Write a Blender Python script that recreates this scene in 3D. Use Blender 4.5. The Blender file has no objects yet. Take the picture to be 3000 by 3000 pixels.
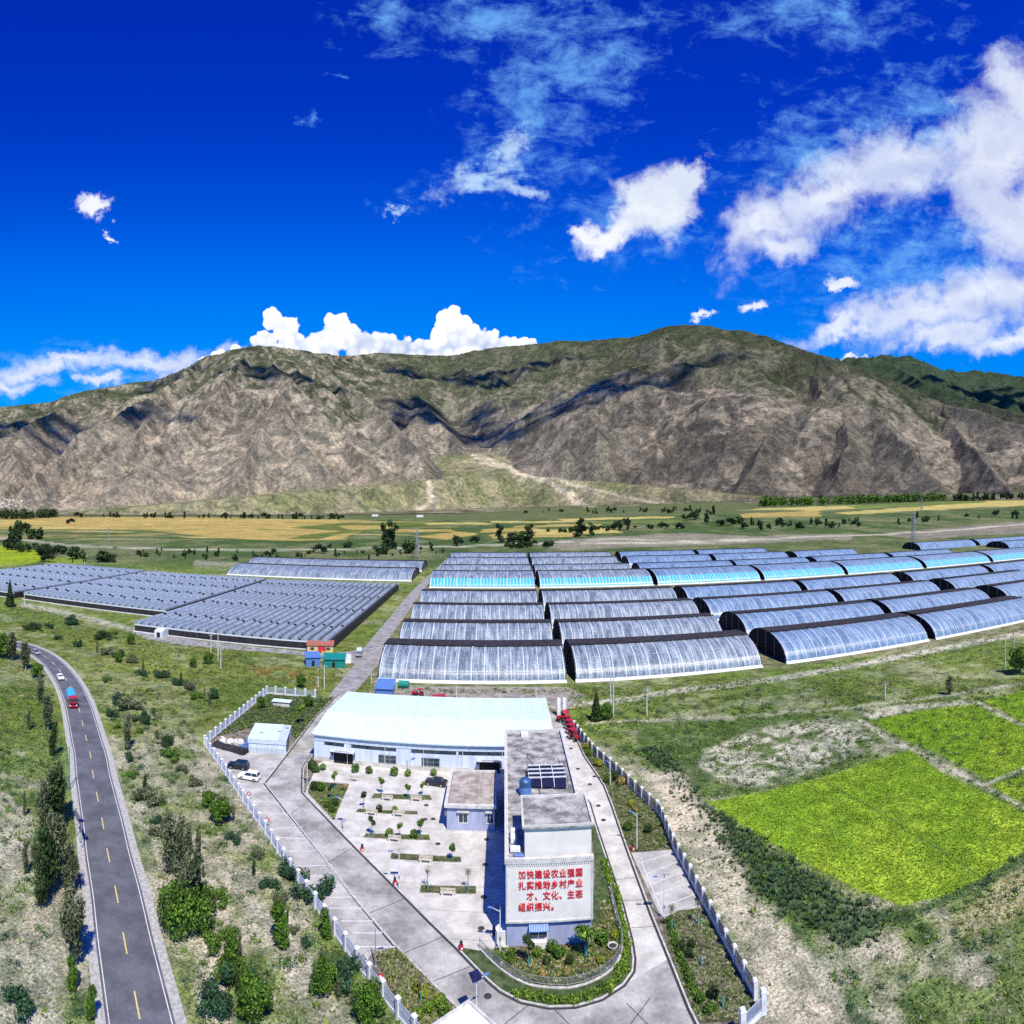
import bpy, bmesh, math, random
import numpy as np
from mathutils import Vector, Matrix
R = math.radians; PI = math.pi
random.seed(7); rng = np.random.default_rng(11)
SC = bpy.context.scene
COL = SC.collection

# ------------------------------------------------------------------ camera (stitched panorama: central cylindrical)
FP = 1820.0          # photograph pixels per radian
H = 57.0             # the drone's height above the ground, metres
HY = 1470.0          # row of the horizon
cam = bpy.data.cameras.new('camera'); co = bpy.data.objects.new('camera', cam); COL.objects.link(co)
cam.type = 'PANO'; cam.panorama_type = 'CENTRAL_CYLINDRICAL'
cam.central_cylindrical_range_u_min = -1500 / FP; cam.central_cylindrical_range_u_max = 1500 / FP
cam.central_cylindrical_range_v_min = -(3000 - HY) / FP; cam.central_cylindrical_range_v_max = HY / FP
cam.central_cylindrical_radius = 1.0
cam.clip_start = 0.5; cam.clip_end = 60000
co.location = (0, 0, H); co.rotation_euler = (R(90), 0, 0)
SC.camera = co
SC.view_settings.view_transform = 'Standard'; SC.view_settings.look = 'None'
SC.view_settings.exposure = 0.13; SC.view_settings.gamma = 1.0
SC.view_settings.use_curve_mapping = False
SC.render.engine = 'CYCLES'
SC.cycles.max_bounces = 4; SC.cycles.diffuse_bounces = 2; SC.cycles.glossy_bounces = 1
SC.cycles.transparent_max_bounces = 6; SC.cycles.use_denoising = False

# ------------------------------------------------------------------ sun and sky
SAZ = math.atan2(0.40, -0.917)     # azimuth of the sun (x east, y ahead)
SEL = R(56)
sdir = Vector((math.sin(SAZ) * math.cos(SEL), math.cos(SAZ) * math.cos(SEL), math.sin(SEL)))
sl = bpy.data.lights.new('sun', 'SUN'); so = bpy.data.objects.new('sun', sl); COL.objects.link(so)
sl.energy = 5.0; sl.angle = R(0.5); sl.color = (1.0, 0.94, 0.81)
so.rotation_euler = (-sdir).to_track_quat('-Z', 'Y').to_euler(); so.location = (0, -50, 200)

W = bpy.data.worlds.new('World'); SC.world = W; W.use_nodes = True
W.cycles.sampling_method = 'MANUAL'; W.cycles.sample_map_resolution = 256
WN = W.node_tree.nodes; WL = W.node_tree.links; WN.clear()
class NB:
    """small helper for node maths"""
    def __init__(s, nodes, links): s.n = nodes; s.l = links
    def new(s, t, **k):
        n = s.n.new(t)
        for a, b in k.items(): setattr(n, a, b)
        return n
    def inp(s, sock, v):
        if v is None: return
        if hasattr(v, 'default_value') or isinstance(v, bpy.types.NodeSocket): s.l.new(v, sock)
        else: sock.default_value = v
    def m(s, op, a, b=None, c=None, clamp=False):
        n = s.new('ShaderNodeMath', operation=op, use_clamp=clamp)
        for i, v in enumerate((a, b, c)): s.inp(n.inputs[i], v)
        return n.outputs[0]
    def mr(s, v, a, b, c=0.0, d=1.0, smooth=True):
        n = s.new('ShaderNodeMapRange'); n.interpolation_type = 'SMOOTHSTEP' if smooth else 'LINEAR'
        for i, x in enumerate((v, a, b, c, d)): s.inp(n.inputs[i], x)
        return n.outputs[0]
    def noise(s, vec, scale, detail=4, rough=0.55, dist=0.0, lac=2.0):
        n = s.new('ShaderNodeTexNoise'); s.inp(n.inputs['Vector'], vec)
        n.inputs['Scale'].default_value = scale; n.inputs['Detail'].default_value = detail
        n.inputs['Roughness'].default_value = rough; n.inputs['Distortion'].default_value = dist
        n.inputs['Lacunarity'].default_value = lac
        return n.outputs['Fac']
    def mix(s, f, a, b, blend='MIX'):
        n = s.new('ShaderNodeMix', data_type='RGBA', blend_type=blend)
        s.inp(n.inputs[0], f)
        for i, v in ((6, a), (7, b)):
            if isinstance(v, (tuple, list)) and len(v) == 3: v = (*v, 1)
            s.inp(n.inputs[i], v)
        return n.outputs[2]
    def comb(s, x, y, z):
        n = s.new('ShaderNodeCombineXYZ')
        for i, v in enumerate((x, y, z)): s.inp(n.inputs[i], v)
        return n.outputs[0]
    def mapv(s, vec, scale=(1, 1, 1), loc=(0, 0, 0), rot=(0, 0, 0)):
        n = s.new('ShaderNodeMapping'); s.inp(n.inputs[0], vec)
        n.inputs['Scale'].default_value = scale; n.inputs['Location'].default_value = loc; n.inputs['Rotation'].default_value = rot
        return n.outputs[0]
wb = NB(WN, WL)
sky = wb.new('ShaderNodeTexSky'); sky.sky_type = 'NISHITA'; sky.sun_disc = False
sky.sun_elevation = SEL; sky.sun_rotation = SAZ; sky.altitude = 3800; sky.air_density = 1.0; sky.dust_density = 0.2; sky.ozone_density = 3.0
hs = wb.new('ShaderNodeHueSaturation'); hs.inputs['Saturation'].default_value = 1.55; hs.inputs['Value'].default_value = 0.1
WL.new(sky.outputs[0], hs.inputs['Color'])
cv = wb.new('ShaderNodeRGBCurve'); WL.new(wb.mix(1.0, hs.outputs[0], (0.4, 1.0, 1.25), 'MULTIPLY'), cv.inputs['Color'])
for ch, pts in ((1, [(0, 0), (.055, .024), (.078, .072), (.102, .145), (.16, .25), (.3, .38), (1, .78)]), (2, [(0, 0), (.16, .17), (.24, .41), (.33, .62), (.41, .78), (.6, .9), (1, 1)])):
    c_ = cv.mapping.curves[ch]
    c_.points[0].location = pts[0]; c_.points[1].location = pts[-1]
    for q in pts[1:-1]: c_.points.new(*q)
cv.mapping.update()
SKYC = wb.mix(1.0, cv.outputs[0], (10.0, 10.0, 10.0), 'MULTIPLY')
tc = wb.new('ShaderNodeTexCoord'); sp = wb.new('ShaderNodeSeparateXYZ'); WL.new(tc.outputs['Generated'], sp.inputs[0])
az = wb.m('ARCTAN2', sp.outputs[0], sp.outputs[1])
hyp = wb.m('SQRT', wb.m('ADD', wb.m('MULTIPLY', sp.outputs[0], sp.outputs[0]), wb.m('MULTIPLY', sp.outputs[1], sp.outputs[1])))
el = wb.m('DIVIDE', sp.outputs[2], wb.m('MAXIMUM', hyp, 0.05))
P = wb.comb(az, el, 0.0)
az0, el0 = az, el
n_big = wb.noise(P, 6.0, 5, 0.62, 0.5)
n_det = wb.noise(P, 24.0, 5, 0.66, 0.4)
n_wis = wb.noise(wb.mapv(P, (6, 13, 1), rot=(0, 0, 0.5)), 2.0, 6, 0.74, 0.45)
wn = wb.new('ShaderNodeTexNoise'); wb.inp(wn.inputs['Vector'], P); wn.inputs['Scale'].default_value = 9.0; wn.inputs['Detail'].default_value = 6; wn.inputs['Roughness'].default_value = 0.66
ws = wb.new('ShaderNodeSeparateXYZ'); WL.new(wn.outputs['Color'], ws.inputs[0])
az = wb.m('ADD', az0, wb.m('MULTIPLY', wb.m('SUBTRACT', ws.outputs[0], 0.5), 0.20)); el = wb.m('ADD', el0, wb.m('MULTIPLY', wb.m('SUBTRACT', ws.outputs[1], 0.5), 0.13))
def blob(px, py, rx, ry, rot=0.0):
    u, w = (px - 1500) / FP, (HY - py) / FP; c, s_ = math.cos(R(rot)), math.sin(R(rot)); kx, ky = FP / rx, FP / ry
    if rot:
        x = wb.m('MULTIPLY_ADD', el, s_ * kx, wb.m('MULTIPLY_ADD', az, c * kx, -(u * c + w * s_) * kx))
        y = wb.m('MULTIPLY_ADD', el, c * ky, wb.m('MULTIPLY_ADD', az, -s_ * ky, (u * s_ - w * c) * ky))
    else: x = wb.m('MULTIPLY_ADD', az, kx, -u * kx); y = wb.m('MULTIPLY_ADD', el, ky, -w * ky)
    return wb.m('SUBTRACT', 1.0, wb.m('SQRT', wb.m('MULTIPLY_ADD', x, x, wb.m('MULTIPLY', y, y))))
def union(lst, k=0.25):
    o = lst[0]
    for b in lst[1:]:
        n = wb.new('ShaderNodeMath', operation='SMOOTH_MAX'); wb.inp(n.inputs[0], o); wb.inp(n.inputs[1], b); n.inputs[2].default_value = k
        o = n.outputs[0]
    return o
nz = wb.m('ADD', wb.m('MULTIPLY', wb.m('SUBTRACT', n_big, 0.5), 1.3), wb.m('MULTIPLY', wb.m('SUBTRACT', n_det, 0.5), 1.3))
# the two bright detached clouds
solid = union([blob(1930, 580, 165, 100, 24), blob(1790, 680, 165, 60, 22), blob(2020, 520, 80, 50, 20), blob(1700, 700, 80, 30, 10), blob(295, 612, 52, 44, 40), blob(2205, 897, 48, 22, 14), blob(2055, 932, 46, 16, 20), blob(2465, 838, 48, 24, -15), blob(2480, 1036, 50, 12, 0), blob(325, 690, 26, 12, -20)])
smask = wb.mr(wb.m('ADD', solid, wb.m('MULTIPLY', nz, .6)), -0.06, 0.62)
# the broad bank on the right and the low one on the left
dense = union([blob(2250, 660, 200, 90, 40), blob(2420, 560, 240, 115, 25), blob(2660, 480, 320, 120, 14), blob(2900, 440, 220, 190, 30), blob(2990, 300, 120, 180, 0), blob(2280, 730, 100, 50, 10), blob(2960, 640, 170, 230, 60), blob(2900, 860, 240, 100, 10),
               blob(2700, 900, 330, 75, 14), blob(2480, 960, 200, 32, 10), blob(2990, 1000, 240, 50, 0), blob(2800, 960, 260, 50, 4), blob(3350, 500, 450, 420, 0), blob(3300, 950, 300, 160, 0),
               blob(430, 1050, 250, 34, 4), blob(200, 1062, 190, 26, 10), blob(110, 1100, 160, 34, 10), blob(0, 1150, 170, 26, 0), blob(620, 1055, 150, 24, 16), blob(300, 1120, 90, 18, 0), blob(-300, 1100, 360, 60, 0)])
dmask = wb.mr(wb.m('ADD', dense, nz), -0.22, 0.88)
# thin veils and cirrus
thin = union([blob(1560, 330, 300, 230, 62), blob(1420, 520, 260, 60, 4), blob(1700, 200, 330, 220, 40), blob(1160, 605, 70, 24, 0), blob(910, 345, 44, 24, 0), blob(1450, 60, 420, 120, 0),
              blob(2400, 60, 420, 110, 0), blob(2650, 420, 600, 250, 15), blob(2650, 780, 440, 210, 10), blob(1130, 70, 110, 70, -30), blob(1005, 245, 50, 14, -10), blob(2380, 470, 260, 200, 0),
              blob(1830, 640, 320, 150, 20), blob(-900, 500, 700, 260, 20), blob(4400, 300, 900, 400, 20), blob(200, 1090, 420, 90, 0)])
nz2 = wb.m('ADD', wb.m('MULTIPLY', wb.m('SUBTRACT', n_wis, 0.5), 3.0), wb.m('MULTIPLY', wb.m('SUBTRACT', n_det, 0.5), 1.6))
tmask = wb.m('MULTIPLY', wb.mr(wb.m('ADD', wb.m('MULTIPLY', thin, 0.9), nz2), 0.0, 1.5), 0.85)
core = union([blob(1390, 530, 150, 36, 8), blob(1490, 430, 60, 50, 60), blob(1530, 560, 70, 28, 0), blob(1160, 605, 40, 13, 0)])
cmask = wb.m('MULTIPLY', wb.mr(wb.m('ADD', core, wb.m('MULTIPLY', nz2, .7)), -0.25, 0.9), 0.72)
# cumulus heads standing behind the crest: crisp, cauliflower edges
wc = wb.new('ShaderNodeTexNoise'); wb.inp(wc.inputs['Vector'], P); wc.inputs['Scale'].default_value = 26.0; wc.inputs['Detail'].default_value = 4; wc.inputs['Roughness'].default_value = 0.6
wcs = wb.new('ShaderNodeSeparateXYZ'); WL.new(wc.outputs['Color'], wcs.inputs[0])
vz = wb.new('ShaderNodeTexVoronoi'); vz.feature = 'SMOOTH_F1'; wb.inp(vz.inputs['Vector'], P); vz.inputs['Scale'].default_value = 70.0; vz.inputs['Smoothness'].default_value = .35
v2 = wb.new('ShaderNodeTexVoronoi'); v2.feature = 'SMOOTH_F1'; wb.inp(v2.inputs['Vector'], P); v2.inputs['Scale'].default_value = 28.0; v2.inputs['Smoothness'].default_value = .35
az = wb.m('ADD', az0, wb.m('MULTIPLY', wb.m('SUBTRACT', wcs.outputs[0], 0.5), 0.028)); el = wb.m('ADD', el0, wb.m('MULTIPLY', wb.m('SUBTRACT', wcs.outputs[1], 0.5), 0.028))
heads = [(800, 935, 40), (840, 960, 44), (775, 1000, 44), (860, 1010, 50), (905, 1030, 50), (985, 965, 54), (1030, 985, 44), (950, 1010, 60), (1060, 1015, 50), (1120, 1020, 50), (1180, 1025, 48), (1230, 1030, 44),
         (1318, 935, 46), (1345, 965, 52), (1300, 1000, 48), (1385, 1005, 56), (1440, 1005, 40), (1485, 1015, 38), (1330, 1030, 60), (1535, 1010, 20), (1560, 1006, 15), (640, 1048, 22), (690, 1036, 22), (600, 1058, 18), (1245, 1050, 60), (1080, 1050, 80), (930, 1060, 80)]
cum = union([blob(x, y, r, r * .95) for x, y, r in heads], .12)
cbase = wb.m('ADD', cum, wb.m('SUBTRACT', wb.m('MULTIPLY', wb.m('SUBTRACT', 0.45, vz.outputs['Distance']), .40), wb.m('MULTIPLY', wb.m('SUBTRACT', v2.outputs['Distance'], .45), .22)))
cumask = wb.mr(cbase, 0.02, 0.13)
cshade = wb.m('MULTIPLY', wb.m('ADD', wb.mr(vz.outputs['Distance'], .30, .75), wb.mr(v2.outputs['Distance'], .35, .8)), wb.mr(el0, .30, .235, 0.12, .55))
CUMC = wb.mix(cshade, (10.5, 10.5, 10.4), (4.6, 5.6, 8.0))
shade = wb.mr(wb.m('ADD', n_big, wb.m('MULTIPLY', n_det, 0.5)), 0.62, 0.95)
az, el = az0, el0
grey = union([blob(2790, 835, 100, 48, 20), blob(2900, 900, 150, 50, 0), blob(2700, 490, 330, 60, 10), blob(2980, 800, 120, 60, 0)])
shade2 = wb.m('MAXIMUM', wb.m('MULTIPLY', shade, 0.55), wb.mr(wb.m('ADD', grey, nz), 0.0, 1.0, 0.0, 0.75), clamp=True)
CLC = wb.mix(shade2, (8.6, 9.0, 9.6), (4.4, 5.2, 7.8))
s0 = wb.mix(tmask, SKYC, (1.6, 4.4, 9.2))
s1 = wb.mix(cmask, s0, (5.6, 7.6, 9.6))
s1 = wb.mix(wb.m('MULTIPLY', dmask, 0.88), s1, CLC)
s1 = wb.mix(wb.m('MULTIPLY', smask, 0.95), s1, wb.mix(wb.m('MULTIPLY', shade, .6), (9.0, 9.2, 9.4), (5.2, 6.2, 8.2)))
s2 = wb.mix(cumask, s1, CUMC)
bg = wb.new('ShaderNodeBackground'); bg.inputs[1].default_value = 0.10
WL.new(s2, bg.inputs[0])
wo = wb.new('ShaderNodeOutputWorld'); WL.new(bg.outputs[0], wo.inputs[0])

# ------------------------------------------------------------------ helpers
def G(px, py, z=0.0):
    """the point of the plane at height z that the photograph shows at column px, row py"""
    a = (px - 1500) / FP; r = (H - z) * FP / (py - HY)
    return Vector((r * math.sin(a), r * math.cos(a), z))
def AR(px, r, z=0.0):
    a = (px - 1500) / FP; return Vector((r * math.sin(a), r * math.cos(a), z))

def setp(o, label=None, cat=None, group=None, kind=None):
    if label: o['label'] = label
    if cat: o['category'] = cat
    if group: o['group'] = group
    if kind: o['kind'] = kind
    return o
def thing(name, label, cat, loc=(0, 0, 0), rz=0.0, group=None):
    o = bpy.data.objects.new(name, None); COL.objects.link(o); o.empty_display_size = 0.3
    o.location = loc; o.rotation_euler = (0, 0, rz)
    return setp(o, label, cat, group)
def mobj(name, me, parent=None, loc=(0, 0, 0), rz=0.0):
    o = bpy.data.objects.new(name, me); COL.objects.link(o); o.location = loc; o.rotation_euler = (0, 0, rz)
    if parent: o.parent = parent
    return o
def copy_tree(o, parent=None):
    c = o.copy(); COL.objects.link(c)
    if parent: c.parent = parent
    for ch in list(o.children): copy_tree(ch, c)
    return c
def np_mesh(name, V, F, mat=None, smooth=False, cols=None, mats=None, midx=None):
    """V (n,3) float, F (m,3|4) int; cols (n,3) optional colour per vertex"""
    V = np.asarray(V, dtype=np.float32); F = np.asarray(F, dtype=np.int32)
    me = bpy.data.meshes.new(name); k = F.shape[1]
    me.vertices.add(len(V)); me.vertices.foreach_set('co', V.ravel())
    me.loops.add(F.size); me.loops.foreach_set('vertex_index', F.ravel())
    me.polygons.add(len(F)); me.polygons.foreach_set('loop_start', np.arange(0, F.size, k, dtype=np.int32))
    if smooth: me.polygons.foreach_set('use_smooth', np.ones(len(F), dtype=bool))
    if cols is not None:
        a = me.color_attributes.new('tint', 'FLOAT_COLOR', 'POINT')
        c4 = np.ones((len(V), 4), dtype=np.float32); c4[:, :cols.shape[1]] = cols
        a.data.foreach_set('color', c4.ravel())
    if mat: me.materials.append(mat)
    me.update(calc_edges=True)
    return me
class MB:
    def __init__(s): s.v = []; s.f = []
    def add(s, V, F):
        b = len(s.v); s.v += [tuple(p) for p in V]; s.f += [tuple(b + i for i in f) for f in F]; return s
    def box(s, x0, y0, z0, x1, y1, z1):
        V = [(x, y, z) for z in (z0, z1) for x, y in ((x0, y0), (x1, y0), (x1, y1), (x0, y1))]
        return s.add(V, [(3, 2, 1, 0), (4, 5, 6, 7), (0, 1, 5, 4), (1, 2, 6, 5), (2, 3, 7, 6), (3, 0, 4, 7)])
    def tbox(s, x0, y0, z0, x1, y1, z1, dx=0, dy=0):
        """box whose top is drawn in by dx, dy"""
        V = [(x, y, z0) for x, y in ((x0, y0), (x1, y0), (x1, y1), (x0, y1))] + [(x, y, z1) for x, y in ((x0 + dx, y0 + dy), (x1 - dx, y0 + dy), (x1 - dx, y1 - dy), (x0 + dx, y1 - dy))]
        return s.add(V, [(3, 2, 1, 0), (4, 5, 6, 7), (0, 1, 5, 4), (1, 2, 6, 5), (2, 3, 7, 6), (3, 0, 4, 7)])
    def rod(s, p0, p1, r0, r1=None, n=6, caps=True):
        r1 = r0 if r1 is None else r1
        p0 = Vector(p0); p1 = Vector(p1); d = (p1 - p0).normalized()
        a = d.orthogonal().normalized(); b = d.cross(a); V = []
        for p, r in ((p0, r0), (p1, r1)):
            for i in range(n):
                t = 2 * PI * i / n; V.append(p + (a * math.cos(t) + b * math.sin(t)) * r)
        F = [(i, (i + 1) % n, n + (i + 1) % n, n + i) for i in range(n)]
        if caps: F += [tuple(range(n - 1, -1, -1)), tuple(range(n, 2 * n))]
        return s.add(V, F)
    def prism(s, pts, z0, z1):
        n = len(pts)
        ar = sum(pts[i][0] * pts[(i + 1) % n][1] - pts[(i + 1) % n][0] * pts[i][1] for i in range(n))
        if ar < 0: pts = pts[::-1]
        V = [(p[0], p[1], z0) for p in pts] + [(p[0], p[1], z1) for p in pts]
        F = [tuple(range(n - 1, -1, -1)), tuple(range(n, 2 * n))] + [(i, (i + 1) % n, n + (i + 1) % n, n + i) for i in range(n)]
        return s.add(V, F)
    def lathe(s, prof, n=10, c=(0, 0, 0)):
        V = []; F = []
        for r, z in prof:
            for i in range(n):
                t = 2 * PI * i / n; V.append((c[0] + r * math.cos(t), c[1] + r * math.sin(t), c[2] + z))
        for k in range(len(prof) - 1):
            for i in range(n): F.append((k * n + i, k * n + (i + 1) % n, (k + 1) * n + (i + 1) % n, (k + 1) * n + i))
        F.append(tuple(range((len(prof) - 1) * n, len(prof) * n))); F.append(tuple(range(n - 1, -1, -1)))
        return s.add(V, F)
    def prof_y(s, prof, x0, x1):
        """closed profile of (y, z) points extruded along x"""
        n = len(prof); V = [(x0, y, z) for y, z in prof] + [(x1, y, z) for y, z in prof]
        return s.add(V, [tuple(range(n - 1, -1, -1)), tuple(range(n, 2 * n))] + [(i, (i + 1) % n, n + (i + 1) % n, n + i) for i in range(n)])
    def mesh(s, name, mat, bevel=0, smooth=False):
        me = bpy.data.meshes.new(name); me.from_pydata(s.v, [], s.f)
        if mat: me.materials.append(mat)
        bm = bmesh.new(); bm.from_mesh(me)
        if bevel: bmesh.ops.bevel(bm, geom=bm.edges[:], offset=bevel, segments=1, affect='EDGES', clamp_overlap=True)
        bmesh.ops.recalc_face_normals(bm, faces=bm.faces[:])
        bm.to_mesh(me); bm.free()
        if smooth: me.polygons.foreach_set('use_smooth', np.ones(len(me.polygons), dtype=bool))
        return me
    def build(s, name, mat, parent=None, bevel=0, smooth=False, loc=(0, 0, 0), rz=0.0):
        return mobj(name, s.mesh(name, mat, bevel, smooth), parent, loc, rz)
def sheet(name, pts, z, mat, parent=None, kind='structure', thick=0.0):
    m = MB(); pts = [(p[0], p[1]) for p in pts]
    if thick: m.prism(pts, z - thick, z)
    else: m.add([(p[0], p[1], z) for p in pts], [tuple(range(len(pts)))])
    me = bpy.data.meshes.new(name); me.from_pydata(m.v, [], m.f); me.materials.append(mat)
    bm = bmesh.new(); bm.from_mesh(me); bmesh.ops.recalc_face_normals(bm, faces=bm.faces[:])
    if not thick:
        for f in bm.faces:
            if f.normal.z < 0: f.normal_flip()
    bmesh.ops.triangulate(bm, faces=bm.faces[:]); bm.to_mesh(me); bm.free()
    o = mobj(name, me, parent)
    if kind and not parent: o['kind'] = kind
    return o
def catmull(P, n=8):
    P = [Vector((p[0], p[1], 0)) for p in P]; P = [2 * P[0] - P[1]] + P + [2 * P[-1] - P[-2]]; out = []
    for i in range(1, len(P) - 2):
        a, b, c, d = P[i - 1:i + 3]
        for k in range(n):
            t = k / n
            out.append(0.5 * ((2 * b) + (c - a) * t + (2 * a - 5 * b + 4 * c - d) * t * t + (3 * b - a - 3 * c + d) * t ** 3))
    out.append(P[-2]); return out
def offs(P, d):
    """polyline shifted sideways by d (to its left)"""
    out = []
    for i, p in enumerate(P):
        a = P[max(i - 1, 0)]; b = P[min(i + 1, len(P) - 1)]
        t1 = (Vector(p[:2]) - Vector(a[:2])) if i else (Vector(b[:2]) - Vector(p[:2]))
        t2 = (Vector(b[:2]) - Vector(p[:2])) if i < len(P) - 1 else t1
        t1 = t1.normalized(); t2 = t2.normalized(); n1 = Vector((-t1.y, t1.x)); n2 = Vector((-t2.y, t2.x))
        n = (n1 + n2); n = n / max(n.length_squared / 2, 0.4)
        out.append(Vector((p[0], p[1])) + n * d)
    return out
def ribbon(name, P, d0, d1, z, mat, parent=None, kind='structure', h=0.0):
    """strip along a polyline between the side offsets d0 and d1; h > 0 makes it a solid of that height below z"""
    A = offs(P, d0); B = offs(P, d1); n = len(P); m = MB()
    V = [(p.x, p.y, z) for p in A] + [(p.x, p.y, z) for p in B]
    F = [(i, i + 1, n + i + 1, n + i) for i in range(n - 1)]
    if h:
        V += [(p.x, p.y, z - h) for p in A] + [(p.x, p.y, z - h) for p in B]
        F += [(i + 2 * n, i + 1 + 2 * n, i + 1, i) for i in range(n - 1)] + [(n + i, n + i + 1, 3 * n + i + 1, 3 * n + i) for i in range(n - 1)]
        F += [(0, n, 3 * n, 2 * n), (2 * n - 1, n - 1, 3 * n - 1, 4 * n - 1)]
    m.add(V, F)
    me = m.mesh(name, mat)
    if not h:
        bm = bmesh.new(); bm.from_mesh(me)
        for f in bm.faces:
            if f.normal.z < 0: f.normal_flip()
        bm.to_mesh(me); bm.free()
    o = mobj(name, me, parent)
    if kind and not parent: o['kind'] = kind
    return o
def along(P, step, start=0.0):
    """points every step metres along a polyline, with the heading there"""
    out = []; s = start; acc = 0.0
    for i in range(len(P) - 1):
        a = Vector(P[i][:2]); b = Vector(P[i + 1][:2]); L = (b - a).length
        while s <= acc + L + 1e-6:
            t = (s - acc) / L; q = a + (b - a) * t; out.append((q, math.atan2(b.y - a.y, b.x - a.x))); s += step
        acc += L
    return out
def clip_band(poly, axis, lo, hi):
    """convex or mild polygon clipped to lo < dot(axis, p) < hi"""
    for sgn, lim in ((1, lo), (-1, -hi)):
        out = []; n = len(poly)
        for i in range(n):
            a = poly[i]; b = poly[(i + 1) % n]
            da = sgn * (a[0] * axis[0] + a[1] * axis[1]) - lim; db = sgn * (b[0] * axis[0] + b[1] * axis[1]) - lim
            if da >= 0: out.append(a)
            if da * db < 0: t = da / (da - db); out.append((a[0] + (b[0] - a[0]) * t, a[1] + (b[1] - a[1]) * t))
        poly = out
        if len(poly) < 3: return []
    return poly

# numpy value noise
def vnoise(x, y, seed=0):
    xi = np.floor(x).astype(np.int64); yi = np.floor(y).astype(np.int64); fx = x - xi; fy = y - yi
    fx = fx * fx * (3 - 2 * fx); fy = fy * fy * (3 - 2 * fy)
    def h(a, b):
        n = (a * 374761393 + b * 668265263 + seed * 974634777) & 0x7fffffff
        n = ((n ^ (n >> 13)) * 1274126177) & 0x7fffffff
        return ((n ^ (n >> 16)) & 0xffff) / 65535.0
    return (h(xi, yi) * (1 - fx) + h(xi + 1, yi) * fx) * (1 - fy) + (h(xi, yi + 1) * (1 - fx) + h(xi + 1, yi + 1) * fx) * fy
def fbm(x, y, sc, oct=4, seed=0, gain=0.5, ridged=False):
    t = 0; a = 1.0; tot = 0; f = 1.0 / sc
    for o in range(oct):
        n = vnoise(x * f + 17.3 * o, y * f - 9.1 * o, seed + o)
        if ridged: n = 1 - np.abs(2 * n - 1)
        t = t + a * n; tot += a; a *= gain; f *= 2.03
    return t / tot
def sstep(x, a, b):
    t = np.clip((x - a) / (b - a), 0, 1); return t * t * (3 - 2 * t)
def lerp(a, b, t): return a + (b - a) * t[:, None]

# ------------------------------------------------------------------ materials
def mk(name):
    m = bpy.data.materials.new(name); m.use_nodes = True; nt = m.node_tree
    b = nt.nodes['Principled BSDF']; return m, NB(nt.nodes, nt.links), b
def mat(name, col, rough=0.7, metal=0.0, var=0.15, scale=1.5, bump=0.0, col2=None, detail=6, coord='Object', stretch=(1, 1, 1), spec=0.4, fine=0.0):
    m, n, b = mk(name)
    t = n.new('ShaderNodeTexCoord'); v = t.outputs[coord]
    if stretch != (1, 1, 1): v = n.mapv(v, stretch)
    f = n.noise(v, scale, detail, 0.62)
    c2 = col2 or tuple(min(c * 1.25, 1) for c in col)
    lo = tuple(c * (1 - var) for c in col)
    c = n.mix(n.mr(f, 0.32, 0.68), lo, c2)
    if fine:
        f2 = n.noise(v, scale * 9, 4, 0.7); c = n.mix(fine, c, n.mix(n.mr(f2, 0.35, 0.65), (0.25, 0.25, 0.25), (1, 1, 1)), 'MULTIPLY')
    n.l.new(c, b.inputs['Base Color'])
    b.inputs['Roughness'].default_value = rough; b.inputs['Metallic'].default_value = metal
    b.inputs['Specular IOR Level'].default_value = spec
    if bump:
        bp = n.new('ShaderNodeBump'); bp.inputs['Strength'].default_value = bump; bp.inputs['Distance'].default_value = 0.05
        n.l.new(n.noise(v, scale * 6, 6, 0.7), bp.inputs['Height']); n.l.new(bp.outputs[0], b.inputs['Normal'])
    return m
M = {}
M['asphalt'] = mat('asphalt', (0.112, 0.117, 0.138), 0.85, var=0.16, scale=0.25, col2=(0.155, 0.162, 0.185), fine=0.25, bump=0.2)
M['white_line'] = mat('white_line', (0.72, 0.72, 0.70), 0.6, var=0.25, scale=3, col2=(0.82, 0.82, 0.8))
M['yellow_line'] = mat('yellow_line', (0.72, 0.56, 0.16), 0.6, var=0.25, scale=3, col2=(0.82, 0.68, 0.3))
M['shoulder'] = mat('shoulder', (0.46, 0.45, 0.42), 0.95, var=0.25, scale=2, col2=(0.62, 0.61, 0.58), fine=0.4, bump=0.4)
M['concrete'] = mat('concrete', (0.56, 0.54, 0.485), 0.9, var=0.16, scale=0.35, col2=(0.70, 0.68, 0.625), fine=0.16, bump=0.2)
M['concrete_mid'] = mat('concrete_mid', (0.43, 0.42, 0.39), 0.9, var=0.22, scale=0.3, col2=(0.58, 0.565, 0.53), fine=0.2)
M['concrete_grey'] = mat('concrete_grey', (0.31, 0.305, 0.285), 0.9, var=0.26, scale=0.16, col2=(0.56, 0.55, 0.51), fine=0.25, bump=0.2, detail=8)
M['concrete_roof'] = mat('concrete_roof', (0.22, 0.215, 0.21), 0.9, var=0.35, scale=0.55, col2=(0.56, 0.55, 0.52), fine=0.35, bump=0.2, detail=9)
M['concrete_brown'] = mat('concrete_brown', (0.34, 0.28, 0.24), 0.9, var=0.2, scale=0.5, col2=(0.56, 0.51, 0.46), fine=0.25, detail=9)
M['kerb'] = mat('kerb', (0.50, 0.49, 0.46), 0.85, var=0.2, scale=1.5)
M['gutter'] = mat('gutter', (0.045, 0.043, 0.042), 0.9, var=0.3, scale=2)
M['plaster'] = mat('plaster', (0.74, 0.715, 0.66), 0.8, var=0.05, scale=0.6, col2=(0.80, 0.775, 0.72))
M['tank_blue'] = mat('tank_blue', (0.03, 0.10, 0.24), 0.35, var=0.3)
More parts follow.
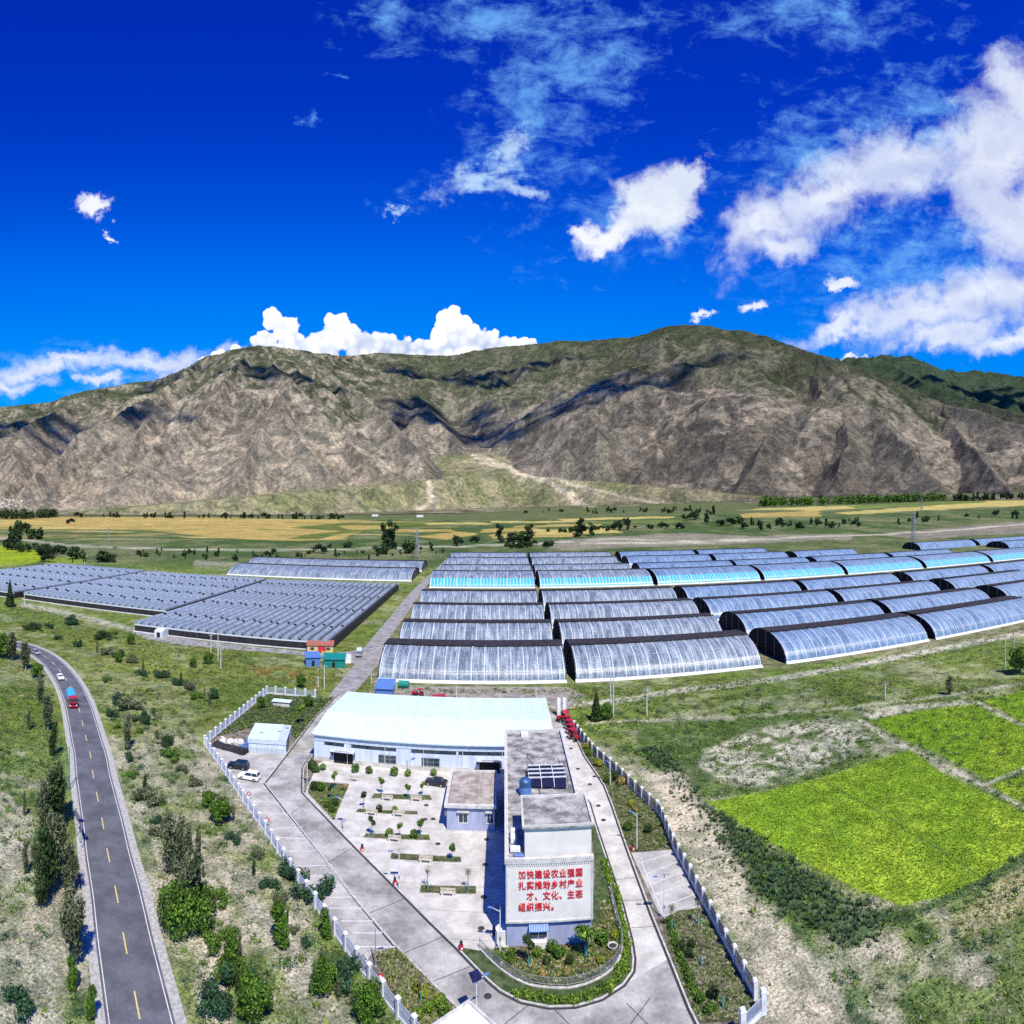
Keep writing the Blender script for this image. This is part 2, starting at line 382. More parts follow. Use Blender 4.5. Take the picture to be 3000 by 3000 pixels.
M['coping'] = mat('coping', (0.62, 0.61, 0.57), 0.8, var=0.18, scale=1.2, col2=(0.74, 0.73, 0.70), fine=0.15)
M['blue_plaster'] = mat('blue_plaster', (0.34, 0.38, 0.56), 0.8, var=0.12, scale=0.7, col2=(0.42, 0.46, 0.64), stretch=(1, 1, 0.3))
M['red_paint'] = mat('red_paint', (0.55, 0.02, 0.03), 0.5, var=0.15)
M['red_body'] = mat('red_body', (0.42, 0.012, 0.03), 0.3, var=0.12)
M['blue_body'] = mat('blue_body', (0.06, 0.38, 0.62), 0.45, var=0.12)
M['blue_sheet'] = mat('blue_sheet', (0.10, 0.20, 0.48), 0.45, var=0.15)
M['teal_sheet'] = mat('teal_sheet', (0.01, 0.22, 0.19), 0.45, var=0.15)
M['white_paint'] = mat('white_paint', (0.78, 0.79, 0.80), 0.35, var=0.06)
M['panel_white'] = mat('panel_white', (0.55, 0.62, 0.74), 0.4, var=0.05, scale=0.4, stretch=(3, 3, 0.2))
M['fascia'] = mat('fascia', (0.50, 0.58, 0.66), 0.4, var=0.05)
M['black_body'] = mat('black_body', (0.012, 0.013, 0.018), 0.18, var=0.1, spec=0.6)
M['glass'] = mat('glass', (0.03, 0.05, 0.07), 0.08, var=0.3, scale=0.6, spec=0.7)
M['tyre'] = mat('tyre', (0.015, 0.015, 0.015), 0.8)
M['rim'] = mat('rim', (0.45, 0.45, 0.47), 0.35, 0.7)
M['metal_grey'] = mat('metal_grey', (0.40, 0.42, 0.44), 0.45, 0.4)
M['pole_white'] = mat('pole_white', (0.70, 0.72, 0.74), 0.45)
M['pole_conc'] = mat('pole_conc', (0.55, 0.54, 0.50), 0.8)
M['solar'] = mat('solar', (0.012, 0.014, 0.055), 0.25, var=0.3, spec=0.7)
M['fence_white'] = mat('fence_white', (0.66, 0.67, 0.68), 0.8, var=0.12, scale=1)
M['fence_bar'] = mat('fence_bar', (0.42, 0.47, 0.60), 0.5, var=0.1)
M['fence_dark'] = mat('fence_dark', (0.07, 0.08, 0.12), 0.5)
M['dark'] = mat('dark', (0.012, 0.012, 0.014), 0.9)
M['quilt'] = mat('quilt', (0.022, 0.020, 0.026), 0.95, var=0.4, scale=0.6, col2=(0.045, 0.04, 0.05), fine=0.2)
M['soil'] = mat('soil', (0.17, 0.14, 0.10), 0.95, var=0.35, scale=0.7, col2=(0.33, 0.30, 0.24), fine=0.5, bump=0.5)
M['garden_soil'] = mat('garden_soil', (0.08, 0.10, 0.04), 0.95, var=0.45, scale=0.6, col2=(0.24, 0.22, 0.13), fine=0.5, bump=0.5)
M['lawn'] = mat('lawn', (0.045, 0.10, 0.02), 0.95, var=0.4, scale=1.0, col2=(0.13, 0.17, 0.07), fine=0.5, bump=0.5)
M['dirt'] = mat('dirt', (0.30, 0.265, 0.215), 0.95, var=0.25, scale=0.4, col2=(0.46, 0.42, 0.35), fine=0.4, bump=0.4)
M['gravel_road'] = mat('gravel_road', (0.30, 0.29, 0.29), 0.95, var=0.25, scale=0.3, col2=(0.44, 0.43, 0.42), fine=0.4, bump=0.3)
M['wood'] = mat('wood', (0.30, 0.22, 0.14), 0.7, var=0.3, scale=3)
M['bench'] = mat('bench', (0.55, 0.50, 0.42), 0.7, var=0.15)
M['bark'] = mat('bark', (0.16, 0.13, 0.10), 0.9, var=0.3, scale=4)
M['bark_pale'] = mat('bark_pale', (0.42, 0.40, 0.36), 0.9, var=0.3, scale=4)
M['trunk_blue'] = mat('trunk_blue', (0.05, 0.34, 0.38), 0.6, var=0.15)
M['cyan_film'] = mat('cyan_film', (0.06, 0.42, 0.55), 0.35, var=0.2, scale=0.6)
M['rib'] = mat('rib', (0.62, 0.65, 0.68), 0.4, var=0.1)
M['yellow_wall'] = mat('yellow_wall', (0.62, 0.48, 0.20), 0.8)
M['terracotta'] = mat('terracotta', (0.36, 0.12, 0.08), 0.8)
M['leaf_litter'] = mat('leaf_litter', (0.2, 0.16, 0.08), 0.9)

def mint_roof(name, hi):
    m, n, b = mk(name); t = n.new('ShaderNodeTexCoord')
    w = n.new('ShaderNodeTexWave'); w.bands_direction = 'X'; n.l.new(t.outputs['Object'], w.inputs[0]); w.inputs['Scale'].default_value = 0.42
    f = n.noise(n.mapv(t.outputs['Object'], (1, 0.15, 1)), 0.6, 5, 0.6)
    c = n.mix(n.mr(f, 0.3, 0.7), tuple(x * 0.9 for x in hi), hi)
    n.l.new(n.mix(0.10, c, w.outputs['Color'], 'MULTIPLY'), b.inputs['Base Color'])
    b.inputs['Roughness'].default_value = 0.42
    bp = n.new('ShaderNodeBump'); bp.inputs['Strength'].default_value = 0.4; bp.inputs['Distance'].default_value = 0.05
    n.l.new(w.outputs['Fac'], bp.inputs['Height']); n.l.new(bp.outputs[0], b.inputs['Normal'])
    return m
M['mint'] = mint_roof('mint', (0.74, 0.93, 0.85))

def film_mat(name, a, bcol, ax):
    """greenhouse film: wrinkled translucent plastic, streaks running down the arch"""
    m, n, b = mk(name); t = n.new('ShaderNodeTexCoord'); v = t.outputs['Object']
    sc = (1.6, 0.10, 0.10) if ax == 'x' else (0.10, 1.6, 0.10)
    f1 = n.noise(n.mapv(v, sc), 1.0, 6, 0.7, 0.4)
    f2 = n.noise(v, 0.12, 4, 0.6); f3 = n.noise(n.mapv(v, (0.5, 2.0, 0.6) if ax == 'x' else (2.0, 0.5, 0.6)), 1.5, 5, 0.7)
    s_ = n.m('ADD', n.m('MULTIPLY', f1, 0.75), n.m('MULTIPLY', f3, 0.35))
    c = n.mix(n.mr(s_, 0.44, 0.72), a, bcol)
    c = n.mix(n.mr(f2, 0.35, 0.7, 0.0, 0.35), c, tuple(x * 0.6 for x in a))
    n.l.new(c, b.inputs['Base Color']); b.inputs['Roughness'].default_value = 0.3; b.inputs['Specular IOR Level'].default_value = 0.45
    bp = n.new('ShaderNodeBump'); bp.inputs['Strength'].default_value = 0.5; bp.inputs['Distance'].default_value = 0.3
    n.l.new(f1, bp.inputs['Height']); n.l.new(bp.outputs[0], b.inputs['Normal'])
    return m
M['film'] = film_mat('film', (0.10, 0.145, 0.205), (0.52, 0.58, 0.62), 'x')
M['film_right'] = film_mat('film_right', (0.095, 0.175, 0.31), (0.36, 0.47, 0.62), 'x')
M['film_span'] = film_mat('film_span', (0.17, 0.225, 0.31), (0.52, 0.60, 0.66), 'y')

def tint_mat(name, rough=0.8, mul=1.0, sub=0.0, fine=0.0, fscale=1.0, bump=0.0):
    m, n, b = mk(name); a = n.new('ShaderNodeAttribute'); a.attribute_name = 'tint'
    c = a.outputs['Color']
    if fine:
        t = n.new('ShaderNodeTexCoord'); f = n.noise(t.outputs['Object'], fscale, 6, 0.75)
        c = n.mix(n.mr(f, 0.30, 0.70), n.mix(1.0, c, (1 - fine,) * 3, 'MULTIPLY'), n.mix(1.0, c, (1 + fine * .6,) * 3, 'MULTIPLY'))
    n.l.new(c, b.inputs['Base Color']); b.inputs['Roughness'].default_value = rough; b.inputs['Specular IOR Level'].default_value = 0.15
    return m
M['leaf'] = tint_mat('leaf', 0.7)
M['tuft'] = tint_mat('tuft', 0.85)
# ------------------------------------------------------------------ terrain
ZF_X = [-4000, -500, 0, 1000, 1500, 2000, 2400, 3000, 3500, 7000]
ZF_Y = [0, 2, 3, 6, 20, 46, 66, 76, 76, 40]
R0, R1 = 650.0, 2600.0
def ground_z(px, r):
    zf = np.interp(px, ZF_X, ZF_Y); s = np.clip((r - R0) / (R1 - R0), 0, 1.5)
    return zf * s ** 1.4
_rs = np.concatenate([np.linspace(60, 1500, 500), np.linspace(1510, 4000, 500)])
def GG(px, py):
    """ground point seen at (px, py), on the rising valley floor as well"""
    z = ground_z(np.full_like(_rs, px), _rs); row = HY + (H - z) * FP / _rs
    i = int(np.argmin(np.abs(row - py))); r = _rs[i]
    if r < R0: return G(px, py)
    return AR(px, r, float(z[i]))

def poly_sd(px, py, poly):
    """signed distance (inside positive) to a polygon, in photograph pixels"""
    n = len(poly); d2 = np.full(px.shape, 1e18); ins = np.zeros(px.shape, bool)
    for i in range(n):
        ax, ay = poly[i]; bx, by = poly[(i + 1) % n]; ex, ey = bx - ax, by - ay
        t = np.clip(((px - ax) * ex + (py - ay) * ey) / (ex * ex + ey * ey + 1e-9), 0, 1)
        d2 = np.minimum(d2, (px - ax - t * ex) ** 2 + (py - ay - t * ey) ** 2)
        c = ((ay > py) != (by > py)) & (px < (bx - ax) * (py - ay) / (by - ay + 1e-12) + ax); ins ^= c
    d = np.sqrt(d2); return np.where(ins, d, -d)
def line_sd(px, py, line, w):
    d2 = np.full(px.shape, 1e18); wd = np.zeros(px.shape)
    for i in range(len(line) - 1):
        (ax, ay), (bx, by) = line[i][:2], line[i + 1][:2]; ex, ey = bx - ax, by - ay
        t = np.clip(((px - ax) * ex + (py - ay) * ey) / (ex * ex + ey * ey + 1e-9), 0, 1)
        # vertical distances weigh more far away, where the ground is foreshortened
        d = (px - ax - t * ex) ** 2 * 0.25 + (py - ay - t * ey) ** 2
        d2 = np.minimum(d2, d)
    return w - np.sqrt(d2)

def warp(px, py, X, Y):
    s = np.clip((py - HY) / 700.0, 0.05, 1.0)
    return px + (fbm(X, Y, 14, 3, 5) - .5) * 90 * s, py + (fbm(X, Y, 14, 3, 9) - .5) * 45 * s

SOIL = np.array([0.41, 0.385, 0.315]); GRASS = np.array([0.14, 0.215, 0.042]); DGREEN = np.array([0.05, 0.10, 0.045]); PALE = np.array([0.56, 0.535, 0.47])
BROWN = np.array([0.20, 0.15, 0.09]); CROP = np.array([0.21, 0.36, 0.03]); YEL = np.array([0.34, 0.45, 0.045]); OCH = np.array([0.50, 0.37, 0.13]); OCHY = np.array([0.58, 0.48, 0.18])
FIELDS = {
 'a': [(2066, 2350), (2190, 2328), (2400, 2282), (2560, 2228), (2665, 2196), (2760, 2262), (2900, 2330), (3010, 2388), (3060, 2440), (3010, 2490), (2900, 2560), (2780, 2622), (2640, 2655), (2520, 2610), (2380, 2540), (2220, 2450)],
 'b': [(2548, 2110), (2700, 2082), (2850, 2064), (3010, 2135), (3040, 2240), (2895, 2286), (2760, 2215), (2640, 2165)],
 'c': [(2880, 2052), (3010, 2022), (3060, 2120), (3000, 2118)],
 'd': [(2898, 2302), (3020, 2262), (3080, 2360), (2990, 2350)],
}
def near_masks(px, py, X, Y):
    """vegetation density, and which plot a point of the near ground lies in"""
    qx, qy = warp(px, py, X, Y)
    out = {}
    for k, p in FIELDS.items(): out['f' + k] = sstep(poly_sd(px, py, p), -2, 4)
    out['belt'] = sstep(poly_sd(qx, qy, [(1870, 2190), (1950, 2180), (2090, 2370), (2230, 2470), (2400, 2575), (2560, 2660), (2640, 2690), (2560, 2760), (2470, 2800), (2360, 2720), (2180, 2590), (2040, 2480), (1960, 2330)]), -10, 25)
    out['fallow'] = sstep(poly_sd(qx, qy, [(1780, 2120), (2050, 2095), (2350, 2085), (2530, 2110), (2600, 2180), (2420, 2262), (2200, 2318), (2060, 2340), (1930, 2230)]), -5, 15)
    out['stony'] = sstep(poly_sd(qx, qy, [(2050, 2190), (2200, 2130), (2420, 2098), (2520, 2110), (2590, 2180), (2440, 2238), (2280, 2295), (2150, 2300), (2060, 2250)]), -8, 25)
    out['track'] = np.maximum(sstep(line_sd(qx, qy, [(1950, 2300), (2020, 2440), (2110, 2560), (2200, 2690), (2290, 2830), (2400, 3010), (2500, 3200)], 50), -8, 26),
                              sstep(poly_sd(qx, qy, [(2060, 2480), (2160, 2560), (2330, 2740), (2460, 2900), (2520, 3100), (2260, 3100), (2230, 2900), (2170, 2740)]), -15, 20))
    out['track2'] = sstep(line_sd(px, py, [(1500, 2092), (1700, 2062), (1840, 2050), (2000, 2020), (2100, 2012), (2300, 1985), (2500, 1950), (2750, 1902), (3010, 1852), (3200, 1810)], 8), -3, 5)
    out['bank'] = sstep(line_sd(qx * .3 + px * .7, qy * .3 + py * .7, [(1720, 2118), (1900, 2112), (2150, 2098), (2350, 2084), (2540, 2068), (2700, 2050), (2900, 2018), (3010, 1998)], 5), -3, 5)
    out['bank2'] = np.maximum(sstep(poly_sd(px, py, [(2510, 2085), (2620, 2065), (2850, 2050), (2870, 2062), (2700, 2078), (2550, 2108)]), -3, 5),
                    np.maximum(sstep(line_sd(px, py, [(2520, 2110), (2600, 2165), (2680, 2200), (2760, 2240), (2900, 2312), (3010, 2370)], 6), -3, 5),
                               np.maximum(sstep(line_sd(px, py, [(2870, 2060), (2920, 2090), (3010, 2130)], 5), -3, 4), sstep(line_sd(px, py, [(2895, 2295), (2960, 2268), (3010, 2248)], 5), -3, 4))))
    out['roadstrip'] = sstep(poly_sd(qx, qy, [(330, 2250), (620, 2500), (860, 2700), (1040, 2950), (1100, 3100), (560, 3100), (450, 2700), (370, 2400)]), -20, 60)
    out['left'] = sstep(poly_sd(qx, qy, [(-200, 2330), (110, 2400), (200, 2700), (230, 3100), (-200, 3100)]), -20, 60)
    out['mid'] = sstep(poly_sd(qx, qy, [(60, 1790), (420, 1850), (900, 1920), (1000, 1960), (900, 2010), (760, 2010), (560, 2180), (400, 2190), (250, 2020), (120, 1900)]), -20, 40)
    out['rust'] = sstep(poly_sd(qx, qy, [(560, 1890), (850, 1950), (1010, 1985), (940, 2030), (820, 2010), (700, 1960)]), -8, 25)
    out['dirt1'] = sstep(line_sd(px, py, [(70, 1772), (180, 1793), (300, 1822), (400, 1848), (440, 1868)], 7), -4, 6)
    return out
def paint_near(px, py, X, Y):
    m = near_masks(px, py, X, Y)
    n1 = fbm(X, Y, 16, 4, 21); n2 = fbm(X, Y, 5, 3, 33); n3 = fbm(X, Y, 60, 3, 45); n4 = fbm(X, Y, 2.6, 2, 57)
    veg = sstep(n1 * .6 + n2 * .4, 0.36, 0.55)
    col = lerp(np.broadcast_to(SOIL, (len(px), 3)), np.broadcast_to(GRASS, (len(px), 3)), veg * .85)
    col = lerp(col, np.broadcast_to(DGREEN * 1.3, (len(px), 3)), sstep(n3 * .5 + n2 * .5, .54, .68) * .6)
    # greener grass beyond the compound
    g = sstep(-(py - 2150), -80, 60) * sstep(py, 1600, 1650)
    col = lerp(col, np.broadcast_to(GRASS * np.array([1.1, 1.05, 1]), col.shape), g * (.55 + .35 * veg))
    col = lerp(col, np.broadcast_to(BROWN * .9, col.shape), g * sstep(n2, .5, .7) * .35)
    row = fbm(X * .35 + Y, Y * .1, 6, 3, 77)
    rs = m['roadstrip']; col = lerp(col, np.broadcast_to(PALE * .82, col.shape), rs * sstep(fbm(X + Y * .85, (Y - X) * .12, 5, 3, 61), .36, .54) * .95)
    col = lerp(col, np.broadcast_to(PALE * .85, col.shape), m['left'] * sstep(n1, .28, .46) * .95)
    col = lerp(col, np.broadcast_to(np.array([.16, .20, .05]), col.shape), m['mid'] * (.3 + .6 * veg))
    col = lerp(col, np.broadcast_to(np.array([.24, .15, .06]), col.shape), m['rust'] * sstep(n2, .35, .6) * .8)
    col = lerp(col, np.broadcast_to(np.array([.075, .135, .03]), col.shape), m['fallow'] * .85)
    col = lerp(col, np.broadcast_to(PALE, col.shape), m['stony'] * sstep(n2 * .5 + n4 * .5, .38, .56) * .95)
    col = lerp(col, np.broadcast_to(DGREEN * 1.1, col.shape), m['belt'] * .75)
    col = lerp(col, np.broadcast_to(PALE * np.array([.95, .9, .85]), col.shape), m['track'] * (.98 - .2 * sstep(n4, .55, .7)))
    col = lerp(col, np.broadcast_to(PALE, col.shape), m['track2'] * .9)
    col = lerp(col, np.broadcast_to(PALE * .9, col.shape), m['bank'] * .75)
    for k in 'abcd':
        f = m['f' + k]; st = fbm(X * .9 - Y * .5, Y * .2 + X * .1, 9, 3, 91)
        c = lerp(np.broadcast_to(CROP, col.shape), np.broadcast_to(YEL, col.shape), sstep(st * .6 + n1 * .4, .42, .66))
        c = lerp(c, np.broadcast_to(CROP * .7, col.shape), sstep(n4, .5, .72) * .5)
        col = lerp(col, c, f)
    fl = sstep(line_sd(px, py, [(2425, 2298), (2560, 2370), (2700, 2455), (2860, 2560)], 3.5), -2, 3); col = lerp(col, np.broadcast_to(DGREEN * 1.3, col.shape), fl * .8)
    col = lerp(col, np.broadcast_to(DGREEN * 1.2, col.shape), sstep(line_sd(px, py, [(2640, 2690), (2860, 2600), (3010, 2510)], 16), -4, 12) * .85)
    tan = sstep(poly_sd(*warp(px, py, X, Y), [(2700, 2720), (2990, 2540), (3100, 2520), (3100, 2640), (2850, 2760)]), -8, 30)
    col = lerp(col, np.broadcast_to(SOIL * np.array([1.05, .98, .8]), col.shape), tan * .7)
    col = lerp(col, np.broadcast_to(PALE * .92, col.shape), m['bank2'] * .85)
    col = lerp(col, np.broadcast_to(PALE * .85, col.shape), m['dirt1'] * .85)
    # bare earth round the greenhouses
    gh = sstep(poly_sd(px, py, [(1090, 2010), (1110, 1900), (1330, 1610), (2050, 1600), (3050, 1560), (3050, 1850), (2300, 1958), (1700, 2006)]), -4, 6)
    col = lerp(col, np.broadcast_to(SOIL * np.array([.62, .6, .5]), col.shape), gh * (.5 + .4 * sstep(n2, .4, .6)))
    return col
def paint_far(px, py, X, Y):
    n = len(px)
    n1 = fbm(X, Y * .35, 60, 4, 3); n2 = fbm(X, Y * .4, 22, 3, 13)
    col = lerp(np.broadcast_to(np.array([.072, .122, .040]), (n, 3)), np.broadcast_to(np.array([.175, .195, .10]), (n, 3)), sstep(n1 * .5 + n2 * .5, .42, .62))
    qy = py + (n1 - .5) * 5; qx = px + (n1 - .5) * 60
    def P(poly, c, a=1.0, fe=2.0, w=True):
        nonlocal col
        f = sstep(poly_sd(qx if w else px, qy if w else py, poly), -fe, fe); col = lerp(col, np.broadcast_to(np.array(c), col.shape), f * a)
    # upland apron
    P([(-400, 1515), (-400, 1480), (1300, 1500), (1500, 1480), (2300, 1440), (3400, 1420), (3400, 1470), (2400, 1500), (1500, 1524)], (.13, .16, .075), .8)
    P([(-300, 1525), (30, 1522), (180, 1514), (600, 1516), (1000, 1524), (1300, 1532), (1080, 1546), (1010, 1580), (800, 1582), (640, 1576), (420, 1552), (-300, 1546)], OCH, .95)
    for i in range(64):
        x0 = rng.uniform(-100, 1150); y0 = rng.uniform(1518, 1580); L = rng.uniform(90, 320); h_ = rng.uniform(1.2, 3.0)
        P([(x0, y0), (x0 + L, y0 + 1), (x0 + L * 1.1, y0 + h_), (x0 + 20, y0 + h_)], [OCHY, (.10, .16, .04), (.14, .20, .06), (.42, .30, .12), (.62, .50, .2)][i % 5], .8, .8)
    P([(850, 1546), (1020, 1532), (1330, 1530), (1240, 1542), (1060, 1556), (930, 1578), (830, 1577), (1000, 1556)], (.07, .14, .03), .85)
    strips = [((1005, 1541), (1130, 1539), (1160, 1549), (1010, 1551), 0), ((1150, 1551), (1300, 1549), (1320, 1556), (1160, 1558), 0), ((1200, 1570), (1330, 1556), (1390, 1562), (1300, 1580), 0),
              ((1250, 1533), (1420, 1531), (1440, 1536), (1250, 1538), 1), ((1390, 1549), (1560, 1546), (1600, 1556), (1400, 1560), 0), ((1420, 1566), (1640, 1560), (1700, 1570), (1450, 1578), 0),
              ((1440, 1527), (1720, 1525), (1700, 1530), (1440, 1532), 1), ((1640, 1520), (1960, 1512), (1970, 1517), (1650, 1526), 1), ((1500, 1540), (1760, 1536), (1760, 1541), (1500, 1545), 0),
              ((1560, 1551), (1800, 1545), (1810, 1560), (1570, 1565), 1), ((1700, 1530), (2000, 1522), (1990, 1530), (1720, 1536), 2), ((2160, 1506), (2400, 1494), (2390, 1512), (2170, 1517), 0),
              ((2150, 1494), (2500, 1480), (2620, 1484), (2400, 1496), 1), ((2440, 1503), (2760, 1478), (3050, 1452), (3050, 1478), (2700, 1496), (2500, 1508), 1), ((2480, 1482), (2900, 1462), (2900, 1470), (2500, 1492), 2)]
    for s_ in strips: P(list(s_[:-1]), [OCH, OCHY, (.16, .22, .06)][s_[-1]], .9, 1.2)
    P([(-200, 1590), (50, 1600), (115, 1615), (130, 1640), (60, 1655), (-200, 1665)], (.30, .40, .02), .95)
    P([(130, 1636), (250, 1632), (270, 1650), (140, 1660)], (.26, .34, .04), .8)
    P([(250, 1650), (560, 1650), (640, 1680), (300, 1660)], (.10, .17, .04), .8)
    P([(560, 1640), (720, 1650), (700, 1672), (560, 1668)], PALE * .75, .6)
    # gravel river bed and tracks
    P([(1540, 1592), (1700, 1576), (2000, 1560), (2220, 1572), (2500, 1562), (2500, 1580), (2200, 1592), (1900, 1602), (1650, 1612)], (.30, .27, .235), .85)
    P([(2560, 1566), (2760, 1548), (3100, 1520), (3100, 1560), (2900, 1566), (2700, 1580)], (.27, .235, .215), .9)
    P([(2000, 1600), (2500, 1588), (2800, 1580), (3100, 1560), (3100, 1572), (2400, 1602)], (.13, .16, .06), .8)
    for ln, w, c in [([(350, 1604), (520, 1610), (800, 1612), (1000, 1610), (1200, 1604), (1400, 1598), (1520, 1594)], 2.2, PALE), ([(1520, 1594), (1800, 1578), (2000, 1585), (2300, 1578), (2430, 1572), (2700, 1560), (3050, 1534)], 2.0, PALE),
                     ([(0, 1577), (100, 1584), (200, 1598), (330, 1604)], 3, PALE * .8), ([(560, 1655), (800, 1652), (1000, 1655)], 1.5, PALE * .8), ([(1700, 1592), (2000, 1590), (2200, 1584)], 2, PALE * 1.1)]:
        f = sstep(line_sd(qx, qy, ln, w), -1, 1.5); col = lerp(col, np.broadcast_to(np.array(c), col.shape), f * .85)
    return col

def polar_grid(pxs, rs):
    A, B = np.meshgrid((pxs - 1500) / FP, rs); nu = len(pxs); nr = len(rs)
    idx = np.arange(nu * nr).reshape(nr, nu)
    F = np.stack([idx[:-1, :-1].ravel(), idx[:-1, 1:].ravel(), idx[1:, 1:].ravel(), idx[1:, :-1].ravel()], 1)
    return A.ravel(), B.ravel(), F
pin = np.arange(-120, 3121, 5.0)
lo = np.linspace(1500 - PI * FP, -130, 60); hi = np.linspace(3130, 1500 + PI * FP, 60)
pxs = np.concatenate([lo, pin, hi])
rows = np.arange(3010, 1585, -4.0); rs = H * FP / (rows - HY)
rs = np.concatenate([[1.0, 12, 25, 40, 55], rs, np.geomspace(rs[-1] * 1.02, 3700, 150)])
A, Rr, F = polar_grid(pxs, rs)
X = Rr * np.sin(A); Y = Rr * np.cos(A); PX = 1500 + A * FP
Z = ground_z(PX, Rr); PY = HY + (H - Z) * FP / Rr
cn = np.zeros((len(X), 3)); near = PY > 1560
cn[near] = paint_near(PX[near], PY[near], X[near], Y[near])
cf = np.zeros((len(X), 3)); far = PY < 1700
cf[far] = paint_far(PX[far], PY[far], X[far], Y[far])
tn = sstep(PY, 1640, 1680)[:, None]
C = cn * tn + cf * (1 - tn)

def ground_mat():
    m, n, b = mk('ground_cover'); a = n.new('ShaderNodeAttribute'); a.attribute_name = 'tint'; c = a.outputs['Color']
    t = n.new('ShaderNodeTexCoord'); v = t.outputs['Object']
    f1 = n.noise(v, 2.4, 4, 0.8); f2 = n.noise(v, 0.25, 4, 0.7, 0.5); f3 = n.noise(n.mapv(v, (1, 1, 1), (40, 3, 0)), 0.02, 6, 0.75); f4 = n.noise(n.mapv(v, (1, 1, 1), (4, 33, 0)), 0.55, 5, 0.7, 1.0)
    c = n.mix(n.mr(f2, 0.38, 0.62), n.mix(1.0, c, (0.62, 0.66, 0.6), 'MULTIPLY'), n.mix(1.0, c, (1.3, 1.27, 1.22), 'MULTIPLY'))
    c = n.mix(n.mr(f4, 0.55, 0.66, 0, 0.7), c, n.mix(1.0, c, (0.30, 0.42, 0.26), 'MULTIPLY'))
    c = n.mix(n.mr(f1, 0.36, 0.64), n.mix(1.0, c, (0.42, 0.45, 0.40), 'MULTIPLY'), n.mix(1.0, c, (1.45, 1.43, 1.40), 'MULTIPLY'))
    c = n.mix(n.mr(f3, 0.36, 0.64), n.mix(1.0, c, (0.75, 0.8, 0.75), 'MULTIPLY'), n.mix(1.0, c, (1.18, 1.12, 1.08), 'MULTIPLY'))
    n.l.new(c, b.inputs['Base Color']); b.inputs['Roughness'].default_value = 0.95; b.inputs['Specular IOR Level'].default_value = 0.1
    bp = n.new('ShaderNodeBump'); bp.inputs['Strength'].default_value = 0.7; bp.inputs['Distance'].default_value = 0.35
    n.l.new(n.m('ADD', f1, n.m('MULTIPLY', f4, -0.8)), bp.inputs['Height']); n.l.new(bp.outputs[0], b.inputs['Normal'])
    return m
M['ground'] = ground_mat()
g = mobj('ground', np_mesh('ground', np.stack([X, Y, Z], 1), F, M['ground'], True, C)); g['kind'] = 'structure'

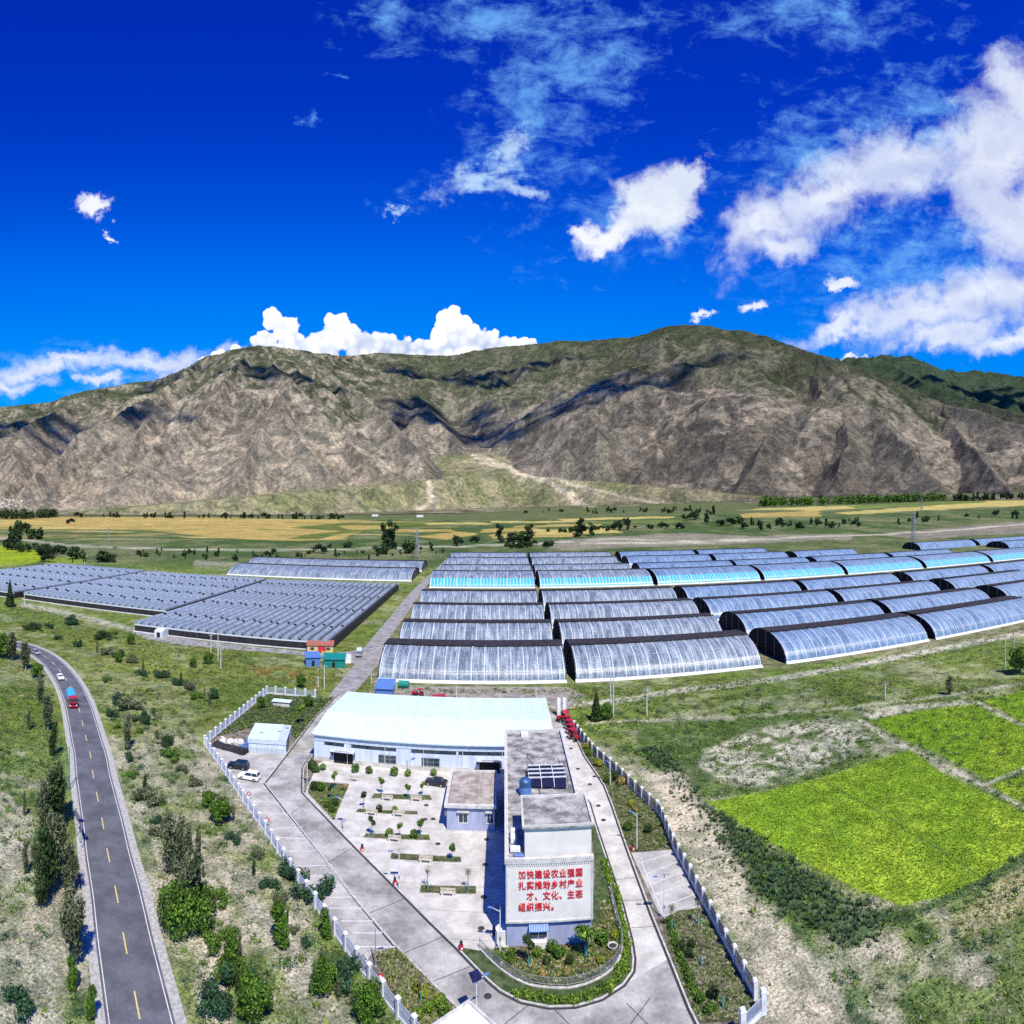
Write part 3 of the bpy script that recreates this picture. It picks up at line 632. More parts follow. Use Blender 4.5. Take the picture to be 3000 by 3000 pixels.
# ------------------------------------------------------------------ mountains: ridge skeleton, gullies running down from every crest
RIDGES = [
 (0.50, [(-500, 1260, 5400), (-300, 1235, 5300), (0, 1190, 5200), (150, 1178, 5200), (320, 1127, 5200), (440, 1112, 5100), (520, 1085, 5000), (620, 1045, 4900), (745, 1010, 4700)]),
 (0.52, [(745, 1010, 4700), (800, 1012, 4800), (870, 1028, 4900), (960, 1038, 5200), (1100, 1038, 5600), (1250, 1040, 5800), (1330, 1040, 5800), (1400, 1028, 5800), (1500, 1015, 5800), (1600, 1002, 5700), (1700, 1000, 5600), (1850, 985, 5400), (1940, 958, 5200), (1985, 950, 5100)]),
 (0.55, [(1985, 950, 5100), (2060, 952, 5000), (2200, 978, 4800), (2350, 1022, 4500), (2430, 1045, 4400), (2600, 1110, 4300), (2750, 1180, 4200), (2900, 1215, 4000), (3000, 1255, 3900), (3200, 1330, 3800), (3500, 1380, 3800)]),
 (0.50, [(2300, 1060, 7000), (2480, 1042, 7500), (2560, 1036, 7500), (2620, 1036, 7500), (2780, 1080, 8000), (2900, 1085, 8300), (3000, 1098, 8300), (3300, 1150, 8300)]),
 (0.50, [(2560, 1036, 7500), (2700, 1110, 6500), (2850, 1170, 5800), (3000, 1215, 5200), (3200, 1260, 4800)]),
 (0.58, [(745, 1010, 4700), (640, 1120, 4000), (560, 1240, 3500), (430, 1330, 3200), (300, 1440, 2850)]),
 (0.60, [(745, 1010, 4700), (830, 1110, 4050), (800, 1200, 3600), (870, 1300, 3200), (950, 1395, 2900), (1010, 1470, 2700)]),
 (0.60, [(800, 1200, 3600), (700, 1300, 3250), (640, 1400, 2900), (600, 1480, 2700)]),
 (0.58, [(620, 1045, 4900), (450, 1140, 4300), (260, 1260, 3700), (120, 1390, 3150), (40, 1480, 2850)]),
 (0.60, [(450, 1140, 4300), (420, 1240, 3750), (330, 1330, 3350)]),
 (0.60, [(870, 1028, 4900), (1000, 1130, 4300), (1110, 1215, 3900), (1210, 1290, 3550), (1250, 1370, 3250), (1260, 1430, 3000)]),
 (0.60, [(1000, 1130, 4300), (1000, 1230, 3800), (1060, 1330, 3350), (1130, 1400, 3100)]),
 (0.62, [(1100, 1038, 5600), (1190, 1110, 5050), (1270, 1150, 4700), (1330, 1200, 4450), (1370, 1265, 4200)]),
 (0.62, [(1270, 1150, 4700), (1220, 1230, 4300)]),
 (0.50, [(1400, 1028, 5800), (1420, 1100, 5300), (1440, 1180, 4800)]),
 (0.50, [(320, 1127, 5200), (150, 1220, 4700), (0, 1280, 4200), (-200, 1340, 3900)]),
 (0.55, [(0, 1280, 4200), (60, 1370, 3600), (0, 1440, 3200)]),
 (0.52, [(2350, 1022, 4500), (2150, 1105, 4350), (1900, 1140, 4150), (1700, 1225, 3800), (1620, 1300, 3500), (1600, 1370, 3250), (1640, 1430, 3000)]),
 (0.58, [(2430, 1045, 4400), (2370, 1165, 3750), (2260, 1280, 3250), (2150, 1380, 2900), (2100, 1440, 2750)]),
 (0.58, [(2430, 1045, 4400), (2540, 1190, 3650), (2650, 1300, 3150), (2760, 1390, 2850), (2800, 1440, 2700)]),
 (0.58, [(2540, 1190, 3650), (2480, 1290, 3200), (2440, 1380, 2900), (2420, 1440, 2750)]),
 (0.58, [(2750, 1180, 4200), (2850, 1290, 3500), (2950, 1380, 3050), (3000, 1430, 2800)]),
 (0.58, [(2150, 1105, 4350), (2010, 1235, 3600), (1880, 1330, 3200), (1780, 1420, 2950)]),
 (0.60, [(1740, 1210, 3700), (1700, 1320, 3250), (1640, 1400, 3000)]),
 (0.50, [(1985, 950, 5100), (1850, 1060, 4700), (1700, 1120, 4500)]),
 (0.50, [(1700, 1000, 5600), (1600, 1100, 5000), (1500, 1190, 4500)]),
 (0.58, [(3000, 1255, 3900), (3080, 1350, 3400), (3150, 1430, 3000)]),
 (0.58, [(-300, 1235, 5300), (-350, 1330, 4300), (-400, 1430, 3300)]),
]
mpx = np.concatenate([np.linspace(-1500, -130, 40), np.arange(-120, 3121, 3.6), np.linspace(3140, 4500, 40)])
mrs = np.concatenate([np.linspace(2350, 5900, 330), np.geomspace(5930, 9500, 50)])
A, Rr, F = polar_grid(mpx, mrs)
X = Rr * np.sin(A); Y = Rr * np.cos(A); PX = 1500 + A * FP
wx = X + (fbm(X, Y, 420, 4, 101) - .5) * 260; wy = Y + (fbm(X, Y, 420, 4, 131) - .5) * 260
Zg = ground_z(PX, Rr)
Zm = np.full(X.shape, -400.0); DR = np.full(X.shape, 9999.0); RB = np.full(X.shape, 1.0)
for k, (sl_, line) in enumerate(RIDGES):
    sl_ = .70 if k < 5 else .92
    pts = [AR(p[0], p[2], H + (HY - p[1]) * p[2] / FP) for p in line]; acc = 0.0
    for i in range(len(pts) - 1):
        a, b = pts[i], pts[i + 1]; ex, ey = b.x - a.x, b.y - a.y; L2 = ex * ex + ey * ey; L = math.sqrt(L2)
        t = np.clip(((wx - a.x) * ex + (wy - a.y) * ey) / L2, 0, 1)
        dx = wx - a.x - t * ex; dy = wy - a.y - t * ey; d = np.sqrt(dx * dx + dy * dy)
        s_ = acc + t * L + np.arctan2(dy, dx) * 260.0
        rib = 1 + (.52 * (np.abs(2 * vnoise(s_ / 330.0, d * 0.0011, k * 7) - 1) - .45) + .44 * (np.abs(2 * vnoise(s_ / 120.0 + 5, d * 0.003, k * 7 + 3) - 1) - .45) + .13 * (np.abs(2 * vnoise(s_ / 48.0 + 9, d * 0.006, k * 7 + 5) - 1) - .45)) * np.clip(d / 380, 0, 1)
        z = (a.z + (b.z - a.z) * t) - d * sl_ - (rib - 1) * 420 * (1 - np.exp(-d / 420.0)) * (.6 if k < 5 else .8) - 25 * (1 - np.exp(-d / 60.0))
        up = z > Zm; Zm = np.where(up, z, Zm); DR = np.where(up, d, DR); RB = np.where(up, rib, RB); acc += L
fanp = [AR(1400, 4250, 430), AR(1470, 3450, 210), AR(1540, 2620, 25)]
for i in range(2):
    a, b = fanp[i], fanp[i + 1]; ex, ey = b.x - a.x, b.y - a.y; L2 = ex * ex + ey * ey
    t = np.clip(((X - a.x) * ex + (Y - a.y) * ey) / L2, 0, 1); d = np.hypot(X - a.x - t * ex, Y - a.y - t * ey)
    Zm2 = a.z + (b.z - a.z) * t - d * .09
    if i == 0: Zfan = Zm2
    else: Zfan = np.maximum(Zfan, Zm2)
footr = np.interp(PX, [-500, 0, 600, 1100, 1500, 1900, 2400, 3000, 3500], [2750, 2700, 2560, 2900, 3350, 2950, 2600, 2600, 2600]) + (fbm(X, Y, 300, 3, 141) - .5) * 260
Zm = np.maximum(Zm, Zg + (Rr - footr - 500) * .20 * np.clip(1 + (fbm(X, Y, 500, 3, 147) - .5), 0, 2))
ft = np.clip((Rr - footr) / 420, -.02, 1); Zm = Zg + np.maximum(Zm - Zg, -60) * np.sign(ft) * np.abs(ft) ** .9
Zfan = Zfan - np.maximum(0, footr - 50 - Rr) * .8
vax = [AR(1330, 4800), AR(1400, 4250), AR(1450, 3450), AR(1540, 2500)]; dax = np.full(X.shape, 1e9)
for i in range(3):
    a, b = vax[i], vax[i + 1]; ex, ey = b.x - a.x, b.y - a.y; t = np.clip(((X - a.x) * ex + (Y - a.y) * ey) / (ex * ex + ey * ey), 0, 1); dax = np.minimum(dax, np.hypot(X - a.x - t * ex, Y - a.y - t * ey))
wv = np.interp(Rr, [2500, 2900, 3400, 3900, 4300, 5000], [950, 620, 330, 150, 60, 20]) * (1 + .5 * (fbm(X, Y, 260, 3, 149) - .5))
cap = np.interp(Rr, [2500, 2620, 3450, 4250, 5000], [15, 25, 215, 440, 760]) + np.maximum(dax - wv, 0) * .85
Zm = np.minimum(Zm, np.maximum(cap, Zg - 5))
fan = sstep(Zfan - Zm, -20, 20); Zm = np.maximum(Zm, Zfan)
am = np.clip((Zm - Zg) / 160, 0, 1) * (1 - fan * .93) * np.clip(.25 + DR / 420, 0, 1) * (1 - .85 * sstep(Rr, 5600, 6300))
gul = fbm(wx, wy, 260, 5, 151, .5, True)
Zm = Zm + am * ((gul - .62) * 62 + (fbm(X, Y, 60, 3, 171, .5, True) - .6) * 15)
Zm = Zm + (fbm(X, Y, 25, 3, 181) - .5) * 4 * np.clip((Zm - Zg) / 60, 0, 1)
Zm = np.where(Zm > Zg, Zm, Zg - (Zg - Zm).clip(0, 30) - 3)
nr, nu = len(mrs), len(mpx)
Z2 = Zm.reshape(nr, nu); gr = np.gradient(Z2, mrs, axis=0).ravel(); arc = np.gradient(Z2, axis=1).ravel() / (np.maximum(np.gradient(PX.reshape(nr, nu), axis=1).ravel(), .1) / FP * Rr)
slope = np.hypot(gr, arc)
lap = (fbm(X, Y, 90, 3, 191) - .5)
rock = np.array([.165, .151, .130]); rock2 = np.array([.255, .238, .202]); pale = np.array([.46, .41, .33]); mgreen = np.array([.082, .105, .052]); mdark = np.array([.070, .060, .055])
nA = fbm(X, Y, 500, 4, 201); nB = fbm(X, Y, 120, 4, 211); nC = fbm(wx, wy, 60, 4, 221, .6, True)
N = len(X)
col = lerp(np.broadcast_to(rock, (N, 3)), np.broadcast_to(rock2, (N, 3)), sstep(nA * .5 + nB * .5, .4, .6))
leftm = sstep(-PX, -1350, -1000)
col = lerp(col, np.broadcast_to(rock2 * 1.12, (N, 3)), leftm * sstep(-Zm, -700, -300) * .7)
col = lerp(col, np.broadcast_to(mdark, (N, 3)), sstep(nB, .52, .66) * .55)
# grass on the high, gentler ground and in the cirque
gh_ = sstep(Zm + (nA - .5) * 800 + (nB - .5) * 300, 620, 950); gh_ = np.maximum(gh_, sstep(Rr, 4300, 5000) * .85)
col = lerp(col, np.broadcast_to(mgreen, (N, 3)), gh_ * np.clip(1.25 - slope * .45, .3, 1) * .97)
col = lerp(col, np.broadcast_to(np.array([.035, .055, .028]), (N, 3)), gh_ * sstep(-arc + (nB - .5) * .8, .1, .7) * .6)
foot_l = leftm * sstep(-(Zm - Zg), -420, -60); col = lerp(col, np.broadcast_to(np.array([.36, .315, .245]), (N, 3)), foot_l * sstep(nB * .5 + nC * .5, .42, .58) * .7)
low = sstep(-(Zm - Zg), -150, -20); col = lerp(col, np.broadcast_to(np.array([.17, .18, .085]), (N, 3)), low * sstep(-slope, -.5, -.2) * .8)
ribm = sstep(-RB, -.84, -.70); col = lerp(col, np.broadcast_to(mdark * .9, (N, 3)), sstep(RB, 1.02, 1.22) * sstep(DR, 80, 250) * .7)  # grooves darkened in the colour so the relief reads under the frontal sun
gulm = np.maximum(sstep(-gul, -.50, -.36), ribm * sstep(DR, 60, 200)); col = lerp(col, np.broadcast_to(pale, (N, 3)), gulm * sstep(nC, .5, .75) * (.75 - .45 * gh_))
crag = sstep(slope, .62, 1.0) * sstep(nC, .55, .8); col = lerp(col, np.broadcast_to(pale * .95, (N, 3)), crag * leftm * .6)
fanc = lerp(np.broadcast_to(np.array([.175, .19, .10]), (N, 3)), np.broadcast_to(np.array([.25, .24, .155]), (N, 3)), sstep(nB, .42, .6))
col = lerp(col, fanc, fan)
PYm = HY + (H - Zm) * FP / Rr
for ln, w in [([(1370, 1320), (1440, 1355), (1520, 1385), (1600, 1410), (1660, 1440), (1700, 1470), (1735, 1492)], 9), ([(1500, 1380), (1620, 1400), (1700, 1425), (1860, 1462), (1960, 1480)], 4), ([(1240, 1492), (1275, 1470), (1265, 1440), (1255, 1405), (1220, 1390)], 6), ([(1360, 1330), (1375, 1310), (1400, 1298)], 4), ([(1560, 1380), (1640, 1410), (1780, 1460)], 2)]:
    f = sstep(line_sd(PX + (nB - .5) * 50, PYm + (nC - .5) * 9, ln, w), -2, 3); col = lerp(col, np.broadcast_to(pale * 1.1, (N, 3)), f * sstep(fan + low, .3, .8) * .8)
# far green hills on the right
fr = sstep(Rr, 5300, 6000) * sstep(PX, 2400, 2500); col = lerp(col, np.broadcast_to(np.array([.055, .10, .055]), (N, 3)), fr * .8)
keep = (Zm.reshape(nr, nu)[:-1, :-1] > Zg.reshape(nr, nu)[:-1, :-1] - 20).ravel() | (Rr.reshape(nr, nu)[:-1, :-1].ravel() > 3600)
def mountain_mat():
    m, n, b = mk('mountain_rock'); a = n.new('ShaderNodeAttribute'); a.attribute_name = 'tint'; c = a.outputs['Color']
    t = n.new('ShaderNodeTexCoord'); v = t.outputs['Object']
    f1 = n.noise(v, 0.05, 6, 0.75, 0.6); f2 = n.noise(v, 0.009, 5, 0.65, 1.2); f3 = n.noise(n.mapv(v, (1, .25, .35), rot=(0, 0, .3)), 0.05, 7, 0.75, 1.5)
    c = n.mix(n.mr(f2, 0.36, 0.64), n.mix(1.0, c, (0.62, 0.64, 0.62), 'MULTIPLY'), n.mix(1.0, c, (1.30, 1.24, 1.15), 'MULTIPLY'))
    c = n.mix(n.mr(f1, 0.36, 0.62), n.mix(1.0, c, (0.60, 0.60, 0.62), 'MULTIPLY'), n.mix(1.0, c, (1.4, 1.36, 1.28), 'MULTIPLY'))
    c = n.mix(n.mr(f3, 0.56, 0.68, 0, .55), c, n.mix(1.0, c, (2.0, 1.85, 1.6), 'MULTIPLY'))
    n.l.new(c, b.inputs['Base Color']); b.inputs['Roughness'].default_value = 0.95; b.inputs['Specular IOR Level'].default_value = 0.08
    bp = n.new('ShaderNodeBump'); bp.inputs['Strength'].default_value = 1.0; bp.inputs['Distance'].default_value = 6.0
    n.l.new(n.m('ADD', f1, n.m('MULTIPLY', f3, .6)), bp.inputs['Height']); n.l.new(bp.outputs[0], b.inputs['Normal'])
    return m
M['mountain'] = mountain_mat()
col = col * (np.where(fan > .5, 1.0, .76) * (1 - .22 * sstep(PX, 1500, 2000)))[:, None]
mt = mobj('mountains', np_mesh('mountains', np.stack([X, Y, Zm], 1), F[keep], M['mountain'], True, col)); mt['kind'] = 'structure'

# ------------------------------------------------------------------ cumulus heaps behind the ridge, and unseen clouds added overhead to shade parts of the slopes
def cloud_mat():
    m, n, b = mk('cloud_white'); b.inputs['Base Color'].default_value = (.92, .93, .95, 1); b.inputs['Roughness'].default_value = 1.0
    b.inputs['Specular IOR Level'].default_value = 0.0
    g_ = n.new('ShaderNodeNewGeometry'); v = n.new('ShaderNodeVectorMath', operation='ADD'); w = n.new('ShaderNodeVectorMath', operation='SCALE')
    n.l.new(g_.outputs['Normal'], w.inputs[0]); w.inputs['Scale'].default_value = .5; n.l.new(w.outputs[0], v.inputs[0]); v.inputs[1].default_value = (0.1, -.25, .5)
    u = n.new('ShaderNodeVectorMath', operation='NORMALIZE'); n.l.new(v.outputs[0], u.inputs[0]); n.l.new(u.outputs[0], b.inputs['Normal'])
    return m
M['cloud'] = cloud_mat()
def unit_ico(sub):
    bm = bmesh.new(); bmesh.ops.create_icosphere(bm, subdivisions=sub, radius=1.0); bm.verts.ensure_lookup_table()
    V = np.array([v.co[:] for v in bm.verts]); Fc = np.array([[v.index for v in f.verts] for f in bm.faces]); bm.free(); return V, Fc
ICO3 = unit_ico(3); ICO2 = unit_ico(2); ICO1 = unit_ico(1)
def shade_cloud(px, py, r, rx, ry, label):
    """an unseen cloud added above the frame, placed up the sun's ray from the slope it shades"""
    s_ = AR(px, r, H + (HY - py) * r / FP); t = (9500 - s_.z) / sdir.z; c = s_ + sdir * t; balls = []
    for k in range(38):
        a = rng.uniform(0, 2 * PI); q = rng.uniform(0, 1) ** .6; balls.append((c.x + rx * q * math.cos(a), c.y + ry * 1.25 * q * math.sin(a), c.z, .21 * min(rx, ry) * rng.uniform(.5, 1.1)))
    for k in range(60):
        a = rng.uniform(0, 2 * PI); q = rng.uniform(.6, 1.35); balls.append((c.x + rx * q * math.cos(a), c.y + ry * q * math.sin(a), c.z, .13 * min(rx, ry) * rng.uniform(.4, 1.2)))
    VV = []; FF = []; n0 = 0
    for x, y, z, rr in balls:
        V = ICO2[0] * rr * np.array([max(rx / ry, 1), max(ry / rx, 1), .35]); VV.append(V + np.array([x, y, z]) - np.array(c)); FF.append(ICO2[1] + n0); n0 += len(V)
    o = mobj('cloud', np_mesh('cloud', np.concatenate(VV), np.concatenate(FF), M['cloud'], True), loc=tuple(c)); setp(o, label, 'cloud')
for a in [(160, 1255, 4500, 900, 190, 'unseen cloud added to shade the far left slopes'), (500, 1110, 4900, 260, 170, 'unseen cloud added to shade the left summit ridge'), (840, 1120, 4300, 480, 150, 'unseen cloud added to shade the shoulder right of the left summit'),
          (1290, 1185, 4500, 420, 260, 'unseen cloud added to shade the dark pyramid spur in the cirque'), (1680, 1200, 4200, 620, 210, 'long broken unseen cloud added to shade the ridge right of the cirque'), (1380, 1110, 5300, 700, 190, 'unseen cloud added to shade the middle of the crest'),
          (2060, 1110, 4350, 260, 80, 'small unseen cloud added to shade the right massif'), (2850, 1120, 7000, 900, 420, 'broad unseen cloud added to shade the far hills on the right')]:
    shade_cloud(*a)
# ------------------------------------------------------------------ country road
RC = [(-150, 1868), (20, 1884), (95, 1904), (150, 1938), (196, 1995), (224, 2054), (242, 2120), (253, 2166), (265, 2214), (273, 2272), (286, 2339), (301, 2413), (317, 2506), (340, 2614), (364, 2753), (397, 2923)]
rp = [G(*p) for p in RC]; d_ = (rp[-1] - rp[-2]).normalized(); rp += [rp[-1] + d_ * 30, rp[-1] + d_ * 90]
rp = rp[::-1] if False else rp
RL = catmull(rp, 8)          # from far left towards the camera; its left side is the inner (fields) side
shoulder = ribbon('road_shoulder', RL, -4.9, 5.0, 0.03, M['shoulder'])
road = ribbon('road', RL, -3.75, 3.75, 0.07, M['asphalt'])
for d in (-3.45, 3.33): ribbon('edge_line', RL, d, d + .12, 0.076, M['white_line'], road)
dm = {}
for i, (q, a) in enumerate(along(RL, 10.0, 3.0)):
    key = 'white' if q.y > 150 else 'yellow'
    if key not in dm: dm[key] = MB().box(-2, -.09, 0, 2, .09, .006).mesh('lane_dash', M['white_line'] if key == 'white' else M['yellow_line'])
    mobj('lane_dash', dm[key], road, (q.x, q.y, .072), a)

# ------------------------------------------------------------------ the compound: paving, drive, kerbs, beds
FL = [(605, 2162), (657, 2232), (716, 2320), (790, 2421), (848, 2511), (1053, 2784), (1133, 2883), (1231, 2991)]      # cap tops of the left fence
FLW = [G(x, y, 2.4) for x, y in FL]; e_ = (FLW[-1] - FLW[-2]).normalized(); FLW.append(FLW[-1] + e_ * 8)
FN = [G(x, y, 2.4) for x, y in [(600, 2154), (783, 2009), (953, 2022)]]
FR = [(1682, 2111), (1739, 2181), (1798, 2228), (1884, 2308), (1934, 2351), (1973, 2444), (2027, 2540), (2091, 2656), (2143, 2751), (2203, 2852), (2236, 2908)]
FRW = [G(x, y, 2.4) for x, y in FR]
yard = [(p.x, p.y) for p in FLW] + [(2, 52), (38, 52), (G(2250, 3010).x, G(2250, 3010).y)] + [(p.x, p.y) for p in FRW[::-1]] + [(11, 172), (-48, 172)] + [(p.x, p.y) for p in FN[::-1]]
yard_o = sheet('pavement', yard, 0.05, M['soil'])
def Q(lst, z=0): return [tuple(G(x, y, z)[:2]) for x, y in lst]
CURB_L = [(990, 2035), (925, 2100), (775, 2296), (1014, 2600), (1144, 2759), (1347, 2966), (1440, 3070)]
CURB_I = [(1000, 2100), (914, 2211), (887, 2253), (886, 2323), (1148, 2591), (1338, 2780), (1429, 2875), (1465, 2906), (1524, 2937), (1607, 2954), (1685, 2952), (1762, 2930), (1827, 2888), (1855, 2849), (1858, 2811), (1850, 2759), (1824, 2655), (1799, 2583), (1775, 2508), (1744, 2414), (1726, 2352), (1705, 2330)]
CURB_R = [(1662, 2122), (1695, 2179), (1711, 2215), (1744, 2264), (1770, 2303), (1793, 2362), (1824, 2453), (1840, 2498), (1907, 2680), (1960, 2810), (2019, 2958), (2045, 3010)]
wl, wi, wr = [[G(*p) for p in c] for c in (CURB_L, CURB_I, CURB_R)]
# courtyard and parking: cast slabs with open joints between them
court = Q([(892, 2330), (930, 2240), (1010, 2200), (1300, 2235), (1490, 2235), (1490, 2790), (1400, 2800), (1338, 2778), (1148, 2589)])
base = sheet('courtyard', court, 0.062, M['gutter'])
k = 0; y0 = 74.0; slabm = M['concrete']
lim = [74, 80.5, 86, 91.5, 97, 102.5, 107, 111.5, 116, 121, 126, 132]
for a, b in zip(lim[:-1], lim[1:]):
    for x0_, x1_ in ((-45, 5),):
        p = clip_band(clip_band(court, (0, 1), a + .04, b - .04), (1, 0), x0_ + .03, x1_ - .03)
        if len(p) > 2: sheet('slab', p, 0.10, slabm, base, thick=.04)
# apron by the prefab + angled parking
park = [tuple((FLW[0] + Vector((.5, -.5, 0)))[:2])] + [tuple((p + Vector((.35, .25, 0)))[:2]) for p in FLW[1:6]] + Q([(1090, 2790), (1166, 2776), (1144, 2759), (1014, 2600), (775, 2296), (838, 2212), (730, 2205), (645, 2165)])
sheet('parking_apron', park, 0.085, M['concrete_mid'])
bl = [((660, 2300), (786, 2322)), ((690, 2345), (820, 2352)), ((722, 2382), (853, 2386)), ((757, 2430), (888, 2424)), ((777, 2452), (905, 2459)), ((812, 2494), (945, 2494)), ((845, 2539), (975, 2536)), ((880, 2568), (990, 2567)), ((905, 2598), (1000, 2595)), ((930, 2630), (1030, 2630)), ((965, 2662), (1060, 2662)), ((1000, 2700), (1095, 2700)), ((1035, 2735), (1120, 2735)), ((1045, 2775), (1160, 2776))]
ps = thing('parking_lines', 'white painted bay lines on the pale parking strip beside the left drive kerb', 'road marking', (0, 0, 0))
for a, b in bl: ribbon('bay_line', [G(*a), G(*b)], -.09, .09, .094, M['white_line'], ps)
ribbon('bay_line', [G(795, 2330), G(1160, 2776)], -.07, .07, .094, M['white_line'], ps)
# drives, as slabs laid one after the other
dl = wl[:]; di = wi[:6]
drive = [tuple(p[:2]) for p in wl] + [(6, 60), (30, 60)] + [tuple(p[:2]) for p in wr[::-1]] + [(9.2, 170), (8.9, 128), (10.2, 126.5)] + [tuple(p[:2]) for p in wi[::-1]] + [(-46, 172)]
dv = sheet('driveway', drive, 0.07, M['concrete_grey'])
lightd = [tuple(p[:2]) for p in wr] + [tuple(p[:2]) for p in wi[:13:-1]][::-1][::-1]
rd = [tuple(p[:2]) for p in wr[:10]] + [tuple(p[:2]) for p in wi[12:]] + [(10.4, 128), (9.2, 150)]
sheet('side_drive', rd, 0.078, M['concrete'])
jm = M['gutter']
for a, b in [((853, 2386), (905, 2345)), ((960, 2530), (1040, 2480)), ((1078, 2678), (1190, 2632)), ((1180, 2795), (1300, 2745)), ((1260, 2880), (1385, 2830)), ((1780, 2450), (1822, 2448)), ((1800, 2580), (1868, 2570)), ((1822, 2640), (1893, 2637)), ((1850, 2720), (1922, 2715)), ((1625, 2960), (1670, 3005)), ((1835, 2940), (1900, 3005)), ((1905, 2925), (1845, 3005)), ((1550, 2945), (1475, 3005)), ((925, 2105), (990, 2110)), ((850, 2200), (915, 2208))]:
    ribbon('joint', [G(*a), G(*b)], -.045, .045, 0.084, jm, dv)
# kerbs with a flat dark strip beside them for gutter and kerb shadow
def kerb(name, P, side):
    P = catmull(P, 4)
    ribbon(name, P, *(sorted((side * .0, side * .22))), .19, M['kerb'], h=.18)
    ribbon('gutter', P, *(sorted((-side * .02, -side * .34))), .092, M['gutter'])
kerb('kerb', wl[1:3] + [wl[2]], -1) if False else None
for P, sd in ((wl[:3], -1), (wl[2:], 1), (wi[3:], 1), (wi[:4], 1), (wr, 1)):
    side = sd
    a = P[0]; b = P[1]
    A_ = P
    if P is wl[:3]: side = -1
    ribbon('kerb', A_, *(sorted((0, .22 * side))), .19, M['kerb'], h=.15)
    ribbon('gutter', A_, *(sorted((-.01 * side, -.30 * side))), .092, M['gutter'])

def bed(name, pts, mt, z=.14, edge=True):
    o = sheet(name, pts, z, mt, thick=.1)
    if edge: ribbon('bed_kerb', [Vector((*p, 0)) for p in pts] + [Vector((*pts[0], 0))], -.07, .07, z + .06, M['kerb'], o, h=.14)
    return o
BEDS = {
 'nw': Q([(905, 2303), (912, 2290), (1024, 2299), (978, 2407), (900, 2325)]),
 'p1': Q([(1096, 2326), (1260, 2331), (1268, 2347), (1086, 2341)]), 'p2': Q([(1050, 2371), (1222, 2378), (1226, 2390), (1040, 2382)]),
 'p3': Q([(1072, 2443), (1258, 2447), (1262, 2465), (1063, 2457)]), 'p4': Q([(1146, 2500), (1350, 2512), (1353, 2530), (1142, 2520)]), 'p5': Q([(1233, 2595), (1396, 2598), (1396, 2623), (1227, 2619)]),
}
bed('planting_bed', BEDS['nw'], M['garden_soil'])
for k in ('p1', 'p2', 'p3', 'p4', 'p5'): bed('planting_bed', BEDS[k], M['garden_soil'])
gard = [tuple(p[:2]) for p in offs(wi[5:21], .30)] + Q([(1745, 2540)]) + [(10.15, 79.3), (-.8, 79.3)] + Q([(1420, 2790)])
bed('front_garden', gard, M['lawn'], edge=False)
BEDS['ru'] = Q([(1697, 2190), (1716, 2160), (1800, 2245), (1882, 2325), (1930, 2380), (1968, 2480), (1971, 2490), (1845, 2500), (1828, 2453), (1797, 2362), (1774, 2303), (1748, 2264)])
BEDS['rl'] = Q([(1938, 2696), (1990, 2670), (2055, 2662), (2120, 2760), (2180, 2870), (2222, 2960), (2190, 2990), (2040, 2998), (2024, 2955), (1963, 2808)])
BEDS['lb'] = Q([(1092, 2795), (1166, 2779), (1340, 2966), (1400, 3030), (1290, 3080), (1240, 3025), (1150, 2910)])
BEDS['nwbig'] = [(p.x + .4, p.y - .4) for p in FN] + Q([(985, 2040), (922, 2103), (870, 2170), (850, 2150), (730, 2135), (625, 2162)])
for k in ('ru', 'rl', 'lb', 'nwbig'): bed('planting_bed', BEDS[k], M['garden_soil'], edge=False, z=.12)
rp_ = Q([(1849, 2498), (1971, 2490), (2012, 2570), (2052, 2660), (1990, 2668), (1938, 2693)])
sheet('parking_apron', rp_, 0.088, M['concrete_mid'])
ps = thing('parking_lines', 'white painted bay lines on the small parking place by the right fence', 'road marking', (0, 0, 0))
for a, b in [((1880, 2528), (1968, 2500)), ((1892, 2562), (1982, 2528)), ((1908, 2592), (1998, 2557)), ((1922, 2622), (2017, 2587)), ((1936, 2658), (2035, 2622)), ((1945, 2685), (2048, 2655)), ((1880, 2528), (1946, 2690))]:
    ribbon('bay_line', [G(*a), G(*b)], -.07, .07, .097, M['white_line'], ps)
MH = ['left of the annex wall, third of three in a line', 'near the right end of the top planting strip', 'right of the third planting strip', 'just below the annex corner window', 'below the annex in the shade edge', 'right of the lowest planting strip', 'on the lower courtyard near the hatch', 'on the drive near the gatehouse', 'highest in the side drive behind the tractors', 'second highest in the side drive', 'third in the side drive, beside the kerb', 'in the side drive left of the white lamp', 'in the side drive level with the stair head back', 'in the side drive level with the stair head roof', 'left of the annex wall, first of three in a line', 'left of the annex wall, middle of three in a line']
for i, (x, y) in enumerate([(1381, 2399), (1249, 2361), (1283, 2474), (1426, 2461), (1421, 2535), (1417, 2630), (1410, 2722), (1429, 2921), (1673, 2194), (1693, 2254), (1728, 2299), (1742, 2276), (1753, 2362), (1768, 2404), (1245, 2402), (1269, 2401)]):
    p = G(x, y); o = MB().lathe([(.42, 0), (.45, .02), (.36, .03), (.34, .015)], 14).build('manhole_cover', M['gutter'], loc=(p.x, p.y, .105))
    setp(o, 'round dark manhole cover ' + MH[i], 'manhole cover', 'manhole covers in the courtyard and drives')
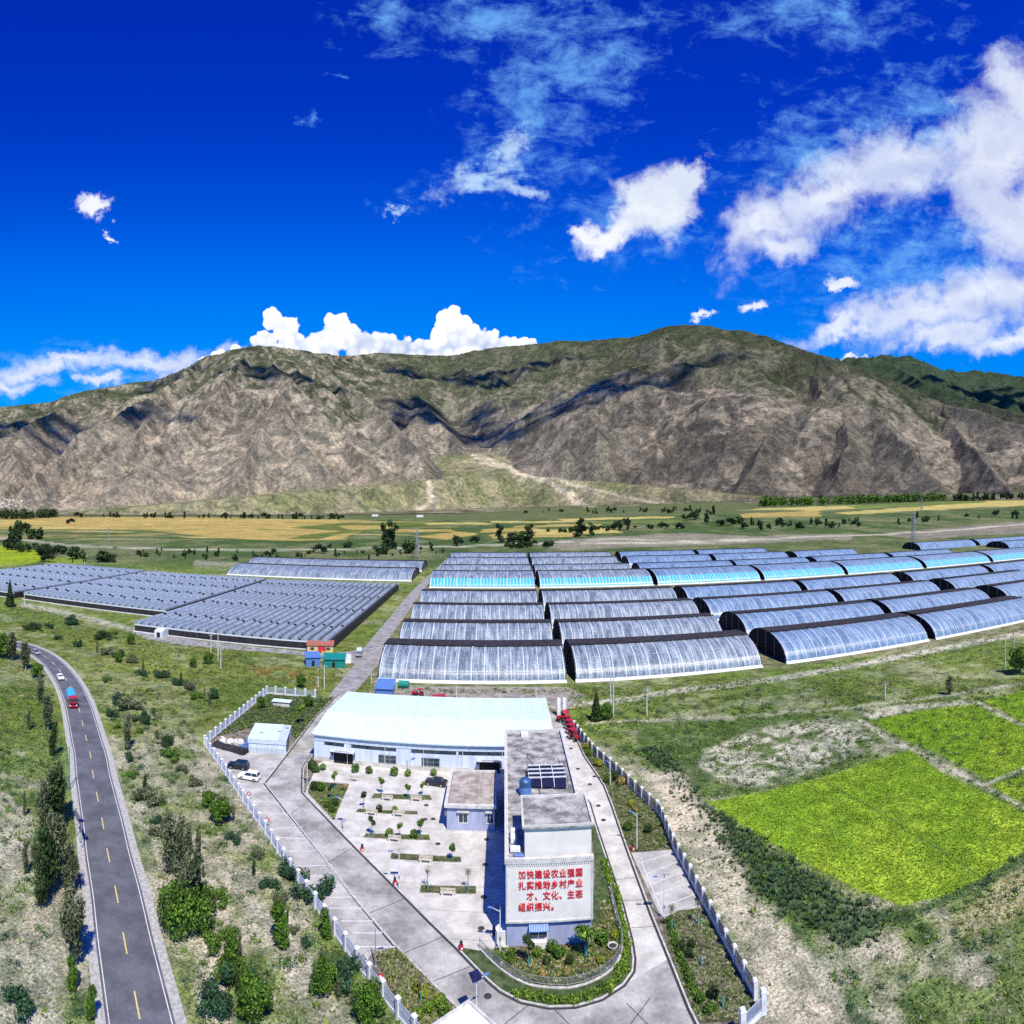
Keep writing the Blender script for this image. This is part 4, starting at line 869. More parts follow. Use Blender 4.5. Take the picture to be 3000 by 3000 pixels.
# gravel road between the greenhouses and the track to the left
gr_l = [(905, 2120), (970, 2030), (1040, 1945), (1060, 1905), (1206, 1732), (1309, 1637)]; gr_r = [(1313, 1641), (1239, 1732), (1197, 1790), (1127, 1889), (1106, 1950), (1030, 2040), (1000, 2105)]
sheet('gravel_road', Q(gr_l + gr_r), 0.04, M['gravel_road'])
sheet('gravel_road', Q([(1060, 1905), (1045, 1946), (940, 1925), (800, 1912), (620, 1898), (500, 1885), (430, 1872), (380, 1850), (400, 1840), (450, 1858), (560, 1874), (700, 1890), (860, 1905), (960, 1915)]), 0.045, M['gravel_road'])
sheet('dirt_yard', Q([(1110, 2010), (1400, 2010), (1660, 2012), (1720, 2040), (1650, 2085), (1590, 2055), (1030, 2045)]), 0.03, M['dirt'])

# ------------------------------------------------------------------ fences
def fence(label, P, step=3.0, bars=None, dark=False, h=2.05, z0=.05, capm=None, group='perimeter fences of white pillars and bars'):
    f = thing('fence', label, 'fence', tuple(P[0][:2]) + (0,), 0, group); o0 = Vector(P[0][:2])
    pm = MB().box(-.22, -.22, 0, .22, .22, 2.2).mesh('post', M['fence_white']); cm = MB().tbox(-.30, -.30, 2.2, .30, .30, 2.42, .10, .10).mesh('cap', M['fence_white'])
    pts = along([Vector((p[0], p[1], 0)) for p in P], step)
    bars_m = {}
    for i, (q, a) in enumerate(pts):
        p_ = mobj('post', pm, f, (q.x - o0.x, q.y - o0.y, z0), a); mobj('cap', cm, p_)
        if i < len(pts) - 1:
            r = pts[i + 1][0]; L = (r - q).length; aa = math.atan2(r.y - q.y, r.x - q.x); k = round(L, 1)
            if k not in bars_m:
                m = MB(); m.box(.23, -.10, 0, L - .23, .10, .42); lo = m.mesh('footing', M['fence_white'])
                m = MB()
                for zz in (.55, 1.15, 1.85): m.box(.22, -.03, zz, L - .22, .03, zz + .06)
                n = int((L - .5) / .14)
                for j in range(n): x = .3 + j * (L - .6) / max(n - 1, 1); m.box(x - .022, -.02, .44, x + .022, .02, h)
                bars_m[k] = (lo, m.mesh('railing', M['fence_dark'] if dark else M['fence_bar']))
            lo, rm = bars_m[k]
            mobj('footing', lo, f, (q.x - o0.x, q.y - o0.y, z0), aa); mobj('railing', rm, f, (q.x - o0.x, q.y - o0.y, z0), aa)
    return f
fence('white pillared fence running down the left side of the compound past the parking strip', FLW)
fence('white pillared fence round the overgrown north corner of the compound', FN)
fence('white pillared fence with dark bars along the right side of the compound', FRW, dark=True)
ga = G(2236, 2908, 2.4); gb = G(2176, 2966, 2.4)
g_ = thing('gate_fence', 'short fence panel with white end pillars at the bottom right corner of the compound', 'gate', tuple(ga[:2]) + (0,))
for p in (ga, gb): q = p - ga; m = MB().box(-.3, -.3, 0, .3, .3, 2.5).tbox(-.38, -.38, 2.5, .38, .38, 2.8, .12, .12).build('post', M['fence_white'], g_, loc=(q.x, q.y, .05))
q = gb - ga; m = MB(); L = q.length; m.box(.3, -.12, 0, L - .3, .12, .5)
m.build('footing', M['fence_white'], g_, loc=(0, 0, .05), rz=math.atan2(q.y, q.x))
m = MB()
for j in range(26): x = .4 + j * (L - .8) / 25; m.box(x - .02, -.02, .5, x + .02, .02, 2.0)
m.box(.3, -.03, 1.9, L - .3, .03, 2.0); m.box(.3, -.03, .7, L - .3, .03, .76); m.build('railing', M['fence_bar'], g_, loc=(0, 0, .05), rz=math.atan2(q.y, q.x))
# curved garden railing
gr = [(1405, 2780), (1445, 2822), (1500, 2865), (1550, 2888), (1590, 2895), (1665, 2898), (1733, 2880), (1790, 2845), (1820, 2800), (1822, 2750), (1806, 2690), (1790, 2620), (1782, 2590)]
grp = catmull([G(x, y, 0) for x, y in gr], 3)
f = thing('garden_railing', 'low grey metal railing curving round the front garden of the slogan building', 'railing', tuple(grp[0][:2]) + (0,))
o0 = Vector(grp[0][:2]); pts = along(grp, 2.2); pm = MB().rod((0, 0, 0), (0, 0, 1.15), .045, n=6).mesh('post', M['metal_grey'])
ribbon('footing', [Vector(p[:2]) - o0 for p in grp], -.15, .15, .25, M['kerb'], f, h=.2)
for i, (q, a) in enumerate(pts):
    mobj('post', pm, f, (q.x - o0.x, q.y - o0.y, .2), a)
    if i < len(pts) - 1:
        r = pts[i + 1][0]; L = (r - q).length; m = MB()
        for zz in (.3, 1.1): m.box(0, -.02, zz, L, .02, zz + .05)
        for j in range(16): x = (j + .5) * L / 16; m.box(x - .012, -.012, .3, x + .012, .012, 1.1)
        m.build('railing', M['metal_grey'], f, loc=(q.x - o0.x, q.y - o0.y, .2), rz=math.atan2(r.y - q.y, r.x - q.x))

# ------------------------------------------------------------------ slogan building
BR = R(.75); b0 = G(1484, 2774)
bl_ = thing('office_building', 'long flat roofed grey and white building with a red slogan on its end wall', 'building', (b0.x, b0.y, .1), BR)
BW, BD, BH = 10.9, 43.5, 11.1
MB().box(0, 0, 0, BW, BD, 3.4).build('ground_storey', M['blue_plaster'], bl_)
MB().box(-.02, -.35, 3.4, BW + .12, 0.0, BH - .35).build('slogan_wall', M['plaster'], bl_, bevel=.03)
MB().box(-.02, .002, 3.4, BW + .12, BD, BH - .36).build('upper_storey', M['plaster'], bl_)
m = MB().box(-.12, -.45, 3.18, BW + .22, -.002, 3.42); m.build('ledge', M['coping'], bl_)
m = MB().box(-.10, -.42, 3.42, .16, -.352, BH - .36).box(BW - .05, -.42, 3.42, BW + .2, -.352, BH - .36); m.build('wall_frame', M['coping'], bl_)
MB().box(.3, .3, BH - .35, BW - .1, BD - .1, BH - .02).build('roof', M['concrete_roof'], bl_)
# parapet in four pieces, butted
pz0, pz1, pw = BH - .35, BH + .55, .42
MB().box(-.25, -.5, pz0, BW + .3, -.04, pz1 - .25).build('parapet', M['coping'], bl_)
MB().box(-.25, -.038, pz0, .28, BD - .02, pz1).build('parapet', M['coping'], bl_); MB().box(BW - .15, 8.6, pz0, BW + .38, BD - .02, pz1).build('parapet', M['coping'], bl_)
MB().box(-.25, BD, pz0, BW + .38, BD + .45, pz1).build('parapet', M['coping'], bl_)
m = MB()
for i in range(38): m.box(.2 + i * .28, -.47, BH - .62, .34 + i * .28, -.352, BH - .36)
m.build('dentil_course', M['plaster'], bl_)
# roof felt joints, cracks and cables
for pts in ([(4.0, 33.5), (3.9, 31.5), (4.6, 28.9), (4.5, 27)], [(5.2, 19.6), (5.4, 16.5), (6.1, 14.6), (6.0, 13.6), (5.3, 11.2)], [(3.6, 20), (3.5, 26)], [(9.3, 31), (9.7, 20)]):
    m = MB()
    for a, b in zip(pts[:-1], pts[1:]): m.rod((*a, BH + .03), (*b, BH + .03), .05, n=5)
    m.build('roof_cable', M['dark'], bl_)
MB().box(3.0, BD - 2.2, BH, 4.4, BD - .3, BH + .5).build('roof_hatch', M['plaster'], bl_)
# slogan characters
PW = BW
fc = {}
def ch_mesh(c):
    if c in fc: return fc[c]
    cu = bpy.data.curves.new('ch', 'FONT'); cu.body = c; cu.size = 1.0; cu.offset = 0.012; cu.extrude = .05; cu.resolution_u = 3
    o = bpy.data.objects.new('tmp', cu); COL.objects.link(o); bpy.context.view_layer.update()
    me = bpy.data.meshes.new_from_object(o.evaluated_get(bpy.context.evaluated_depsgraph_get())); bpy.data.objects.remove(o); me.name = 'character'
    me.materials.clear(); me.materials.append(M['red_paint']); fc[c] = me; return me
lines = ['加快建设农业强国', '扎实推动乡村产业', ' 才、文化、生态', '组织振兴。']
for li, ln in enumerate(lines):
    for ci, c in enumerate(ln):
        if c == ' ': continue
        o = mobj('character', ch_mesh(c), bl_, (1.50 + ci * 1.045, -.40, 8.93 - li * 1.38)); o.rotation_euler = (R(90), 0, 0); o.scale = (.98, 1.12, 1)
# window with blue awning, unit, lamp on the ground storey
wn = MB().box(3.0, -.06, 1.0, 5.2, .05, 2.4).build('window', M['glass'], bl_)
MB().box(2.9, -.09, .92, 5.3, -.062, 1.0).box(2.9, -.09, 2.4, 5.3, -.062, 2.48).box(4.05, -.085, 1.0, 4.13, -.062, 2.4).box(2.9, -.09, 1.0, 3.0, -.062, 2.4).box(5.2, -.09, 1.0, 5.3, -.062, 2.4).build('frame', M['white_paint'], wn)
aw = MB().add([(2.85, -.07, 3.0), (5.35, -.07, 3.0), (5.35, -1.1, 2.5), (2.85, -1.1, 2.5), (2.85, -.07, 2.94), (5.35, -.07, 2.94), (5.35, -1.1, 2.44), (2.85, -1.1, 2.44)], [(0, 3, 2, 1), (4, 5, 6, 7), (0, 1, 5, 4), (1, 2, 6, 5), (2, 3, 7, 6), (3, 0, 4, 7)]).build('awning', M['blue_sheet'], bl_)
m = MB()
for i in range(12): m.add([(2.9 + i * .21, -.075, 3.03), (2.95 + i * .21, -.075, 3.03), (2.95 + i * .21, -1.1, 2.53), (2.9 + i * .21, -1.1, 2.53)], [(0, 3, 2, 1)])
m.build('rib', M['panel_white'], aw)
MB().box(3.1, -.8, .02, 5.1, -.05, .9).build('step', M['plaster'], bl_)
MB().box(1.8, -.25, 2.95, 2.1, -.02, 3.1).build('wall_lamp', M['white_paint'], bl_)
# windows and doors along the left flank (seen from other places)
wm_ = MB().box(-.05, 0, 0, .04, 1.6, 1.5).mesh('window', M['glass'])
for j in range(11):
    for st in range(3): mobj('window', wm_, bl_, (-.01 if st == 0 else -.03, 2 + j * 3.7, 1.1 + st * 3.5))
# stair head on the roof
PX0, PX1, PY0, PY1, PZ = 2.35, BW + .12, .55, 8.2, BH + 3.7
MB().box(PX0, PY0, BH - .3, PX1, PY1, PZ).build('stair_head', M['plaster'], bl_)
MB().box(PX0 - .35, PY0 - .35, PZ, PX1 + .3, PY1 + .35, PZ + .22).build('stair_head_roof', M['concrete_roof'], bl_)
for a in ((PX0 - .35, PY0 - .35, PX0 - .1, PY1 + .35), (PX1 + .02, PY0 - .35, PX1 + .3, PY1 + .35), (PX0 - .098, PY1 + .1, PX1 + .018, PY1 + .35), (PX0 - .098, PY0 - .35, PX1 + .018, PY0 - .2)):
    MB().box(a[0], a[1], PZ + .22, a[2], a[3], PZ + (.5 if a[1] > 0 else .3)).build('stair_head_parapet', M['coping'], bl_)
MB().box(PX0 - .04, 4.2, BH, PX0, 5.3, BH + 2.1).build('door', M['dark'], bl_)
# equipment on the terrace
for i, (x, y, w, d, h, mt, nm, lb) in enumerate([(.55, 3.4, .8, 1.3, .9, 'white_paint', 'air_unit', 'white box unit on the narrow roof terrace left of the stair head'), (.5, 1.4, 1.3, .9, .6, 'white_paint', 'air_unit', 'lower white box unit at the front corner of the roof terrace'), (1.0, .25, 1.2, .6, .35, 'blue_sheet', 'plastic_bin', 'blue plastic tub behind the front parapet of the roof'), (.6, 5.2, .7, .7, 1.0, 'white_paint', 'air_unit', 'upright white box unit beside the stair head door')]):
    c_, s_ = math.cos(BR), math.sin(BR); X_ = b0.x + x * c_ - y * s_; Y_ = b0.y + x * s_ + y * c_
    o = thing(nm, lb, 'rooftop unit' if mt != 'blue_sheet' else 'tub', (X_, Y_, BH + .1), BR)
    MB().box(0, 0, .1, w, d, h).build('casing', M[mt], o, bevel=.04)
    m = MB(); [m.box(xx, yy, 0, xx + .1, yy + .1, .1) for xx in (0, w - .1) for yy in (0, d - .1)]; m.build('feet', M['metal_grey'], o)
# solar water heater array
def roofpt(x, y): c_, s_ = math.cos(BR), math.sin(BR); return (b0.x + x * c_ - y * s_, b0.y + x * s_ + y * c_, BH + .1)
hx, hy = 3.7, 19.3
sh = thing('solar_water_heater', 'rack of dark vacuum tube collectors on the long flat roof', 'solar heater', roofpt(hx, hy), BR)
for r_ in range(4):
    for c_ in range(3):
        x0 = c_ * 2.02; y0 = r_ * 1.55 - .25 * c_
        pnl = MB(); pnl.add([(x0, y0, .5), (x0 + 1.9, y0, .5), (x0 + 1.9, y0 + 1.35, 1.3), (x0, y0 + 1.35, 1.3), (x0, y0, .42), (x0 + 1.9, y0, .42), (x0 + 1.9, y0 + 1.35, 1.22), (x0, y0 + 1.35, 1.22)], [(0, 1, 2, 3), (7, 6, 5, 4), (0, 4, 5, 1), (1, 5, 6, 2), (2, 6, 7, 3), (3, 7, 4, 0)])
        p_ = pnl.build('collector_panel', M['solar'], sh)
        t_ = MB()
        for j in range(6): t_.rod((x0 + .15 + j * .32, y0 + .05, .56), (x0 + .15 + j * .32, y0 + 1.3, 1.30), .035, n=5)
        t_.build('tube', M['dark'], p_)
    m = MB().box(-.1, r_ * 1.55 + 1.12, 1.24, 6.1, r_ * 1.55 + 1.32, 1.42); m.build('header_pipe', M['pole_white'], sh)
for x in (-.08, 1.94, 3.96):
    for r_ in range(4): y = r_ * 1.55 - .25 * round((x + .08) / 2.02); MB().add([(x, y, .56), (x + .07, y, .56), (x + .07, y + 1.35, 1.36), (x, y + 1.35, 1.36), (x, y, .46), (x + .07, y, .46), (x + .07, y + 1.35, 1.26), (x, y + 1.35, 1.26)], [(0, 1, 2, 3), (7, 6, 5, 4), (0, 4, 5, 1), (1, 5, 6, 2), (2, 6, 7, 3), (3, 7, 4, 0)]).build('panel_frame', M['pole_white'], sh)
m = MB()
for x in (0, 2.0, 4.0, 6.0):
    m.box(x - .04, -.4, .3, x + .04, 6.2, .38)
    for y in (0, 3, 6): m.box(x - .04, y - .04, 0, x + .04, y + .04, .32)
m.build('rack', M['pole_white'], sh)
MB().rod((-.1, -.4, .9), (-.1, 6.3, 1.5), .05).rod((6.1, -.4, .9), (6.1, 6.3, 1.5), .05).build('side_rail', M['dark'], sh)
o = thing('water_tank', 'cylindrical blue steel water tank standing on the roof beside the collectors', 'water tank', roofpt(3.0, 17.6), BR)
MB().lathe([(.9, .3), (.95, .35), (.95, 1.2), (.9, 1.25)], 18).build('lower_band', M['blue_sheet'], o, smooth=False)
MB().lathe([(.9, 1.25), (.94, 1.3), (.94, 2.2), (.6, 2.55), (.2, 2.62)], 18).build('tank', M['tank_blue'], o)
m = MB(); [m.box(x - .05, y - .05, 0, x + .05, y + .05, .3) for x in (-.6, .6) for y in (-.6, .6)]; m.build('leg', M['metal_grey'], o)
o = thing('roof_box', 'cream boxes beside the blue tank on the long flat roof', 'pump box', roofpt(3.4, 13.2), BR)
MB().box(0, 0, 0, 1.7, 1.3, 1.0).build('casing', M['plaster'], o, bevel=.03); MB().box(-.1, -.1, 1.0, 1.8, 1.4, 1.1).build('lid', M['coping'], o); MB().box(.2, 1.6, 0, 1.7, 2.7, .7).build('side_casing', M['plaster'], o)

# ------------------------------------------------------------------ small annex
a0 = G(1309, 2433); an = thing('annex_building', 'single storey blue grey annex with a brownish flat roof beside the courtyard', 'building', (a0.x, a0.y, .1), R(1.0))
AW, AD, AH = 8.3, 13.4, 4.2
MB().box(0, 0, 0, AW, AD, AH - .2).build('wall', M['blue_plaster'], an)
MB().box(.2, .2, AH - .2, AW - .2, AD - .2, AH + .1).build('roof', M['concrete_brown'], an)
for a in ((-.45, -.5, AW + .3, .1), (-.45, .102, .1, AD + .3), (AW - .05, .102, AW + .3, AD + .3), (.102, AD - .1, AW - .052, AD + .3)): MB().box(a[0], a[1], AH - .15, a[2], a[3], AH + .42).build('parapet', M['coping'], an, bevel=.02)
m = MB().box(2.6, .3, AH + .1, 2.66, AD - .3, AH + .13).box(5.4, .3, AH + .1, 5.46, AD - .3, AH + .13); m.build('roof_seam', M['coping'], an)
for x in (2.1, 7.0):
    w_ = MB().box(x, -.05, 1.4, x + (1.5 if x < 5 else 1.0), .05, 2.9).build('window', M['glass'], an)
    x1 = x + (1.5 if x < 5 else 1.0)
    MB().box(x - .1, -.09, 1.28, x1 + .1, -.052, 1.4).box(x - .1, -.09, 2.9, x1 + .1, -.052, 3.0).box(x - .1, -.09, 1.4, x, -.052, 2.9).box(x1, -.09, 1.4, x1 + .1, -.052, 2.9).box((x + x1) / 2 - .03, -.08, 1.4, (x + x1) / 2 + .03, -.052, 2.9).build('frame', M['white_paint'], w_)
    MB().box(x - .3, -.5, 3.3, x1 + .3, -.002, 3.42).build('canopy', M['coping'], an)
MB().box(-.06, 5.5, 0, 0, 6.6, 2.2).build('door', M['dark'], an); MB().box(-.6, 2, 1.4, -.02, 2.9, 2.3).build('air_unit', M['metal_grey'], an); MB().box(-.5, 9.5, 3.0, -.02, 10.5, 3.6).build('air_unit', M['metal_grey'], an)

# ------------------------------------------------------------------ warehouse
WX0, WX1, WY0, WY1, WR = -42.9, 8.6, 130.2, 161.0, 142.0
EZ, RZ = 5.7, 7.1
wh = thing('warehouse', 'long white warehouse with a pale mint metal roof and dark ribbon windows', 'warehouse', ((WX0 + WX1) / 2, WY0, .08), R(.3))
hw = (WX1 - WX0) / 2; D = WY1 - WY0; rr = WR - WY0
def gable(y0, y1, z): return [(y0, 0), (y1, 0), (y1, z), (rr, z + 1.2), (y0, z)]
m = MB().prof_y([(0.0, 1.0), (.25, 1.0), (.25, 3.6), (0.0, 3.6)], -hw, hw); m.build('front_wall', M['panel_white'], wh)
MB().prof_y([(0.26, 0), (D, 0), (D, EZ - .1), (rr, RZ - .1), (.26, EZ - .1)], -hw + .02, hw - .02).build('wall', M['panel_white'], wh)
MB().box(-hw - .03, -.06, 0, hw + .03, .24, .998).build('plinth', M['concrete'], wh)
MB().box(-hw, -.10, 4.45, hw, .24, EZ + .12).build('fascia', M['fascia'], wh)
MB().box(-hw + .1, .06, 3.62, hw - .1, .24, 4.44).build('window_strip', M['dark'], wh)
for x0, x1 in [(-23.4, -18.9), (-17.3, -13.8), (-13.6, -7.4), (-4.2, -1.6), (-1.4, 5.4), (5.9, 12.2), (12.5, 18.6)]:
    n = max(1, round((x1 - x0) / 1.5)); s_ = (x1 - x0) / n
    for i in range(n): w_ = MB().box(x0 + i * s_ + .05, .0, 3.66, x0 + (i + 1) * s_ - .05, .058, 4.40).build('window', M['glass'], wh)
for x0, x1 in [(-hw + .1, -23.4), (-18.9, -17.3), (-7.4, -4.2), (5.4, 5.9), (18.6, hw - .1)]: MB().box(x0, .0, 3.62, x1, .058, 4.44).build('cladding', M['panel_white'], wh)
for y0, z0, y1, z1, mt in ((-.35, EZ + .13, rr, RZ, 'mint'), (rr, RZ, D + .3, EZ + .1, 'mint')):
    m = MB().add([(-hw - .4, y0, z0), (hw + .4, y0, z0), (hw + .4, y1, z1), (-hw - .4, y1, z1), (-hw - .4, y0, z0 + .12), (hw + .4, y0, z0 + .12), (hw + .4, y1, z1 + .12), (-hw - .4, y1, z1 + .12)], [(0, 3, 2, 1), (4, 5, 6, 7), (0, 1, 5, 4), (1, 2, 6, 5), (2, 3, 7, 6), (3, 0, 4, 7)])
    m.build('roof', M[mt], wh)
# standing seams of the roof sheets: past three hundred pieces, joined
m = MB()
n = 84
for i in range(n + 1):
    x = -hw - .35 + i * (2 * hw + .7) / n
    for y0, z0, y1, z1 in ((-.35, EZ + .25, rr - .01, RZ + .12), (rr + .01, RZ + .12, D + .3, EZ + .22)):
        m.add([(x - .03, y0, z0), (x + .03, y0, z0), (x + .03, y1, z1), (x - .03, y1, z1), (x - .03, y0, z0 + .05), (x + .03, y0, z0 + .05), (x + .03, y1, z1 + .05), (x - .03, y1, z1 + .05)], [(4, 5, 6, 7), (0, 1, 5, 4), (3, 0, 4, 7), (1, 2, 6, 5)])
o = m.build('roof_seam', M['mint'], wh); o['kind'] = 'stuff'
MB().box(-hw - .4, rr - .25, RZ + .13, hw + .4, rr + .25, RZ + .2).build('ridge_cap', M['mint'], wh)
MB().box(hw + .401, -.35, EZ - .2, hw + .6, rr, EZ + .5).build('verge', M['coping'], wh); MB().box(-hw - .6, -.35, EZ - .2, -hw - .401, D, EZ + .5).build('verge', M['coping'], wh)
MB().box(-hw, -.6, EZ + .02, hw, -.36, EZ + .2).build('gutter', M['fascia'], wh)
for i, x in enumerate((-21.2, 10.3, 19.6)):
    dr = MB().box(x, -.08, .02, x + 4.3, -.061, 2.75).build('doorway', M['dark'], wh)
    MB().box(x - .5, -1.5, 2.85, x + 4.8, -.1, 2.97).build('canopy', M['panel_white'], wh)
    sg = MB().box(x - .3, -1.58, 2.98, x + 4.6, -1.48, 3.55).build('sign_board', M['white_paint'], wh)
    g2 = MB()
    for j in range(11):
        xx = x + .55 + j * .32
        for q in range(3): g2.box(xx + .02, -1.6, 3.14 + q * .09, xx + .2, -1.582, 3.18 + q * .09)
        g2.box(xx + .09, -1.602, 3.12, xx + .13, -1.5825, 3.4)
    g2.build('sign_lettering', M['dark'], sg)
    for sx in (-.5, 4.4): MB().add([(x + sx, -1.5, 2.85), (x + sx + .35, -.1, 1.2), (x + sx + .35, -.1, 2.85), (x + sx + .02, -1.5, 2.84)], [(0, 1, 2, 3)]).build('bracket', M['glass'], wh)
for x in (-11.2, -1.9):
    w_ = MB().box(x, -.10, 1.1, x + 3.8, -.001, 2.7).build('window', M['glass'], wh)
    mm = MB().box(x - .1, -.13, 1.0, x + 3.9, -.102, 1.1).box(x - .1, -.13, 2.7, x + 3.9, -.102, 2.8)
    for t in (0, .32, .66, 1): mm.box(x - .05 + t * 3.8, -.13, 1.1, x + .02 + t * 3.8, -.102, 2.7)
    mm.box(x, -.125, 1.9, x + 3.8, -.102, 1.95); mm.build('frame', M['metal_grey'], w_)
m = MB()
for x in (-9.8 + i * 8.3 for i in range(-1, 4)): m.rod((x, -.2, .1), (x, -.2, 4.4), .05, n=5)
m.build('downpipe', M['white_paint'], wh)
# prefab with mint roof and slatted front
q0 = G(728, 2205); q1 = G(838, 2212); L = (q1 - q0).length
pf = thing('prefab_building', 'small pale blue prefab with a mint flat roof by the left parking place', 'hut', (q0.x, q0.y, .1), math.atan2(q1.y - q0.y, q1.x - q0.x))
MB().box(0, 0, 0, L, 9.5, 3.1).build('wall', M['panel_white'], pf); MB().box(-.15, -.15, 3.1, L - 1.8, 9.6, 3.3).build('roof', M['mint'], pf); MB().box(L - 1.78, -.15, 3.1, L + .15, 9.6, 3.22).build('roof', M['fascia'], pf)
MB().box(-.15, -.16, 2.2, L + .1, -.002, 3.08).build('fascia', M['fascia'], pf)
m = MB()
for i in range(26): m.box(.2 + i * (L - .5) / 26, -.12, .1, .3 + i * (L - .5) / 26, -.01, 1.2)
m.build('slat_front', M['metal_grey'], pf)
MB().box(L, 1, .3, L + .06, 2.4, 2.6).build('door', M['dark'], pf); MB().box(L, 4, .3, L + .06, 5.4, 2.6).build('door', M['dark'], pf)
for x, y in ((2, 3), (6, 4.5), (7.5, 7)): MB().box(x, y, 3.3, x + .8, y + .5, 3.45).build('roof_vent', M['metal_grey'], pf)
# gatehouse roof at the bottom edge
p0 = G(1372, 2945, 3.4)
gh = thing('gatehouse', 'small gatehouse with a pale flat roof at the bottom of the drive', 'building', (p0.x, p0.y, 0.08), R(45))
MB().box(-5.0, -5.0, 0, 0, 0, 3.0).build('wall', M['blue_plaster'], gh); MB().box(-5.4, -5.4, 3.0, .4, .4, 3.3).build('roof', M['plaster'], gh)
for a in ((-5.4, -5.4, .4, -5.15), (-5.4, .15, .4, .4), (-5.4, -5.148, -5.15, .148), (.15, -5.148, .4, .148)): MB().box(a[0], a[1], 3.3, a[2], a[3], 3.55).build('parapet', M['coping'], gh)
MB().box(-3.6, -5.06, .9, -1.6, -5.0, 2.2).build('window', M['glass'], gh); MB().box(-.01, -3, 0, .05, -2, 2.1).build('door', M['glass'], gh)

# huts beyond
def hut(label, a, b, depth, h, wall, roof, slope=.6, cat='hut', nm='shed', door=True):
    A_, B_ = G(*a), G(*b); L = (B_ - A_).length
    o = thing(nm, label, cat, (A_.x, A_.y, .02), math.atan2(B_.y - A_.y, B_.x - A_.x))
    MB().prof_y([(0, 0), (depth, 0), (depth, h), (0, h + slope * .0)], 0, L).build('wall', M[wall], o)
    MB().add([(-.3, -.4, h + .02), (L + .3, -.4, h + .02), (L + .3, depth + .3, h + slope), (-.3, depth + .3, h + slope), (-.3, -.4, h + .14), (L + .3, -.4, h + .14), (L + .3, depth + .3, h + slope + .12), (-.3, depth + .3, h + slope + .12)], [(0, 3, 2, 1), (4, 5, 6, 7), (0, 1, 5, 4), (1, 2, 6, 5), (2, 3, 7, 6), (3, 0, 4, 7)]).build('roof', M[roof], o)
    if door: MB().box(L * .4, -.05, 0, L * .4 + 1, -.001, 2).build('door', M['dark'], o)
    return o, L
o, L = hut('blue corrugated shed at the corner of the gravel road', (897, 1953), (938, 1952), 6, 3.0, 'blue_sheet', 'blue_sheet')
o, L = hut('teal green corrugated shed next to the blue shed', (948, 1956), (1010, 1957), 6, 2.8, 'teal_sheet', 'teal_sheet', .7)
MB().box(1, 6.2, 0, L + 2, 6.6, 3.2).build('back_wall', M['white_paint'], o)
o, L = hut('small cottage with a red tiled roof and yellow walls against the dark greenhouse side', (900, 1911), (976, 1912), 4.5, 2.6, 'yellow_wall', 'terracotta', .9, 'cottage', 'cottage', False)
for x in (1.2, L - 2.6): w_ = MB().box(x, -.06, .9, x + 1.4, -.001, 1.9).build('window', M['glass'], o)
MB().box(L * .42, -.06, 0, L * .42 + 1.2, -.001, 2.2).build('door', M['red_paint'], o); MB().box(L * .55, -.07, .6, L * .55 + 1.6, -.001, 2.2).build('banner', M['red_paint'], o)
hut('low blue roofed shed just behind the warehouse', (1100, 2042), (1150, 2044), 7, 2.4, 'blue_sheet', 'blue_sheet', .9, door=False)
o, L = hut('little turquoise pump hut at the foot of the cyan shaded greenhouse', (1925, 1707), (1944, 1707), 5, 4, 'teal_sheet', 'teal_sheet', .2, door=False)
o = thing('tank', 'small dark green tank lying on the dirt in front of the greenhouses', 'tank', tuple(G(1183, 2016))); MB().rod((-1.6, 0, 1.2), (1.6, 0, 1.2), 1.1, n=14).build('tank_body', M['teal_sheet'], o); MB().box(-1.2, -.6, 0, -.9, .6, .5).box(.9, -.6, 0, 1.2, .6, .5).build('saddle', M['metal_grey'], o)
gp = thing('gate_pillars', 'pair of plain white gate pillars at the warehouse corner', 'gate', tuple(G(1637, 2096)))
for x in (0, 1.5): MB().box(x - .45, -.4, 0, x + .45, .4, 4.6).build('post', M['white_paint'], gp, bevel=.04)
# ------------------------------------------------------------------ greenhouses
T0 = -0.0275; PHI = 0.0275
AL = Vector((math.cos(PHI), math.sin(PHI), 0)); NO = Vector((-math.sin(PHI), math.cos(PHI), 0))
def arch(Dr, Db, zr, n=18, q=2.3, e=.52):
    out = []
    for i in range(n + 1):
        y = Dr * (1 - math.cos(PI / 2 * i / n)) if i < n else Dr
        out.append((y, zr * (1 - abs(1 - y / Dr) ** q) ** e))
    L = Db - Dr
    for i in range(1, n // 2 + 1):
        t = i / (n // 2); out.append((Dr + L * math.sin(PI / 2 * t), zr * max(1 - math.sin(PI / 2 * t) ** q, 0) ** e))
    return out
def sweep(m, prof, x0, x1, nx=1, dz=0.0):
    n = len(prof); V = []; F = []
    for j in range(nx + 1):
        x = x0 + (x1 - x0) * j / nx
        for y, z in prof: V.append((x, y, z + dz))
    for j in range(nx):
        for i in range(n - 1): F.append((j * n + i, (j + 1) * n + i, (j + 1) * n + i + 1, j * n + i + 1))
    return m.add(V, F)
_ribs = {}
